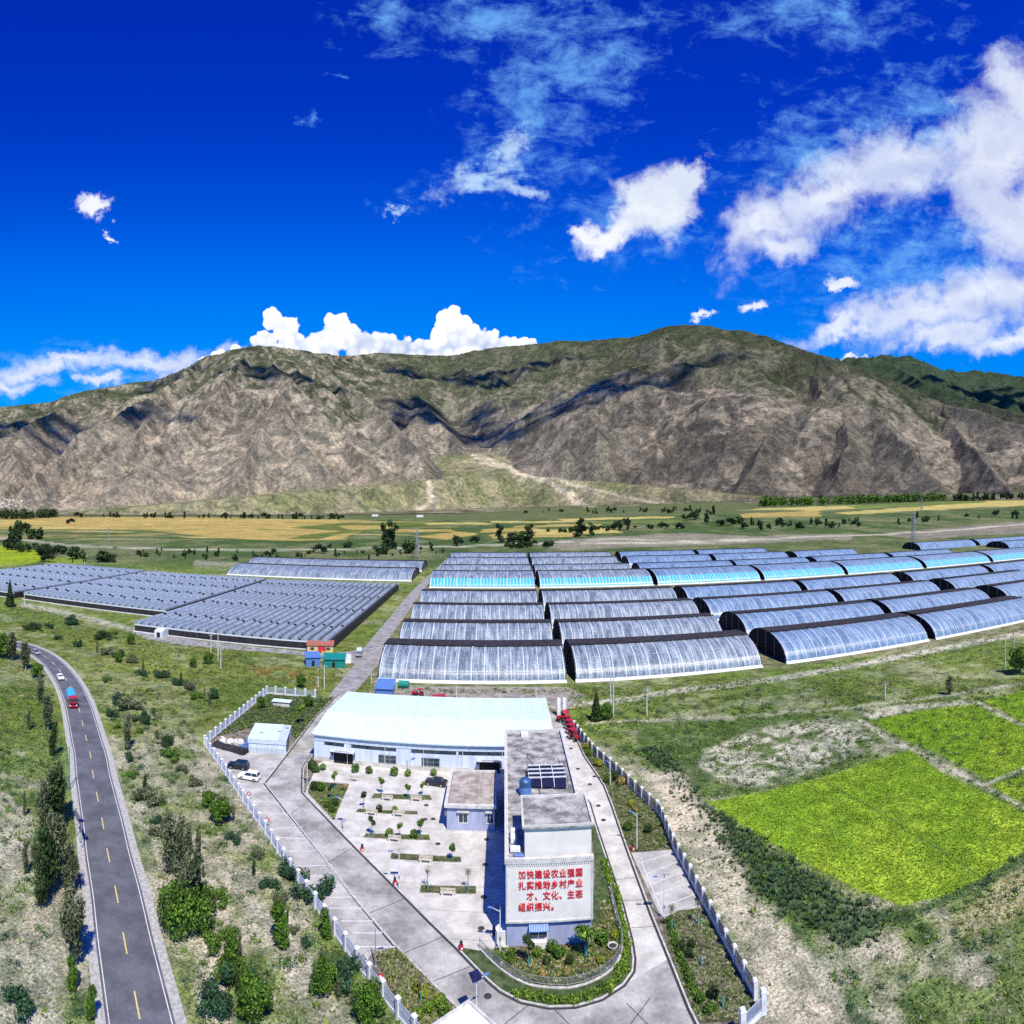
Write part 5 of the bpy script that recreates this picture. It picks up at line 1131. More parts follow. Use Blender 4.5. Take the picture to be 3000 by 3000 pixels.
def greenhouse(label, row, a0, a1, film='film', cyan=False, group='long arched greenhouses in rows', detail=2, gables=(True, True)):
    Df, Dr_, Db, zr, qs = row
    L = a1 - a0; p = AL * a0 + NO * Df
    o = thing('greenhouse', label, 'greenhouse', (p.x, p.y, .02), PHI, group)
    pr = arch(Dr_ - Df, Db - Df, zr); yq = (Dr_ - Df) * qs
    fr = [q_ for q_ in pr if q_[0] <= yq and q_[0] >= 0]; i1 = len(fr); bk = pr[i1 - 1:]
    nx = max(2, int(L / 2.0)); m = MB(); sweep(m, fr, 0, L, nx)
    # sagging film between the bows
    m.v = [(x, y, z - (.09 * math.sin(PI * x / 2.0) ** 2 if z > .3 else 0)) for x, y, z in m.v]
    if cyan:
        lo_ = [q_ for q_ in fr if q_[0] <= yq * .26]; m = MB(); sweep(m, fr[len(lo_) - 1:], 0, L, nx)
        sweep(MB(), lo_, 0, L, nx).build('shade_film', M['cyan_film'], o, smooth=True)
        for k in range(int(L / 2.2)):
            key = ('c', row, k * 0)
            if key not in _ribs: mm = MB(); sweep(mm, lo_, -.14, .14, 1, .1); _ribs[key] = mm.mesh('rib', M['rib'], smooth=True)
            if k < 60 and detail: mobj('rib', _ribs[key], o, (1 + k * 2.2, 0, 0))
        pm = MB()
        for f_ in (.33, .66):
            y, z = lo_[int(len(lo_) * f_)]; pm.box(0, y - .08, z + .06, L, y + .08, z + .16)
        pm.build('purlin', M['rib'], o)
    m.build('film', M[film], o, smooth=True)
    m = MB(); sweep(m, bk, -.25, L + .25, 1, .10); m.build('quilt', M['quilt'], o, smooth=True)
    y, z = bk[0]
    MB().rod((-.3, y - .2, z + .25), (L + .3, y - .2, z + .25), .32, n=8).build('quilt_roll', M['quilt'], o, smooth=True)
    for g_, x in zip(gables, (.15, L - .15)):
        if g_:
            gm = MB(); s_ = -1 if x < 1 else 1
            gm.add([(x, y, z * .985) for y, z in pr], [tuple(range(len(pr)))]); ew = gm.build('end_wall', M['dark'], o)
            pm = MB()
            for t in (.28, .5, .72):
                yy = t * (Db - Df); zz = float(np.interp(yy, [q_[0] for q_ in pr], [q_[1] for q_ in pr])); pm.box(x + s_ * .02, yy - .09, 0, x + s_ * .14, yy + .09, zz * .97)
            pm.build('end_post', M['metal_grey'], ew)
            rm = MB(); sweep(rm, pr, x - .12, x + .12, 1, .12); rm.build('end_rim', M['quilt'], o, smooth=True)
    if detail >= 1:
        if row not in _ribs: mm = MB(); sweep(mm, fr, -.11, .11, 1, .07); _ribs[row] = mm.mesh('rib', M['rib'], smooth=True)
        n = int(L / (4.0 if detail > 1 else 8.0))
        for k in range(n + 1): mobj('rib', _ribs[row], o, (min(.6 + k * (L - 1.2) / n, L - .6) + (rng.uniform(-.25, .25) if 0 < k < n else 0), 0, 0))
    if detail > 1:
        for t in (.30, .62):
            y, z = fr[int(len(fr) * t)]
            MB().box(0, y - .07, z + .05, L, y + .07, z + .12).build('purlin', M['rib'], o)
    m = MB().prof_y([(-.9, 0), (.12, 0), (.12, .75), (-.15, .7), (-.7, .15)], 0, L); m.build('film_skirt', M['fence_white'] if detail > 1 else M['rib'], o)
    return o
# rows: front foot, ridge, back foot, ridge height, share of the front slope left bare of the quilt
RW = {1: (195, 213.5, 229, 8.6, .80), 2: (235, 252, 268, 8.5, .90), 3: (279, 296, 311, 8.4, .90), 4: (325, 342, 357, 8.3, .88), 5: (410, 437, 452, 8.5, .93), 6: (464, 482, 497, 8.2, .93), 7: (527, 545, 560, 8.2, .93), 8: (582, 600, 614, 8.0, .95)}
ORD = {1: 'front', 2: 'second', 3: 'third', 4: 'fourth', 5: 'fifth, cyan striped', 6: 'sixth', 7: 'seventh', 8: 'rearmost'}
CB = {1: (-37.3, 22.6, 25.4, 89.5), 2: (-37, 22.4, 25.3, 91), 3: (-38.5, 22.6, 25.2, 96), 4: (-40, 22.6, 25.2, 99), 5: (-43.6, 26.5, 29.6, 107), 6: (-41, 27.5, 30, 104), 7: (-42, 29, 31.5, 107), 8: (-42, 30, 33, 111)}
for k, (a, b, c, d) in CB.items():
    dt = 2 if k <= 3 else (1 if k <= 5 else 0)
    greenhouse('left half of the %s greenhouse row right of the gravel road' % ORD[k], RW[k], a, b, 'film', k == 5, detail=dt)
    greenhouse('right half of the %s greenhouse row in the middle block' % ORD[k], RW[k], c, d, 'film', k == 5, detail=dt)
RB_ = {1: [(98.7, 163.6), (167.2, 236)], 2: [(101, 172), (176, 243), (256, 322)], 3: [(101.3, 173), (177, 245), (257, 330)], 4: [(104.6, 176), (180, 250), (261, 334), (339, 400)],
       5: [(110, 187), (190, 259), (262, 338), (342, 420), (424, 500)], 6: [(111, 189), (192, 260), (267, 345), (350, 425)], 7: [(115.5, 193), (197, 271), (280, 350)], 8: [(120, 196), (200, 275)]}
PL = ['first', 'second', 'third', 'fourth', 'fifth']
for k, lst in RB_.items():
    for i, (a, b) in enumerate(lst):
        greenhouse('%s greenhouse from the left in the %s row of the right block' % (PL[i], ORD[k]), RW[k], a, b, 'film_right', k == 5, detail=2 if k <= 3 and i < 3 else (1 if k <= 5 else 0))
RF = (500, 520, 540, 9, .9); RG_ = (556, 575, 592, 9, .9)
greenhouse('far greenhouse with a dark open end near the right edge beyond the cyan row', RF, 545, 640, 'film_right', detail=0)
greenhouse('far greenhouse with an open dark gable left of the pylon foot on the right', RG_, 455, 545, 'film_right', detail=0)
greenhouse('farthest greenhouse on the right, low beneath the gravel plain', RG_, 552, 650, 'film_right', detail=0)
greenhouse('nearer of the two long greenhouses behind the ridged greenhouse block', (441, 470, 486, 6.6, .93), -203, -59.5, 'film', detail=1)
greenhouse('farther of the two long greenhouses behind the ridged greenhouse block', (505, 527, 545, 6.6, .93), -213, -59.6, 'film', detail=0)
# multi-span blocks on the left: many narrow vaults side by side
def block(label, a0, a1, D0, D1, sp=3.95, eave=3.2, rise=1.5):
    p = AL * a0 + NO * D0; o = thing('multispan_greenhouse', label, 'greenhouse', (p.x, p.y, .02), PHI, 'ridged greenhouse blocks left of the gravel road')
    n = round((a1 - a0) / sp); L = D1 - D0; wd = (a1 - a0) / n; m = MB(); g = wd * .66
    pr = [(g * (1 - math.cos(PI * i / 8)) / 2, eave + rise * math.sin(PI * i / 8) ** .8) for i in range(9)]
    ny = int(L / 4); V = []; F = []; k = len(pr)
    for j in range(ny + 1):
        y = L * j / ny
        for x, z in pr: V.append((x, y, z - .0)); 
    for j in range(ny):
        for i in range(k - 1): F.append((j * k + i, j * k + i + 1, (j + 1) * k + i + 1, (j + 1) * k + i))
    F.append(tuple(range(k - 1, -1, -1)))
    m.add(V, F); sm = m.mesh('span_roof', M['film_span'])
    rm = MB()
    for j in range(0, ny + 1):
        y = L * j / ny
        W_ = [(x, y - .05, z + .04) for x, z in pr] + [(x, y + .05, z + .04) for x, z in pr]
        rm.add(W_, [(i, i + 1, k + i + 1, k + i) for i in range(k - 1)])
    rm = rm.mesh('roof_bows', M['rib'])
    gm = MB().box(0, 0, eave - .3, wd - g - .04, L, eave + .05).mesh('gutter', M['dark'])
    vm = MB()
    for j in range(4): y = L * (.13 + .24 * j); vm.box(g * .62, y, eave + rise * .8, g * .98, y + 1.6, eave + rise * 1.08)
    vm = vm.mesh('roof_vents', M['dark']); fm = MB().box(0, -.12, eave - .5, wd - .04, -.002, eave + .05).mesh('front_beam', M['rib'])
    for i in range(n):
        x = i * wd; s_ = mobj('span_roof', sm, o, (x, 0, 0)); mobj('roof_bows', rm, s_); mobj('gutter', gm, o, (x + g + .02, 0, 0))
        v_ = mobj('roof_vents', vm, s_, (0, (i % 2) * 3.0, 0)); mobj('front_beam', fm, o, (x, 0, 0))
    W_ = a1 - a0
    MB().box(.1, 0, 0, W_ - .1, .15, eave - .52).build('side_wall', M['quilt'], o); MB().box(W_ - .25, .152, 0, W_, L, eave + .2).build('side_wall', M['quilt'], o)
    MB().box(0, .152, 0, .15, L, eave).build('side_wall', M['quilt'], o); MB().box(.152, L - .15, 0, W_ - .252, L, eave).build('side_wall', M['quilt'], o)
    MB().box(-.5, -1.0, 0, W_ + .4, -.6, .35).build('footing', M['fence_white'], o)
    return o
block('ridged greenhouse block with many narrow vaults nearest the gravel road', -150, -62, 229, 397)
block('middle ridged greenhouse block with many narrow vaults on the left', -250, -154, 264, 400)
block('leftmost ridged greenhouse block running out of the frame', -345, -256, 262, 405)
o = thing('entrance_porch', 'pale plastic porch at the near left corner of the ridged greenhouse block', 'porch', tuple(G(452, 1866)), PHI)
MB().prof_y([(0, 0), (5, 0), (5, 2.6), (2.5, 3.4), (0, 2.6)], 0, 4.0).build('shell', M['rib'], o); MB().box(1.2, -.06, 0, 2.8, 0, 2.1).build('door', M['dark'], o)

# ------------------------------------------------------------------ poles, pylons, lamps
def pole(x, y, h, label, arms=True, w=.16):
    p = G(x, y); o = thing('utility_pole', label, 'utility pole', tuple(p), 0, 'utility poles across the plain')
    MB().rod((0, 0, 0), (0, 0, h), w * 1.35, w * .8, n=8).build('pole', M['pole_conc'], o)
    if arms:
        c = MB().box(-.9, -.06, h - .7, .9, .06, h - .55).build('crossarm', M['metal_grey'], o)
        m = MB(); [m.rod((xx, 0, h - .55), (xx, 0, h - .3), .06, n=5) for xx in (-.8, 0, .8)]; m.build('insulator', M['white_paint'], c)
for a in [(1789, 2100, 11.2, 'left one of the tall twin concrete poles beyond the tractors'), (1797, 2100, 11, 'right one of the tall twin concrete poles beyond the tractors'), (1895, 2096, 7.6, 'single plain pole standing in the grass right of the twin poles'), (2593, 2050, 5, 'short lone pole at the edge of the stony strip above the fields'),
          (2945, 1960, 12, 'left one of two tall poles near the right edge'), (2970, 1953, 12, 'right one of two tall poles near the right edge'), (72, 1775, 8, 'pole by the dark cone shaped tree on the left'), (618, 1911, 7, 'leftmost of three pale poles before the ridged greenhouse block'), (639, 1934, 10, 'tallest of three pale poles before the ridged greenhouse block'),
          (647, 1959, 7, 'nearest of three pale poles before the ridged greenhouse block'), (950, 2018, 7.5, 'pale pole at the corner of the compound by the gravel road'), (932, 2012, 3.4, 'short post left of the pale corner pole'), (1088, 2001, 3, 'short post at the left end of the front greenhouse'), (1337, 2046, 3.6, 'short pole behind the middle of the warehouse roof'), (1570, 2044, 3.6, 'short pole behind the right end of the warehouse'), (248, 1657, 6, 'pole among the dark trees at the far left'), (455, 1682, 6, 'pole behind the middle ridged greenhouse block')]:
    pole(*a)
def pylon(p, h, label):
    o = thing('pylon', label, 'pylon', tuple(p), R(20), 'steel lattice power pylons')
    m = MB(); w = h * .13; r = h * .0055
    def cor(t): s_ = w * (1 - t) ** 1.3 * .5 + h * .012; return [(sx * s_, sy * s_, h * t) for sx, sy in ((-1, -1), (1, -1), (1, 1), (-1, 1))]
    lv = [0, .18, .34, .48, .6, .7, .79, .87, .94, 1]
    for a, b in zip(lv[:-1], lv[1:]):
        A_, B_ = cor(a), cor(b)
        for i in range(4): j = (i + 1) % 4; m.rod(A_[i], B_[i], r, n=4, caps=False); m.rod(A_[i], B_[j], r * .6, n=4, caps=False); m.rod(A_[j], B_[i], r * .6, n=4, caps=False); m.rod(B_[i], B_[j], r * .6, n=4, caps=False)
    m.build('lattice', M['metal_grey'], o)
    for t, l in ((.72, .15), (.83, .12), (.94, .10)):
        m = MB()
        for s_ in (-1, 1): m.rod((0, 0, h * t), (s_ * h * l, 0, h * (t + .012)), r * .9, n=4); m.rod((0, 0, h * (t + .035)), (s_ * h * l, 0, h * (t + .012)), r * .7, n=4)
        m.build('crossarm', M['metal_grey'], o)
pylon(G(1222, 1636), 31, 'steel lattice pylon behind the greenhouses near the end of the gravel road'); pylon(GG(2676, 1592), 42, 'steel lattice pylon behind the far right greenhouses')
pylon(GG(318, 1588), 22, 'small pale pylon in the meadow at the far left'); pylon(GG(1272, 1500), 55, 'distant pylon at the foot of the fan'); pylon(GG(2700, 1500), 40, 'distant pylon by the tree belt on the right')
def lamp(x, y, h, label, solar=True, ang=0.0, dark=False):
    p = G(x, y); o = thing('solar_street_lamp' if solar else 'street_lamp', label, 'street lamp', (p.x, p.y, .1), ang, 'street lamps in the compound')
    pm = M['metal_grey'] if dark else M['pole_white']
    MB().rod((0, 0, 0), (0, 0, h), .09, .055, n=8).build('pole', pm, o); MB().lathe([(.2, 0), (.2, .04), (.12, .06)], 8).build('base_plate', M['metal_grey'], o)
    ar = MB().rod((0, 0, h - .7), (1.1, 0, h - .25), .04, n=6).build('arm', pm, o)
    MB().tbox(.9, -.14, h - .30, 1.6, .14, h - .2, .04, .04).build('lamp_head', M['metal_grey'] if dark else M['blue_sheet'], ar)
    if solar:
        m = MB().add([(-.75, -.45, h - .15), (.45, -.45, h - .15), (.45, .45, h + .35), (-.75, .45, h + .35), (-.75, -.47, h - .19), (.45, -.47, h - .19), (.45, .43, h + .31), (-.75, .43, h + .31)], [(0, 1, 2, 3), (7, 6, 5, 4), (0, 4, 5, 1), (1, 5, 6, 2), (2, 6, 7, 3), (3, 7, 4, 0)])
        m.build('solar_panel', M['solar'], o)
        MB().box(-.15, -.12, h * .25, .15, .12, h * .25 + .4).build('battery_box', M['metal_grey'], o)
for a in [(1396, 3008, 5.4, 'solar lamp in front of the gatehouse roof at the bottom of the drive', True, .6), (1465, 2789, 5.7, 'white lamp by the lower left corner of the slogan building', True, 3.0), (1946, 2694, 6.0, 'solar lamp at the lower corner of the small parking place by the right fence', True, 2.9),
          (1169, 2604, 5.7, 'lamp on the courtyard edge beside the second litter bin', True, 3.3), (1007, 2436, 6.0, 'tall white lamp at the lower tip of the triangular bed', True, 3.2), (900, 2311, 6.0, 'white lamp at the kerb bend before the warehouse corner', True, 2.6), (1788, 2303, 4.8, 'upper white lamp in the bed beside the right fence', False, 2.0),
          (1866, 2487, 5.9, 'lower white lamp in the bed beside the right fence, near the litter bin', False, 2.2), (1197, 2264, 4.2, 'thin lamp post before the middle of the warehouse wall', False, .3)]: lamp(*a)
lamp(1100, 2833, 4.6, 'dark lamp post in the weedy bed beside the left fence', False, .4, True)

# ------------------------------------------------------------------ benches, bins, signs
bseat = None
def bench(x, y, label, rz=0.02):
    global bseat
    p = G(x, y)
    if bseat is None:
        bseat = thing('bench', label, 'bench', (p.x, p.y, .12), rz, 'benches in the courtyard')
        for i in range(4): MB().box(-1.1, -.32 + i * .16, .42, 1.1, -.20 + i * .16, .47).build('slat', M['bench'], bseat)
        for s_ in (-.8, .8): MB().box(s_ - .12, -.28, 0, s_ + .12, .28, .42).build('leg', M['plaster'], bseat)
        MB().box(-1.1, .34, .5, 1.1, .38, .85).build('backrest', M['bench'], bseat)
        return
    o = copy_tree(bseat); o.location = (p.x, p.y, .12); o.rotation_euler.z = rz; o['label'] = label
for a in [(1134, 2346, 'pale bench before the left half of the top planting strip'), (1219, 2348, 'pale bench before the right half of the top planting strip'), (1167, 2393, 'pale bench in the middle of the second planting strip'), (1088, 2389, 'pale bench at the left end of the second planting strip'), (1155, 2466, 'pale bench before the third planting strip'), (1247, 2528, 'pale bench before the fourth planting strip'), (1312, 2625, 'pale bench before the lowest planting strip'), (1037, 2289, 'pale bench by the path above the triangular bed')]: bench(*a)
bin0 = None
for x, y, lb in [(1061, 2495, 'red litter bin at the drive kerb left of the third planting strip'), (1157, 2594, 'red litter bin at the drive kerb beside the courtyard lamp'), (1351, 2785, 'orange red litter bin at the drive kerb near the garden railing'), (1853, 2493, 'red litter bin at the top left corner of the small parking place')]:
    p = G(x, y)
    if bin0 is None:
        bin0 = thing('litter_bin', lb, 'litter bin', (p.x, p.y, .1), .4, 'red litter bins along the kerbs')
        MB().lathe([(.42, 0), (.5, .15), (.52, .8), (.45, 1.0)], 12).build('bin_body', M['red_paint'], bin0); MB().lathe([(.3, 1.0), (.36, 1.1), (.34, 1.6), (.2, 1.75)], 12).build('hood', M['black_body'], bin0); MB().box(-.2, -.54, .35, .2, -.47, .7).build('label_plate', M['white_paint'], bin0)
    else:
        o = copy_tree(bin0); o.location = (p.x, p.y, .1); o['label'] = lb
    for q_ in [bin0] + ([o] if 'o' in dir() and o.name.startswith('litter') else []): q_.scale = (.6, .6, .65)
for i, (x, y, lb) in enumerate([(729, 2325, 'topmost round red notice on the left fence, just below the white car'), (783, 2401, 'second round red notice on the left fence'), (886, 2556, 'third round red notice on the left fence'), (1115, 2862, 'lowest round red notice, near the dark lamp post')]):
    p = G(x, y, 1.4); o = thing('round_sign', lb, 'sign', (p.x, p.y, .1), 0, 'round red notices on the fence')
    MB().rod((0, 0, 1.3), (0, .05, 1.3), .38, n=16).build('disc', M['red_paint'], o); MB().rod((0, .06, 0), (0, .06, 1.2), .04).build('post', M['metal_grey'], o); MB().rod((0, -.01, 1.3), (0, -.004, 1.3), .2, n=14).build('ring', M['white_paint'], o)
p = G(228, 2462); sg = thing('road_sign', 'grey backed road sign on two posts with a small solar panel beside the road', 'road sign', (p.x, p.y, 0), R(-35))
MB().box(-1.9, -.06, 3.3, 1.7, .06, 4.7).build('board', M['metal_grey'], sg, bevel=.02)
for x in (-1.2, 1.0): MB().rod((x, .12, 0), (x, .12, 4.6), .07).build('post', M['metal_grey'], sg)
m = MB(); [m.box(-1.85, .061, z, 1.65, .1, z + .06) for z in (3.6, 4.0, 4.4)]; m.build('brace', M['pole_white'], sg)
MB().box(1.9, -.5, 4.5, 2.9, .3, 4.58).build('solar_panel', M['solar'], sg); MB().rod((2.4, 0, 0), (2.4, 0, 4.5), .06).build('post', M['metal_grey'], sg)
gp_ = G(200, 2315); o = thing('green_mast', 'slim bright green ladder-like mast standing beside the country road', 'mast', (gp_.x, gp_.y, 0), .3)
MB().rod((-.35, 0, 0), (-.2, 0, 8.5), .07).rod((.35, 0, 0), (.2, 0, 8.5), .07).build('upright', M['teal_sheet'], o)
for i in range(12): MB().rod((-.33 + i * .012, 0, .6 + i * .7), (.33 - i * .012, 0, .6 + i * .7), .04, n=5).build('rung', M['teal_sheet'], o)
ONES = 'first second third fourth fifth sixth seventh eighth ninth tenth eleventh twelfth thirteenth fourteenth fifteenth sixteenth seventeenth eighteenth nineteenth'.split()
def ordn(i):
    i += 1
    if i < 20: return ONES[i - 1] + ' from the left'
    T_ = {2: 'twenty', 3: 'thirty', 4: 'forty', 5: 'fifty', 6: 'sixty'}[i // 10]
    return (T_ + '-' + ONES[i % 10 - 1] if i % 10 else T_[:-1] + 'ieth') + ' from the left'
# ------------------------------------------------------------------ vehicles
def wheel_mesh(r, w):
    m = MB(); n = 14; V = []; F = []
    m.rod((-w / 2, 0, 0), (w / 2, 0, 0), r, n=n); t = m.mesh('tyre', M['tyre'], bevel=.02)
    m = MB().rod((-w / 2 - .012, 0, 0), (w / 2 + .012, 0, 0), r * .58, n=10); return t, m.mesh('rim', M['rim'])
def car(x, y, rz, label, paint, kind='suv', z=.1):
    p = G(x, y); o = thing('parked_car' if z > .09 else 'car', label, 'car', (p.x, p.y, z), rz)
    L, Wd, Hh = (4.7, 1.9, 1.70) if kind == 'suv' else (4.5, 1.8, 1.45)
    l = L / 2
    body = [(-l, .42), (-l + .1, .28), (l - .12, .28), (l, .45), (l - .02, .78), (l - .25, .93), (l * .42, 1.02), (-l + .15, 1.05), (-l, .9)]
    bm_ = MB().prof_y(body, -Wd / 2, Wd / 2); bd = bm_.build('body', M[paint], o, bevel=.07)
    rb = -l + (.15 if kind == 'suv' else .75)
    y0, y1, y2, y3 = l * .40, l * .12, rb + .35, rb
    g1 = Wd / 2 - .06; g2 = Wd / 2 - .24
    V = [(-g1, y0, 1.0), (g1, y0, 1.0), (g1, y3, 1.04), (-g1, y3, 1.04), (-g2, y1, Hh - .05), (g2, y1, Hh - .05), (g2, y2, Hh - .05), (-g2, y2, Hh - .05)]
    MB().add(V, [(0, 1, 2, 3), (7, 6, 5, 4), (0, 4, 5, 1), (1, 5, 6, 2), (2, 6, 7, 3), (3, 7, 4, 0)]).build('windows', M['glass'], o)
    MB().tbox(-g2 - .04, y2 - .06, Hh - .06, g2 + .04, y1 + .06, Hh + .02, .06, .08).build('roof', M[paint], o, bevel=.02)
    pl = MB()
    for s_ in (-1, 1):
        for (ya, yb) in ((y0, y1), (y3, y2)): pl.rod((s_ * (g1 + .01), ya, 1.0), (s_ * (g2 + .02), yb, Hh - .03), .045, n=5)
        pl.rod((s_ * (g1 + .01), (y1 + y2) / 2, 1.0), (s_ * (g2 + .02), (y1 + y2) / 2, Hh - .03), .05, n=5)
    pl.build('pillars', M[paint], o)
    t_, r_ = wheel_mesh(.36, .24)
    for sx in (-1, 1):
        for yy in (-l * .58, l * .60):
            w = mobj('wheel', t_, o, (sx * (Wd / 2 - .09), yy, .36)); mobj('rim', r_, w)
        MB().tbox(sx * .62 - .2, l - .10, .62, sx * .62 + .2, l + .02, .78, .03, .02).build('headlight', M['white_paint'], o)
        MB().box(sx * .70 - .12, -l - .02, .7, sx * .70 + .12, -l + .05, .95).build('tail_light', M['red_paint'], o)
        MB().tbox(sx * (Wd / 2 + .1) - .1, y0 - .1, .98, sx * (Wd / 2 + .1) + .1, y0 + .08, 1.12, .02, .02).build('mirror', M[paint], o)
    MB().box(-.5, l - .03, .42, .5, l + .02, .56).build('grille', M['dark'], o)
    return o
car(698, 2252, R(96), 'black sport utility car parked above the white one beside the left fence', 'black_body')
car(730, 2284, R(92), 'white sport utility car with dark roof bars parked beside the left fence', 'white_paint')
car(1277, 2301, R(80), 'black car parked in front of the warehouse near the annex', 'black_body', 'sedan')
def on_road(x, y, side):
    p = G(x, y); i = min(range(len(RL) - 1), key=lambda k: (Vector(RL[k][:2]) - Vector(p[:2])).length); t = Vector(RL[i + 1][:2]) - Vector(RL[i][:2]); t.normalize()
    q = Vector(RL[i][:2]) + t * (Vector(p[:2]) - Vector(RL[i][:2])).dot(t) + Vector((-t.y, t.x)) * side; return q, math.atan2(t.y, t.x)
q, a = on_road(168, 1990, -1.7); c = car(168, 1990, a - R(90), 'small white car following the red and blue lorry on the country road', 'white_paint', 'sedan', .08); c.location = (q.x, q.y, .08)
q, a = on_road(88, 1918, -1.7); c = car(88, 1918, a - R(90), 'pale van-like car half hidden by trees at the far end of the road', 'metal_grey', 'suv', .08); c.location = (q.x, q.y, .08)
# lorry
q, a = on_road(203, 2062, -1.55); lo = thing('lorry', 'red lorry with a blue covered load bed driving towards us on the country road', 'lorry', (q.x, q.y, .08), a - R(90))
MB().tbox(-1.25, 2.2, .75, 1.25, 4.5, 1.7, .02, .02).build('cab', M['red_body'], lo, bevel=.08)
MB().tbox(-1.25, 2.2, 1.68, 1.25, 4.3, 3.0, .1, .14).build('cab_top', M['red_body'], lo, bevel=.08)
MB().add([(-1.08, 4.40, 1.8), (1.08, 4.40, 1.8), (1.0, 4.27, 2.75), (-1.0, 4.27, 2.75)], [(0, 1, 2, 3)]).build('windscreen', M['glass'], lo)
for s_ in (-1, 1): MB().box(s_ * 1.265 - .01, 3.0, 1.85, s_ * 1.265 + .01, 3.9, 2.6).build('side_window', M['glass'], lo); MB().box(s_ * .9 - .22, 4.5, .8, s_ * .9 + .22, 4.56, 1.05).build('headlight', M['white_paint'], lo); MB().box(s_ * 1.5 - .12, 4.1, 1.8, s_ * 1.5 + .12, 4.25, 2.5).build('mirror', M['dark'], lo)
MB().box(-1.1, 4.5, 1.1, 1.1, 4.57, 1.5).build('grille', M['dark'], lo); MB().box(-1.25, 4.45, .45, 1.25, 4.72, .78).build('bumper', M['red_body'], lo, bevel=.03)
MB().box(-.6, -4.8, .6, .6, 2.3, .85).build('chassis', M['dark'], lo)
MB().tbox(-1.25, -4.9, .9, 1.25, 1.9, 2.3, -.03, 0).build('load_bed', M['blue_body'], lo)
m = MB(); m.add([(1.28 * math.cos(PI * i / 8), y, 2.3 + .75 * math.sin(PI * i / 8)) for y in (-4.95, 1.95) for i in range(9)], [(i, i + 1, 10 + i, 9 + i) for i in range(8)] + [tuple(range(8, -1, -1)), tuple(range(9, 18))]); m.build('tarpaulin', M['blue_body'], lo)
rm = MB(); [rm.box(s_ * 1.31 - .03, y, .95, s_ * 1.31 + .03, y + .08, 2.3) for s_ in (-1, 1) for y in (-4.7, -3.4, -2.1, -.8, .5, 1.6)]; rm.build('bed_rib', M['blue_sheet'], lo)
t_, r_ = wheel_mesh(.5, .3)
for sx in (-1, 1):
    for yy in (-3.9, -2.6, 3.5): w = mobj('wheel', t_, lo, (sx * 1.08, yy, .5)); mobj('rim', r_, w)
p = G(1052, 1922); kv = thing('truck', 'small pale green and black truck standing at the gravel road junction', 'truck', (p.x, p.y, .05), R(190))
MB().tbox(-1.1, 1.2, .6, 1.1, 2.8, 2.3, .08, .12).build('cab', M['metal_grey'], kv, bevel=.06); MB().box(-1.15, -3.2, .8, 1.15, 1.1, 1.9).build('load_bed', M['dark'], kv); MB().add([(-.9, 2.74, 1.4), (.9, 2.74, 1.4), (.85, 2.70, 2.1), (-.85, 2.70, 2.1)], [(0, 1, 2, 3)]).build('windscreen', M['glass'], kv); MB().tbox(-1.1, -3.1, 1.9, 1.1, 1.0, 2.5, .2, .1).build('load', M['mint'], kv)
t2, r2 = wheel_mesh(.42, .25)
for sx in (-1, 1):
    for yy in (-2.2, 1.9): w = mobj('wheel', t2, kv, (sx * .95, yy, .42)); mobj('rim', r2, w)
# tractors in a row
def tractor(x, y, rz, label):
    p = G(x, y); o = thing('tractor', label, 'tractor', (p.x, p.y, .1), rz, 'red tractors parked in a row')
    MB().tbox(-.4, .2, .9, .4, 2.0, 1.55, .05, .05).build('bonnet', M['red_body'], o, bevel=.05); MB().box(-.3, -.9, .6, .3, 2.0, .9).build('chassis', M['dark'], o)
    MB().tbox(-.8, -1.3, 2.35, .8, .2, 2.5, .06, .06).build('cab_roof', M['red_body'], o, bevel=.03)
    m = MB(); [m.rod((sx * .7, yy, 1.0), (sx * .66, yy + .05, 2.36), .04, n=5) for sx in (-1, 1) for yy in (-1.15, .1)]; m.build('cab_post', M['dark'], o)
    MB().box(-.28, -.9, .9, .28, -.4, 1.3).build('seat', M['dark'], o); MB().rod((.25, 1.3, 1.5), (.25, 1.3, 2.2), .05).build('exhaust', M['dark'], o)
    b_, br = wheel_mesh(.72, .35); s2, sr = wheel_mesh(.42, .22)
    for sx in (-1, 1):
        w = mobj('wheel', b_, o, (sx * .78, -.7, .72)); mobj('rim', br, w); w = mobj('wheel', s2, o, (sx * .62, 1.5, .42)); mobj('rim', sr, w)
        MB().tbox(sx * .78 - .22, -1.4, 1.40, sx * .78 + .22, 0, 1.52, .02, .1).build('mudguard', M['red_body'], o)
    return o
t0 = tractor(1681, 2168, R(200), 'nearest red tractor of the row behind the slogan building')
for x, y, lb in [(1676, 2153, 'second red tractor of the row, counting from the nearest'), (1671, 2140, 'third red tractor of the row, counting from the nearest'), (1666, 2128, 'fourth red tractor of the row, counting from the nearest'), (1661, 2118, 'fifth red tractor of the row, counting from the nearest'), (1651, 2112, 'red tractor standing askew left of the far end of the row')]:
    o = copy_tree(t0); p = G(x, y); o.location = (p.x, p.y, .1); o['label'] = lb; o.rotation_euler.z = R(200) if x > 1655 else R(120)
t = copy_tree(t0); p = G(1225, 2043); t.location = (p.x, p.y, .05); t.rotation_euler.z = R(70); t['label'] = 'red tractor parked behind the warehouse roof'; t['group'] = 'red tractors parked in a row'; del t['group']
o = thing('farm_trailer', 'low red farm implement on the dirt behind the warehouse', 'trailer', tuple(G(1286, 2046)), R(15))
MB().tbox(-1.8, -.9, .5, 1.8, .9, 1.0, -.05, -.05).build('tray', M['red_body'], o); MB().box(-3.0, -.06, .4, -1.8, .06, .5).build('drawbar', M['dark'], o)
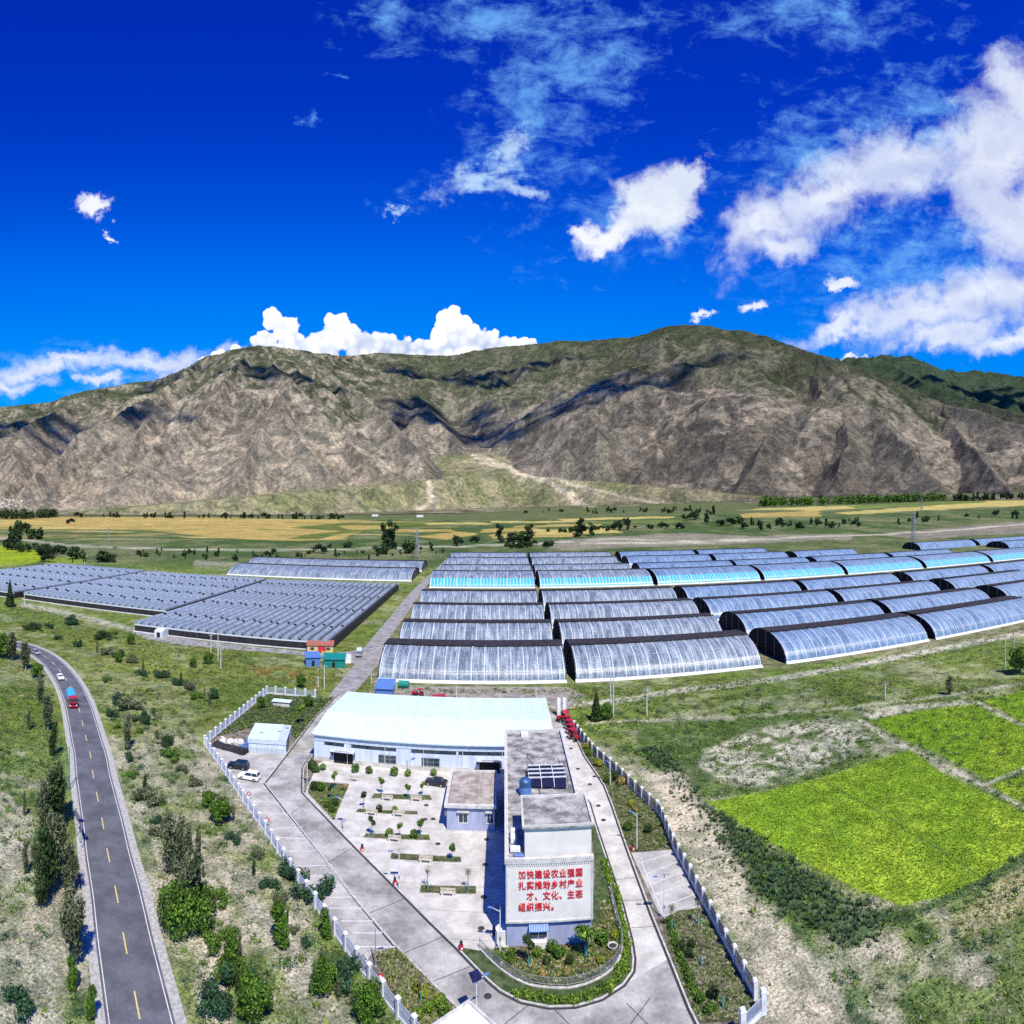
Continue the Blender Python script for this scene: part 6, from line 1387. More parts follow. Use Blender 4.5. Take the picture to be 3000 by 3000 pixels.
for s_ in (-1, 1): mobj('wheel', s2 if False else wheel_mesh(.4, .2)[0], o, (0, s_ * .95, .4), R(90))
# tarpaulin and clutter by the left fence
a_, b_ = G(628, 2184), G(722, 2210); o = thing('tarpaulin_heap', 'long heap under black tarpaulin along the left fence corner', 'heap', tuple(a_), math.atan2(b_.y - a_.y, b_.x - a_.x))
L = (b_ - a_).length; V = []; n = 14
for i in range(n + 1):
    for j, (yy, zz) in enumerate([(-1.2, 0), (-.9, .9), (0, 1.25), (.9, .9), (1.2, 0)]): V.append((L * i / n, yy + rng.uniform(-.15, .15), zz * rng.uniform(.75, 1.15)))
MB().add(V, [(i * 5 + j, (i + 1) * 5 + j, (i + 1) * 5 + j + 1, i * 5 + j + 1) for i in range(n) for j in range(4)] + [(0, 1, 2, 3, 4), tuple(n * 5 + 4 - j for j in range(5))]).build('tarpaulin', M['quilt'], o)
o = thing('machine', 'bright blue machine with a raised arm beside the prefab', 'machine', tuple(G(716, 2196)), .2)
MB().box(-.9, -.5, 0, .9, .5, 1.0).build('frame', M['blue_sheet'], o, bevel=.05); MB().box(.3, -.3, 1.0, .9, .3, 2.6).build('tower', M['blue_sheet'], o, bevel=.04); MB().rod((-1.4, 0, .7), (.3, 0, 1.5), .12).build('arm', M['blue_body'], o)
pc = []
for i in range(16):
    x = 640 + i * 4.6; p = G(x + rng.uniform(-4, 4), 2176 + rng.uniform(-8, 6)); s_ = rng.uniform(.4, .9)
    o = mobj('crate', MB().box(-s_, -s_ * .7, 0, s_, s_ * .7, rng.uniform(.4, 1.1)).mesh('crate', M[('plaster', 'wood', 'white_paint')[i % 3]]), None, (p.x, p.y, .1), rng.uniform(0, 3)); setp(o, 'pale crate in the clutter behind the black tarpaulin heap, ' + ordn(i), 'crate', 'crates piled in the fence corner')
o = thing('flower_pot', 'large round concrete pot in the front garden inside the railing', 'pot', tuple(G(1795, 2782))); MB().lathe([(.4, 0), (.6, .55), (.66, .6), (.55, .6), (.5, .5)], 16).build('pot', M['coping'], o); MB().lathe([(.5, .5), (.45, .53)], 16).build('soil', M['gutter'], o)
o = thing('small_shed', 'little pale shed roof among the weeds of the north corner', 'shed', tuple(G(826, 2068)), .1); MB().box(-2.4, -1, 0, 2.4, 1, 1.4).build('wall', M['concrete'], o); MB().box(-2.7, -1.3, 1.4, 2.7, 1.3, 1.52).build('roof', M['mint'], o)
o = thing('planter_box', 'pale concrete box standing at the front left corner of the slogan building', 'box', (G(1472, 2758).x, G(1472, 2758).y, .1)); MB().box(-.9, -.7, 0, .5, .7, 1.7).build('box', M['plaster'], o, bevel=.03)
o = thing('cellar_grille', 'dark square hatch on the courtyard beside the slogan building', 'hatch', (G(1456, 2730).x, G(1456, 2730).y, .1)); MB().box(-.6, -.9, 0, .6, .9, .12).build('lid', M['solar'], o)

# ------------------------------------------------------------------ trees and plants
PAL = {'dark': [(.030, .055, .018), (.045, .080, .022), (.065, .105, .030), (.020, .038, .014)], 'green': [(.055, .125, .014), (.085, .18, .02), (.14, .24, .035), (.03, .07, .012)], 'grey': [(.085, .11, .05), (.13, .155, .08), (.05, .07, .03), (.19, .20, .12)],
       'yellow': [(.22, .26, .02), (.32, .34, .03), (.14, .20, .02), (.38, .36, .05)], 'orange': [(.34, .20, .05), (.42, .30, .12), (.20, .20, .05), (.40, .34, .16)], 'lime': [(.10, .19, .02), (.15, .26, .025), (.20, .30, .04), (.07, .13, .015)], 'teal': [(.025, .07, .03), (.04, .10, .045), (.06, .12, .06), (.02, .05, .025)],
       'bare': [(.20, .16, .11), (.14, .12, .08), (.12, .15, .06), (.25, .2, .15)], 'far': [(.016, .032, .013), (.025, .048, .018), (.04, .065, .025)], 'black': [(.02, .015, .012), (.035, .03, .02), (.05, .05, .025)]}
def leaves(lobes, n, size, pal, up=0.0, asp=1.6, fill=.55):
    w = np.array([l[3] * l[4] * l[5] for l in lobes]) ** .7; w /= w.sum(); k = rng.choice(len(lobes), n, p=w); Lb = np.array(lobes)[k]
    d = rng.normal(size=(n, 3)); d /= np.linalg.norm(d, axis=1)[:, None]; rad = rng.uniform(fill, 1.04, n)[:, None]
    c = Lb[:, :3] + d * rad * Lb[:, 3:6]
    c[:, 2] = np.maximum(c[:, 2], .05)
    nrm = d + rng.normal(size=(n, 3)) * .6; nrm /= np.linalg.norm(nrm, axis=1)[:, None]
    u = np.cross(nrm, rng.normal(size=(n, 3))); u += np.array([0, 0, up]); u -= (u * nrm).sum(1)[:, None] * nrm; u /= np.linalg.norm(u, axis=1)[:, None] + 1e-9; v = np.cross(nrm, u)
    s_ = size * rng.uniform(.6, 1.4, n)[:, None]
    P = [c + u * s_ * asp, c + v * s_ * .8, c - u * s_ * asp * .8, c - v * s_ * .8]
    V = np.stack(P, 1).reshape(-1, 3); F = np.arange(4 * n).reshape(n, 4)
    pa = np.array(PAL[pal]); lobe_tone = rng.uniform(.75, 1.25, len(lobes))[k]; col = pa[rng.integers(0, len(pa), n)] * lobe_tone[:, None] * rng.uniform(.8, 1.2, n)[:, None]
    return V, F, np.repeat(col, 4, 0)
def crown_mesh(lobes, n, size, pal, **k): V, F, c = leaves(lobes, n, size, pal, **k); return np_mesh('crown', V, F, M['leaf'], False, c)
def trunk_mesh(h, r, mt, limbs=3, spread=1.0, top=.7):
    m = MB(); m.rod((0, 0, 0), (.02 * h, .01 * h, h * .5), r, r * .75, n=7); m.rod((.02 * h, .01 * h, h * .5), (0, 0, h * top), r * .75, r * .35, n=6)
    for i in range(limbs):
        a = i * 2.4 + .5; m.rod((.01 * h, 0, h * (.35 + .1 * i)), (spread * math.cos(a), spread * math.sin(a), h * (.6 + .08 * i)), r * .45, r * .15, n=5)
    return m.mesh('trunk', M[mt])
TK = {}
def kind(name):
    if name in TK: return TK[name]
    r = []
    for v in range(3):
        if name == 'poplar':        # 10 m tall, narrow, made of upright sprays
            lobes = [(rng.normal() * .35, rng.normal() * .35, 1.0 + i * .82, .75 + .6 * math.sin(PI * (i + 1) / 12.5), .75 + .6 * math.sin(PI * (i + 1) / 12.5), 1.25) for i in range(11)]
            r.append((crown_mesh(lobes, 1900, .11, 'grey' if v != 1 else 'dark', up=2.4, asp=3.2, fill=.2), trunk_mesh(10, .13, 'bark', 4, .25, .8)))
        elif name == 'bigpoplar':   # spreading fan of sprays
            lobes = []
            for i in range(16): a = rng.uniform(0, 2 * PI); q = rng.uniform(0, 1.5); h = rng.uniform(2, 8.2); lobes.append((q * math.cos(a) * h / 6, q * math.sin(a) * h / 6, h, .7, .7, 1.7))
            r.append((crown_mesh(lobes, 2800, .11, 'grey', up=2.2, asp=3.2, fill=.15), trunk_mesh(10, .17, 'bark_pale', 6, .5, .75)))
        elif name == 'round':       # 5 m
            lobes = [(0, 0, 2.8, 1.9, 1.9, 1.9)] + [(1.5 * math.cos(a), 1.5 * math.sin(a), 2.2 + rng.uniform(-.8, 1.6), 1.1, 1.1, 1.0) for a in np.linspace(0, 6, 8)] + [(0, 0, 4.2, .9, .9, .8)]
            r.append((crown_mesh(lobes, 3200, .125, 'green', fill=.65), trunk_mesh(4, .15, 'bark', 3, .9)))
        elif name == 'column':      # 5 m
            lobes = [(rng.normal() * .2, rng.normal() * .2, .7 + i * .62, 1.05 + .3 * math.sin(i), 1.0, .75) for i in range(7)]
            r.append((crown_mesh(lobes, 2800, .12, 'green', fill=.55), trunk_mesh(4.4, .12, 'bark', 2, .5)))
        elif name == 'big':         # broad poplar clump with bare-ish sprays above: 12 m
            lobes = [(3.2 * math.cos(a), 3.0 * math.sin(a), 2.6 + rng.uniform(-.6, 1.3), 2.1, 2.0, 2.0) for a in np.linspace(0, 5.6, 8)] + [(0, 0, 3.6, 2.8, 2.8, 2.6)]
            A_ = leaves(lobes, 6500, .15, 'green', fill=.65); lob2 = [(rng.normal() * 1.5, rng.normal() * 1.4, rng.uniform(5, 11.0), .55, .55, 1.9) for i in range(15)]
            B_ = leaves(lob2, 2200, .15, 'grey', up=2.4, asp=3.0, fill=.1)
            r.append((np_mesh('crown', np.concatenate([A_[0], B_[0]]), np.concatenate([A_[1], B_[1] + len(A_[0])]), M['leaf'], False, np.concatenate([A_[2], B_[2]])), trunk_mesh(11, .24, 'bark', 6, .6, .8)))
        elif name == 'conifer':
            lobes = [(0, 0, 1.5 + i * 1.25, 3.4 - i * .32, 3.4 - i * .32, 1.2) for i in range(10)]
            r.append((crown_mesh(lobes, 2200, .34, 'dark', fill=.6), trunk_mesh(9, .3, 'bark', 0)))
        elif name == 'young':       # 4 m courtyard tree
            lobes = [(.45 * math.cos(a), .45 * math.sin(a), 2.7 + rng.uniform(-.35, .9), .5, .5, .45) for a in np.linspace(0, 6, 7)]
            r.append((crown_mesh(lobes, 520, .12, ('dark', 'green', 'lime')[v], fill=.3), trunk_mesh(3.6, .07, 'bark', 3, .5, .85)))
        elif name == 'bare':
            m = MB(); m.rod((0, 0, 0), (0, 0, 3.0), .06, .03)
            for i in range(9): a = rng.uniform(0, 6.3); z = rng.uniform(1.4, 2.8); m.rod((0, 0, z), (.5 * math.cos(a), .5 * math.sin(a), z + rng.uniform(.4, .9)), .025, .01, n=4)
            r.append((crown_mesh([(0, 0, 2.9, .6, .6, .7)], 90, .07, 'bare', fill=.1), m.mesh('trunk', M['bark'])))
        elif name in ('ball', 'yball', 'oball', 'dball', 'lball'):
            pal = {'ball': 'green', 'yball': 'yellow', 'oball': 'orange', 'dball': 'dark', 'lball': 'lime'}[name]
            lobes = [(0, 0, .75, .72, .72, .7)] + [(.35 * math.cos(a), .35 * math.sin(a), .7 + .2 * math.sin(a * 3), .42, .42, .42) for a in (0, 1.5, 3.1, 4.6)]
            r.append((crown_mesh(lobes, 520, .085, pal, fill=.8), None))
        elif name == 'shrub':
            lobes = [(rng.normal() * .7, rng.normal() * .7, .5 + rng.uniform(0, .5), .7, .7, .6) for i in range(7)]
            r.append((crown_mesh(lobes, 1100, .10, ('green', 'teal', 'grey')[v], fill=.4), None))
        elif name == 'bush':
            lobes = [(rng.normal() * 1.1, rng.normal() * 1.0, 1.0 + rng.uniform(0, 1.6), 1.0, 1.0, .95) for i in range(11)]
            r.append((crown_mesh(lobes, 3600, .095, ('teal', 'grey', 'dark')[v], fill=.35), trunk_mesh(2.4, .08, 'bark', 3, .8)))
        elif name == 'far':         # 10 m, seen from far off
            lobes = [(rng.normal() * .8, rng.normal() * .8, 1.6 + i * 1.15, 1.8 - .1 * i, 1.8 - .1 * i, 1.4) for i in range(7)]
            r.append((crown_mesh(lobes, 420, .45, 'far', fill=.3), None))
        elif name == 'farround':
            lobes = [(rng.normal() * 1.6, rng.normal() * 1.6, 2.6 + rng.uniform(-1, 2.4), 1.9, 1.9, 1.7) for i in range(8)]
            r.append((crown_mesh(lobes, 460, .45, ('far', 'far', 'dark')[v], fill=.3), None))
    TK[name] = r; return r
def plant(k, p, h, label, cat='tree', group=None, wide=1.0, v=None, nm=None):
    base = {'poplar': 10.5, 'bigpoplar': 10, 'round': 5, 'column': 5, 'big': 12.5, 'conifer': 13.5, 'young': 4, 'bare': 3.5, 'ball': 1.45, 'yball': 1.45, 'oball': 1.45, 'dball': 1.45, 'lball': 1.45, 'shrub': 1.5, 'bush': 3.6, 'far': 10, 'farround': 7}[k]
    c, t = kind(k)[rng.integers(0, 3) if v is None else v]; s_ = h / base; rz = rng.uniform(0, 6.3)
    nm = nm or {'tree': 'tree', 'shrub': 'shrub'}.get(cat, cat.replace(' ', '_'))
    if t is None: o = mobj(nm, c, None, tuple(p), rz); setp(o, label, cat, group)
    else:
        o = thing(nm, label, cat, tuple(p), rz, group); mobj('crown', c, o); mobj('trunk', t, o)
    o.scale = (s_ * wide, s_ * wide, s_); return o
TL = [('poplar', 128, 2440, 9.5, 1.1, 'uppermost dark poplar of the clump left of the road, by the road sign'), ('poplar', 160, 2430, 11.5, 1.3, 'tall poplar in the clump just left of the road sign'), ('bigpoplar', 172, 2408, 11.5, .85, 'broad feathery poplar overlapping the road verge above the sign'), ('poplar', 145, 2400, 9, 1.2, 'poplar at the back of the roadside clump'),
      ('bigpoplar', 158, 2590, 11, 1.0, 'broad poplar in the middle of the roadside row below the sign'), ('poplar', 140, 2620, 10, 1.3, 'dark poplar left of the broad middle one'), ('poplar', 172, 2545, 8.5, 1.1, 'poplar between the sign and the broad middle one'), ('poplar', 120, 2660, 8, 1.1, 'lower dark poplar on the left flank of the roadside row'), ('poplar', 205, 2620, 8, 1.1, 'poplar leaning shade over the road edge'),
      ('bigpoplar', 220, 2832, 10, 1.1, 'large feathery tree with a pale trunk and a long shadow on the road'), ('poplar', 75, 2560, 5.5, .8, 'slim dark sapling in the scrub far left of the road'), ('poplar', 100, 2545, 5, .8, 'slim dark sapling right beside another left of the road'), ('poplar', 72, 2390, 4.6, .6, 'thin lone sapling left of the upper clump'), ('poplar', 85, 2140, 6, .6, 'thin dark pole-like tree left of the upper road'),
      ('column', 212, 2895, 3.6, .8, 'small green bush below the large feathery tree'), ('column', 268, 2990, 3.8, .6, 'narrow green bush at the bottom edge beside the road'), ('shrub', 75, 2980, 2, 1, 'low bush near the bottom left corner'),
      ('bigpoplar', 140, 2140, 9.5, 1.0, 'feathery tree beside the lorry on the outer road verge'), ('poplar', 155, 2215, 7.5, 1.1, 'brownish poplar below the lorry on the outer verge'), ('poplar', 120, 2060, 8, 1.2, 'tree beside the white car on the outer verge'), ('bigpoplar', 75, 1960, 10, 1.3, 'large grey green tree hiding the far end of the road'), ('bigpoplar', 35, 1935, 11, 1.3, 'leftmost large grey green tree at the far end of the road'), ('round', 5, 1925, 9, 1.2, 'round tree at the left edge beyond the road'), ('round', 108, 1985, 5, .9, 'yellow green tree beside the upper road'),
      ('big', 545, 2722, 14.5, .68, 'largest tree, a broad green clump with bare sprays right of the road'), ('poplar', 500, 2560, 9.5, 1.2, 'feathery poplar behind the largest tree'), ('poplar', 530, 2540, 8, 1.1, 'second feathery poplar behind the largest tree'), ('shrub', 470, 2450, 1.8, 1.1, 'grey bush in the scrub between road and fence'), ('round', 645, 2412, 4.6, .95, 'round dark green tree left of the parking strip'), ('round', 612, 2368, 3.4, .8, 'smaller green tree touching the round dark green tree'),
      ('column', 678, 2846, 4.6, .85, 'dense upright green bush right of the largest tree'), ('column', 820, 2772, 5.6, .8, 'tall dark green bush in the middle of the stony strip'), ('round', 945, 2915, 4.2, .75, 'round green bush near the bottom left of the fence'), ('round', 1080, 2985, 4.1, .95, 'broad willow-like bush at the bottom, close to the fence'), ('round', 745, 2985, 4.7, .9, 'round bush at the bottom edge between road and fence'), ('bush', 622, 2962, 3.9, 1.0, 'spreading teal bush at the bottom edge right of the road'),
      ('column', 953, 2750, 3.9, .75, 'green bush leaning on the fence halfway down'), ('shrub', 835, 2560, 2.0, 1.2, 'low green bush hugging the outside of the left fence'), ('shrub', 900, 2640, 2.2, 1.3, 'low green bush on the outside of the fence, below another'), ('shrub', 1020, 2850, 2.0, 1.2, 'green bush at the foot of the fence near its lower end'),
      ('poplar', 372, 2195, 8.5, .9, 'slim dark poplar alone in the upper scrub right of the road'), ('bush', 340, 2065, 3.4, .9, 'dark bush in the upper scrub right of the road bend'), ('shrub', 385, 2075, 3, 1.2, 'dark bush beside a like one right of the road bend'), ('bush', 425, 2120, 4, .8, 'upright grey bush in the upper scrub'), ('bush', 490, 2185, 3, 1.0, 'low bush between the slim poplar and the fence corner'), ('round', 347, 1940, 3.4, .8, 'small dark tree in the upper scrub'), ('round', 610, 1945, 4.4, .9, 'dark green bush left of the three pale poles'), ('round', 565, 1955, 3.4, .8, 'small dark bush beside the one near the three pale poles'), ('round', 383, 1888, 4.5, .8, 'dark bush beside the dirt track'), ('bush', 300, 1870, 4, 1.7, 'long dark thicket along the dirt track'), ('bush', 205, 1830, 4.5, 1.4, 'dark thicket at the upper end of the dirt track'), ('bush', 95, 1845, 4, 1.5, 'dark thicket below the cone shaped tree'),
      ('conifer', 29, 1778, 14.5, .75, 'dark cone shaped tree standing alone near the left edge'), ('round', 882, 2015, 4.5, .7, 'dark shrub outside the north fence corner'), ('conifer', 1747, 2112, 8.0, .8, 'dark bushy conifer beyond the tractors'), ('round', 1775, 2108, 4.4, .9, 'low round bush at the foot of the twin poles'), ('poplar', 2782, 2035, 6.0, 1.4, 'lone dark upright tree above the green fields'), ('round', 2990, 1972, 9, .9, 'dark round tree at the right edge'), ('round', 905, 2072, 3.6, .8, 'small tree inside the north corner near the road'), ('young', 880, 2125, 5.5, 1.0, 'slender young tree inside the north corner'), ('round', 765, 2075, 3.5, .8, 'dark shrub inside the north fence')]
for k, x, y, h, w, lb in TL: plant(k, G(x, y), h, lb, 'tree' if k != 'shrub' and h > 3 else 'shrub', wide=w)
YT = [(1065, 2368, 3.9, 0), (1118, 2329, 4.2, 2), (1195, 2340, 4.0, 1), (1238, 2333, 3.4, 2), (1090, 2450, 4.2, 0), (1232, 2451, 4.2, 1), (1171, 2458, 3.4, 2), (1325, 2521, 3.6, 1), (980, 2313, 4.3, 2), (968, 2342, 3.6, 0)]
YN = ['dark leafed young tree at the left end of the second planting strip', 'young tree at the left end of the top planting strip', 'young tree in the middle of the top planting strip', 'small young tree at the right end of the top planting strip near the black car', 'dark young tree with a blue painted trunk at the left of the third planting strip', 'pale leafed young tree at the right of the third planting strip', 'small bright tree in the middle of the third planting strip', 'thin young tree in the fourth planting strip', 'bright young tree at the top of the triangular bed', 'dark young tree in the middle of the triangular bed']
tb = MB().rod((0, 0, 0), (0, 0, 1.2), .10, n=8).mesh('painted_trunk_base', M['trunk_blue'])
for (x, y, h, v), lb in zip(YT, YN):
    o = plant('young', G(x, y, .12), h * .86, lb, 'tree', 'young trees planted in the courtyard', v=v, wide=.8); mobj('painted_trunk_base', tb, o)
for x, y, lb in [(1253, 2606, 'bare sapling at the left of the lowest planting strip'), (1371, 2610, 'bare sapling at the right of the lowest planting strip'), (1968, 2722, 'bare sapling below the small parking place'), (2045, 2707, 'bare sapling with a blue trunk beside the right fence'), (2055, 2830, 'sapling with a tall blue painted trunk in the lower right bed'), (2118, 2950, 'thin sapling near the bottom of the lower right bed'), (1233, 2935, 'sapling with a teal trunk in the weedy bed at the left fence')]:
    o = plant('bare', G(x, y, .12), 3.4, lb, 'sapling'); mobj('painted_trunk_base', tb, o)
o = plant('young', G(1549, 2829, .12), 3.9, 'young tree with a turquoise trunk in front of the awning', 'tree', v=0, wide=.9); mobj('painted_trunk_base', tb, o)
o = plant('young', G(1716, 2797, .12), 4.2, 'dark leafed tree at the right end of the slogan wall foot', 'tree', v=1, wide=1.5); mobj('painted_trunk_base', tb, o)
BALLS = [('dball', 912, 2252, 2.4), ('ball', 924, 2262, 2.4), ('lball', 946, 2256, 1.8), ('ball', 1041, 2262, 2.3), ('ball', 1081, 2266, 2.0), ('ball', 1155, 2272, 2.3), ('lball', 1195, 2274, 1.8), ('lball', 1270, 2272, 1.8), ('dball', 921, 2314, 2.2), ('ball', 940, 2316, 2.2), ('dball', 982, 2361, 1.9), ('ball', 960, 2365, 1.9), ('ball', 973, 2380, 1.8), ('oball', 1010, 2314, 1.7),
         ('lball', 1141, 2450, 1.8), ('ball', 1213, 2454, 1.8), ('lball', 1157, 2380, 1.5), ('dball', 1111, 2378, 1.6), ('ball', 1461, 2815, 1.5), ('ball', 1497, 2806, 1.4), ('ball', 1493, 2826, 1.2), ('dball', 1602, 2826, 1.3), ('dball', 1670, 2824, 1.4), ('ball', 1638, 2806, 1.8), ('yball', 1800, 2748, 1.4), ('yball', 1760, 2822, 1.2), ('oball', 1589, 2862, 1.2), ('oball', 1660, 2858, 1.0), ('lball', 1575, 2800, 1.5), ('ball', 1765, 2765, 2.2), ('ball', 1620, 2790, 2.0),
         ('dball', 1996, 2782, 1.5), ('dball', 2027, 2777, 1.4), ('dball', 2019, 2802, 1.4), ('dball', 2091, 2922, 1.7), ('ball', 2052, 2936, 1.4), ('ball', 2079, 2968, 1.6), ('yball', 1719, 2195, 1.9), ('lball', 1727, 2213, 2.0), ('yball', 1755, 2246, 2.3), ('dball', 1799, 2284, 2.4), ('lball', 1782, 2292, 2.2), ('oball', 1820, 2298, 2.2), ('yball', 1850, 2362, 1.6), ('oball', 1862, 2378, 1.4), ('ball', 1840, 2432, 2.0), ('dball', 1900, 2440, 2.0), ('yball', 1222, 2905, 1.5), ('yball', 1243, 2922, 1.3), ('lball', 1255, 2966, 1.7), ('lball', 1289, 2950, 1.9), ('lball', 1226, 2985, 1.6), ('ball', 1300, 2975, 1.6)]
CN = {'ball': 'green', 'yball': 'bright yellow', 'oball': 'orange tinged', 'dball': 'dark green', 'lball': 'light green'}
def place_name(x, y):
    if y < 2290 and x < 1300: return 'in the row along the warehouse foot' if x > 1000 else 'at the warehouse corner by the kerb bend'
    if x < 1030 and y < 2400: return 'in the triangular bed'
    if x < 1260 and y < 2500: return 'in a planting strip of the courtyard'
    if 1400 < x < 1830 and y > 2700: return 'in the front garden below the slogan wall'
    if x > 1980 and y > 2700: return 'in the lower bed beside the right fence'
    if x > 1690 and y < 2500: return 'in the upper bed beside the right fence'
    return 'in the weedy bed by the left fence'
seen = {}
for k, x, y, h in BALLS:
    lb = '%s clipped shrub %s' % (CN[k], place_name(x, y)); n = seen.get(lb, 0); seen[lb] = n + 1
    plant(k, G(x, y, .12), h * .78, lb if n == 0 else lb.replace(' clipped', '') + ', ' + ONES[n] + ' one', 'shrub', 'clipped round shrubs in the beds', nm='round_shrub')
# hedge sweeping round the front garden
hp = catmull([G(*q_) for q_ in [(1778, 2528), (1800, 2600), (1818, 2660), (1832, 2720), (1842, 2790), (1830, 2848), (1795, 2892), (1730, 2925), (1660, 2935), (1590, 2930), (1530, 2915)]], 4)
lobes = []
for i, (q, a) in enumerate(along(hp, .5)):
    lobes.append((q.x + rng.normal() * .2 - .3, q.y + rng.normal() * .2, .45, .6, .6, .45))
V, F_, c_ = leaves(lobes, 7000, .10, 'lime', up=.8, fill=.3); o = mobj('hedge', np_mesh('hedge', V, F_, M['leaf'], False, c_)); setp(o, 'bright green hedge sweeping round the outside of the garden railing', 'hedge')
hp2 = catmull([G(*q_) for q_ in [(1946, 2705), (1960, 2760), (1990, 2850), (2030, 2950)]], 4); lobes = [(q.x + .7 + rng.normal() * .15, q.y, .35, .5, .5, .4) for q, a in along(hp2, .5)]
V, F_, c_ = leaves(lobes, 2600, .09, 'green', up=.8, fill=.3); o = mobj('hedge', np_mesh('hedge', V, F_, M['leaf'], False, c_)); setp(o, 'low green hedge along the kerb of the lower right bed', 'hedge')
# far trees
FT = [('farround', 137, 1646, 12, 1.3, 'dark round tree left of the dark grove behind the ridged greenhouses'), ('farround', 225, 1638, 19, 1.1, 'tall dark tree of the grove behind the ridged greenhouses'), ('far', 246, 1646, 15, .8, 'grey green poplar before the dark grove'), ('farround', 300, 1646, 16, 1.5, 'broad dark tree at the right of the dark grove'), ('farround', 325, 1648, 13, 1.2, 'lower dark tree closing the dark grove on the right'), ('far', 213, 1648, 6, .8, 'small dark tree at the foot of the dark grove'),
      ('farround', 50, 1556, 30, 1, 'dark tree clump before the ochre fields at the far left'), ('farround', 78, 1558, 26, 1, 'yellow green tree clump before the ochre fields'), ('farround', 205, 1536, 22, 1.1, 'lone dark tree on the ochre field'), ('far', 1130, 1606, 40, .8, 'left half of the tall dark poplar pair behind the gravel road'), ('far', 1148, 1608, 44, .9, 'right half of the tall dark poplar pair behind the gravel road'), ('farround', 1117, 1622, 16, 1.3, 'dark bush left below the tall poplar pair'), ('farround', 1195, 1622, 22, 1, 'dark tree just left of the near pylon'), ('farround', 941, 1621, 15, 1.1, 'dark tree left of the tall poplar pair'), ('farround', 966, 1606, 8, 1, 'small dark tree beside the pale track'), ('farround', 1016, 1605, 12, 1.2, 'dark bush on the pale track'), ('far', 1264, 1614, 14, 1, 'dark tree right of the near pylon'), ('farround', 1340, 1600, 20, 1, 'dark tree behind the rear greenhouse corner'), ('farround', 1395, 1590, 14, 1.2, 'dark tree left of the grove on the middle plain'),
      ('far', 1462, 1590, 34, 1.0, 'pointed dark tree left of the grove on the middle plain'), ('farround', 1500, 1588, 20, 1.5, 'left part of the dark grove on the middle plain'), ('farround', 1530, 1587, 23, 1.5, 'middle of the dark grove on the middle plain'), ('far', 1552, 1587, 33, 1.2, 'tallest tree at the right of the dark grove'), ('far', 1704, 1574, 38, 1.3, 'tall dark tree on the middle plain'), ('far', 1733, 1570, 28, 1, 'dark tree beside the tall one on the middle plain'), ('farround', 1822, 1553, 32, 1.1, 'round dark tree right of the tall pair'), ('far', 1840, 1553, 24, .9, 'small dark tree at the side of the round dark one'), ('farround', 2034, 1523, 30, 1.4, 'dark round tree below the fan edge'), ('far', 2071, 1533, 38, 1, 'dark tree right of the round one below the fan edge'), ('far', 2092, 1508, 34, 1, 'slim dark tree against the fan edge'), ('farround', 2008, 1521, 18, 1.2, 'dark bush left of the round tree below the fan edge'), ('farround', 2125, 1540, 22, 1.8, 'wide green thicket on the right plain'), ('farround', 2155, 1535, 22, 1.8, 'green thicket next to the wide one on the right plain')]
for k, x, y, h, w, lb in FT: plant(k, GG(x, y), h * .8, lb, 'tree', wide=w)
def row(n, pts, h0, h1, jit, label, group, k='far', wide=1.1):
    xs = np.linspace(0, 1, len(pts))
    ts = np.sort(rng.uniform(0, 1, n))
    for i in range(n):
        t = ts[i]; x = np.interp(t, xs, [p[0] for p in pts]); y = np.interp(t, xs, [p[1] for p in pts]) + rng.uniform(-jit, jit)
        plant(k if i % 3 else 'farround', GG(x, y), rng.uniform(h0, h1), label + ', ' + ordn(i), 'tree', group, wide=wide)
row(46, [(200, 1516), (600, 1518), (1000, 1522)], 10, 24, 1.5, 'dark tree in the line at the left mountain foot', 'dark trees lining the mountain foot on the left')
row(30, [(1480, 1502), (1900, 1500), (2100, 1498)], 8, 20, 5, 'small dark tree on the foot of the fan', 'trees dotted on the foot of the fan')
row(26, [(2800, 1468), (3000, 1460)], 14, 34, 3, 'dark tree along the far road at the right edge', 'trees along the far road on the right')
row(60, [(380, 1622), (700, 1632), (1000, 1630), (1300, 1618)], 3, 7, 12, 'small tree in the scrub belt behind left greenhouses', 'small trees in the scrub belt behind the left greenhouses')
row(44, [(2150, 1548), (2500, 1535), (2980, 1512)], 7, 16, 10, 'small tree on the right plain', 'small trees on the right plain')
row(26, [(1600, 1560), (1800, 1553), (2000, 1545)], 6, 14, 4, 'bright green bush in the band between the tall trees', 'green bushes on the middle plain', 'farround')
row(14, [(0, 1600), (100, 1618), (200, 1632)], 8, 14, 8, 'dark bush edging the bright far left field', 'bushes round the bright field at the far left', 'farround')
row(16, [(1480, 1606), (1620, 1600)], 5, 10, 4, 'dark green bush behind the rear greenhouses', 'bushes behind the rear greenhouses', 'farround')
def line_row(n, pts, h0, h1, jit, label, group):
    xs = np.linspace(0, 1, len(pts))
    for i in range(n):
        t = (i + .5) / n + rng.uniform(-.3, .3) / n; x = np.interp(t, xs, [p[0] for p in pts]) + rng.uniform(-jit, jit); y = np.interp(t, xs, [p[1] for p in pts]) + rng.uniform(-jit, jit) * .5
        plant(('shrub', 'shrub', 'poplar')[i % 3], G(x, y), rng.uniform(h0, h1) * (1.7 if i % 3 == 2 else 1), label + ', ' + ordn(i).replace('left', 'top'), 'shrub', group, wide=rng.uniform(.7, 1.1))
line_row(24, [(320, 2080), (420, 2330), (520, 2480), (640, 2720), (720, 2930)], .9, 2.2, 30, 'small shrub of the planted line nearer the road', 'planted shrubs in the strip between road and fence')
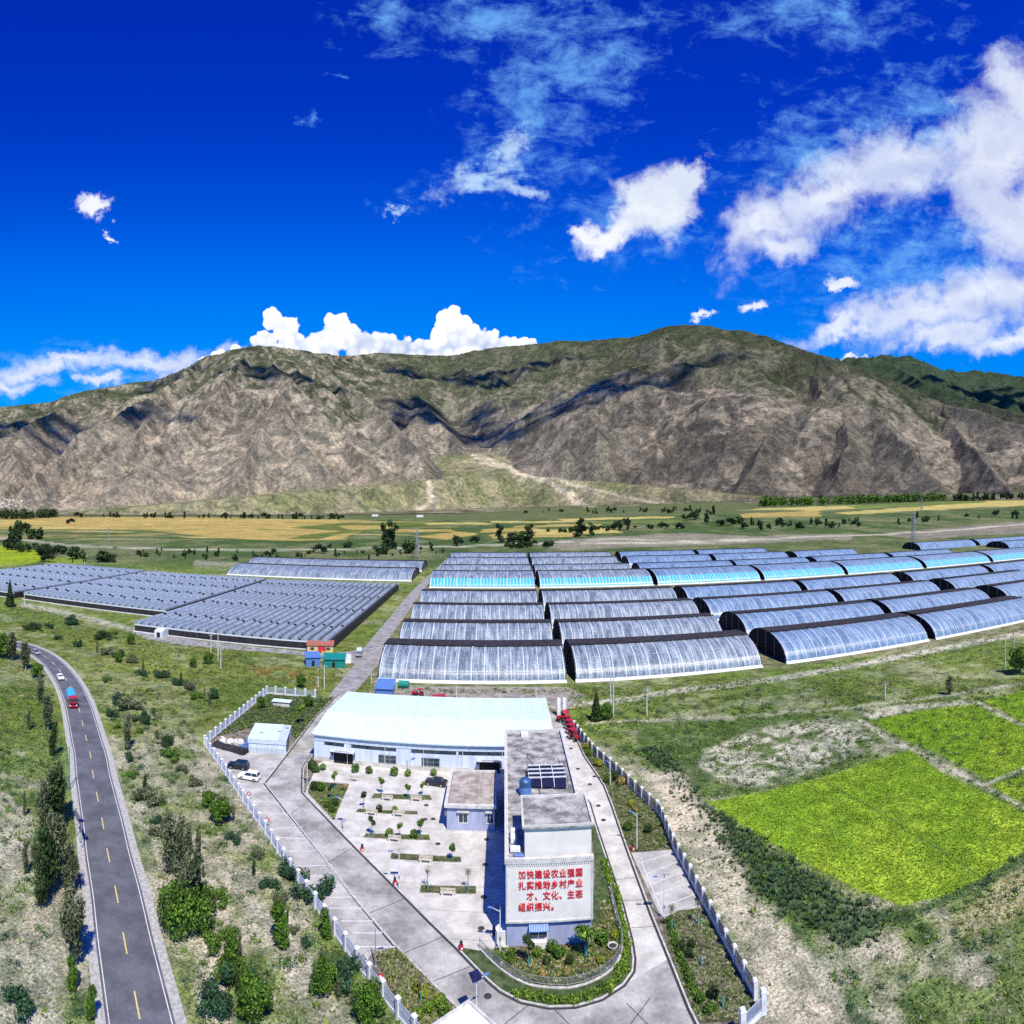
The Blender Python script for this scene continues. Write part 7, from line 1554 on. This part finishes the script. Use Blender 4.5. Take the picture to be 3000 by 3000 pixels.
line_row(24, [(300, 1990), (430, 2150), (600, 2320), (760, 2560), (900, 2780), (1000, 2950)], .9, 2.0, 26, 'small shrub of the planted line nearer the fence', 'planted shrubs in the strip between road and fence')
line_row(18, [(120, 1845), (330, 1935), (520, 2010), (640, 2080)], 1.4, 3.0, 26, 'small shrub of the upper line towards the ridged greenhouses', 'planted shrubs below the ridged greenhouses')
# wood belts that read as one mass
def belt(name, pts, n, h0, h1, depth, pal):
    xs = np.linspace(0, 1, len(pts)); lobes = []
    for i in range(n):
        t = rng.uniform(0, 1); p = GG(np.interp(t, xs, [q[0] for q in pts]), np.interp(t, xs, [q[1] for q in pts])); u = p.normalized(); p = p + u * rng.uniform(0, depth); h = rng.uniform(h0, h1)
        lobes.append((p.x, p.y, p.z + h * .5, h * .28, h * .28, h * .52))
    V, F_, c_ = leaves(lobes, n * 45, 2.2, pal, up=.6, fill=.4); o = mobj(name, np_mesh(name, V, F_, M['leaf'], False, c_)); return setp(o, None, None, None, 'stuff')
belt('woodland', [(2225, 1484), (2400, 1482), (2600, 1474), (2770, 1468)], 230, 24, 40, 120, 'green')
belt('woodland', [(-60, 1520), (60, 1522), (172, 1516)], 110, 20, 36, 120, 'dark')
belt('woodland', [(30, 1566), (120, 1582), (0, 1590)], 30, 8, 16, 80, 'dark')
# village at the left foot of the mountain
Zc = Zm.reshape(nr, nu)
def on_hill(px, py):
    j = int(np.argmin(np.abs(mpx - px))); colz = np.maximum(Zc[:, j], ground_z(np.full(nr, px), mrs)); pr = HY + (H - colz) * FP / mrs; i = int(np.argmax(pr <= py)); return AR(px, mrs[i], float(colz[i]))
hm = MB().box(-6, -5, -3, 6, 5, 5.5).box(-6.3, -5.3, 5.5, 6.3, 5.3, 6.1).mesh('village_house', M['plaster']); 
vx = np.sort(rng.uniform(-20, 64, 20))
for i in range(20):
    p = on_hill(vx[i], rng.uniform(1466, 1492)); o = mobj('village_house', hm, None, tuple(p), rng.uniform(0, 3)); setp(o, 'white house of the distant village at the left edge, ' + ordn(i), 'house', 'houses of the distant village')
    o.scale = (rng.uniform(.8, 1.3), 1, rng.uniform(.8, 1.3))
for x, y in ((1099, 1513), (1230, 1515)): o = mobj('village_house', hm, None, tuple(GG(x, y)), .2); setp(o, 'lone white house below the %s of the fan' % ('left gully' if x < 1150 else 'middle'), 'house'); o.scale = (1.8, 1.2, 1.2)

# ------------------------------------------------------------------ ground cover nobody could count
YARD_PX = [(560, 2150), (780, 2000), (1000, 2015), (1030, 2030), (1660, 2035), (1700, 2120), (1960, 2360), (2040, 2520), (2270, 2940), (2200, 3080), (1240, 3080), (860, 2560), (600, 2200)]
GHOUSE = [[(1080, 2020), (1100, 1880), (1300, 1600), (3050, 1540), (3050, 1830), (2300, 1968), (1690, 2016)], [(-50, 1780), (60, 1770), (300, 1820), (440, 1870), (1050, 1925), (1260, 1700), (700, 1640), (-50, 1640)]]
def scatter(n, r0, r1, u0=-.86, u1=.86):
    r = np.sqrt(rng.uniform(r0 ** 2, r1 ** 2, n)); u = rng.uniform(u0, u1, n); px = 1500 + u * FP; py = HY + H * FP / r
    ok = (poly_sd(px, py, YARD_PX) < 0) & (poly_sd(px, py, GHOUSE[0]) < 0) & (poly_sd(px, py, GHOUSE[1]) < 0)
    X_, Y_ = r * np.sin(u), r * np.cos(u)
    rd = np.full(n, 99.0)
    for i in range(0, len(RL) - 1, 2):
        a = RL[i]; b = RL[min(i + 2, len(RL) - 1)]; ex, ey = b.x - a.x, b.y - a.y; t = np.clip(((X_ - a.x) * ex + (Y_ - a.y) * ey) / (ex * ex + ey * ey), 0, 1); rd = np.minimum(rd, np.hypot(X_ - a.x - t * ex, Y_ - a.y - t * ey))
    ok &= rd > 6.0
    ok &= poly_sd(px, py, [(960, 2040), (1050, 1890), (1310, 1640), (1330, 1640), (1130, 1940), (1010, 2060)]) < 0
    return px[ok], py[ok], X_[ok], Y_[ok]
def tufts(name, X_, Y_, s, h, col, k=6, z=0.0, lean=.6):
    n = len(X_); a = rng.uniform(0, 2 * PI, (n, k)); q = s[:, None] * rng.uniform(.5, 1.1, (n, k)); hh = h[:, None] * rng.uniform(.5, 1.1, (n, k)); w = .33
    z = np.broadcast_to(z, (n,))[:, None]
    bx = X_[:, None] + q * .25 * np.cos(a); by = Y_[:, None] + q * .25 * np.sin(a)
    A = np.stack([bx - np.sin(a) * q * w, by + np.cos(a) * q * w, z - .02 + 0 * a], -1); B = np.stack([bx + np.sin(a) * q * w, by - np.cos(a) * q * w, z - .02 + 0 * a], -1)
    T = np.stack([X_[:, None] + q * np.cos(a), Y_[:, None] + q * np.sin(a), z + hh], -1)
    V = np.stack([A, B, T], 2).reshape(-1, 3); F_ = np.arange(len(V)).reshape(-1, 3)
    c = np.repeat(np.repeat(col, k, 0) * rng.uniform(.7, 1.3, (n * k, 1)), 3, 0)
    o = mobj(name, np_mesh(name, V, F_, M['tuft'], False, c)); o['kind'] = 'stuff'; return o
def pick(pal, n): pa = np.array(pal); return pa[rng.integers(0, len(pa), n)]
GP = [(.09, .15, .03), (.125, .20, .035), (.05, .09, .025), (.18, .24, .05), (.10, .14, .06)]; SP_ = [(.30, .28, .19), (.22, .22, .13), (.38, .36, .28), (.16, .19, .08)]; DP = [(.05, .095, .045), (.065, .12, .055), (.085, .14, .065), (.035, .065, .035)]; CP = [(.20, .36, .03), (.26, .43, .035), (.34, .46, .04), (.16, .30, .03)]
px_, py_, X_, Y_ = scatter(120000, 62, 200)
m_ = near_masks(px_, py_, X_, Y_); fld = np.maximum.reduce([m_['f' + k] for k in 'abcd']); free = (fld < .3) & (rng.uniform(0, 1, len(px_)) > m_['track'] * .75 + m_['stony'] * .4 + m_['bank2'] * .7)
vg = fbm(X_, Y_, 16, 4, 21) * .6 + fbm(X_, Y_, 5, 3, 33) * .4; vg2 = sstep(vg, .40, .60)
sel = free & (m_['belt'] < .5) & (rng.uniform(0, 1, len(px_)) < .25 + .75 * vg2); n = sel.sum()
isg = rng.uniform(0, 1, n) < .25 + .7 * vg2[sel]; col_ = np.where(isg[:, None], pick(GP, n), pick(SP_, n)); s_ = rng.gamma(2.2, .085, n) + .11
tufts('scrub', X_[sel], Y_[sel], s_, s_ * np.where(isg, .75, .45), col_, 5)
sel = free & (m_['belt'] > .4) & (rng.uniform(0, 1, len(px_)) < .75); sel2 = np.where(sel)[0]; n = len(sel2)
tufts('thicket', X_[sel2] + rng.normal(size=n) * .6, Y_[sel2] + rng.normal(size=n) * .6, rng.uniform(.25, .65, n), rng.uniform(.3, .9, n), pick(DP + DP + GP[:2] + [(.07, .11, .05)], n), 8)
sel = np.where(fld > .6)[0]; sel = np.concatenate([sel] * 2); n = len(sel)
tufts('crop', X_[sel] + rng.normal(size=n) * .6, Y_[sel] + rng.normal(size=n) * .6, rng.uniform(.15, .35, n), rng.uniform(.2, .38, n), pick(CP, n), 5)
px_, py_, X_, Y_ = scatter(26000, 195, 420); vg2 = sstep(fbm(X_, Y_, 16, 4, 21), .42, .58); sel = rng.uniform(0, 1, len(px_)) < .2 + .7 * vg2; n = sel.sum()
tufts('scrub', X_[sel], Y_[sel], rng.uniform(.4, 1.1, n), rng.uniform(.3, .8, n), pick(GP + DP[:2] + SP_[:1], n), 4)
# low plants inside the beds
def fill(name, poly, n, pal, s0, s1, z=.13, mask=None):
    P = np.array(poly); x0, y0 = P.min(0); x1, y1 = P.max(0); X_ = rng.uniform(x0, x1, n * 3); Y_ = rng.uniform(y0, y1, n * 3); ok = poly_sd(X_, Y_, poly) > .15
    X_, Y_ = X_[ok][:n], Y_[ok][:n]; k = len(X_); return tufts(name, X_, Y_, rng.uniform(s0, s1, k), rng.uniform(s0, s1, k) * .8, pick(pal, k), 6, z)
OR_ = [(.30, .22, .08), (.36, .30, .18), (.22, .14, .06)]
fill('weeds', BEDS['rl'], 2200, GP + SP_[:3], .12, .4, .12); fill('weeds', BEDS['ru'], 2000, GP + GP + SP_[:2], .15, .5, .12); fill('weeds', BEDS['lb'], 1800, GP + SP_ + OR_[:1], .15, .5, .12); fill('weeds', BEDS['nwbig'], 3000, GP + GP + DP, .2, .7, .12)
fill('weeds', BEDS['nw'], 700, GP + CP[:2], .1, .35, .14)
for k, pl_ in (('p1', [(.08, .17, .02), (.10, .2, .03)]), ('p2', GP), ('p3', GP + CP[:1]), ('p4', GP[:1] + [(.10, .10, .06)]), ('p5', GP[:1] + [(.10, .10, .06)])): fill('weeds', BEDS[k], 260, pl_, .08, .28, .14)
inner = [tuple(q_[:2]) for q_ in grp] + [(10.2, 80.0), (10.2, 79.2), (-.6, 79.2)]
fill('garden_flowers', inner, 2300, GP + GP[:3] + OR_ + [(.45, .42, .32)], .12, .42, .14)
for pal_, cnt_ in (('green', 2600), ('teal', 2600)):
  px_, py_, X_, Y_ = scatter(cnt_, 60, 190); n = len(X_)
  sel = (near_masks(px_, py_, X_, Y_)['fa'] < .1) & (near_masks(px_, py_, X_, Y_)['track'] < .4) & (rng.uniform(0, 1, n) < .5); k = int(sel.sum()); V, F_, c_ = leaves([(x, y, .3, s, s, s * .7) for x, y, s in zip(X_[sel], Y_[sel], rng.uniform(.4, 1.1, k))], k * 50, .09, pal_, fill=.3)
  o = mobj('bushes', np_mesh('bushes', V, F_, M['leaf'], False, c_ * 1.3)); o['kind'] = 'stuff'

# ------------------------------------------------------------------ tidy up: fine fittings that cannot be picked apart stay joined, everything else is split
JOINED = {'crown', 'railing', 'tube', 'roof_bows', 'roof_vents', 'lattice', 'slat_front', 'sign_lettering', 'dentil_course', 'painted_bars', 'rib_strip'}
for o in list(COL.objects):
    if o.parent and o.name.split('.')[0] in JOINED: o['kind'] = 'stuff'
done = {}
def islands(me):
    par = list(range(len(me.vertices)))
    def f(i):
        while par[i] != i: par[i] = par[par[i]]; i = par[i]
        return i
    for p in me.polygons:
        a = f(p.vertices[0])
        for v in p.vertices[1:]:
            b = f(v)
            if a != b: par[b] = a
    out = {}
    for p in me.polygons: out.setdefault(f(p.vertices[0]), []).append(p.index)
    return list(out.values())
for o in [o for o in COL.objects if o.type == 'MESH' and o.get('kind') is None and o.parent]:
    me = o.data; nm = o.name.split('.')[0]
    if me.name not in done:
        isl = islands(me) if len(me.polygons) < 4000 else [[0]]
        if 1 < len(isl) <= 60 and nm not in ('trunk', 'character'):
            parts = []
            for fs in isl:
                vs = sorted({v for k in fs for v in me.polygons[k].vertices}); ix = {v: i for i, v in enumerate(vs)}
                m2 = bpy.data.meshes.new(nm); m2.from_pydata([me.vertices[v].co[:] for v in vs], [], [[ix[v] for v in me.polygons[k].vertices] for k in fs])
                for mt_ in me.materials: m2.materials.append(mt_)
                if me.polygons[fs[0]].use_smooth: m2.polygons.foreach_set('use_smooth', np.ones(len(m2.polygons), dtype=bool))
                parts.append(m2)
            done[me.name] = parts
        else: done[me.name] = None
    parts = done[me.name]
    if parts:
        o.data = parts[0]
        for m2 in parts[1:]:
            c = bpy.data.objects.new(nm, m2); COL.objects.link(c); c.parent = o.parent; c.location = o.location; c.rotation_euler = o.rotation_euler; c.scale = o.scale
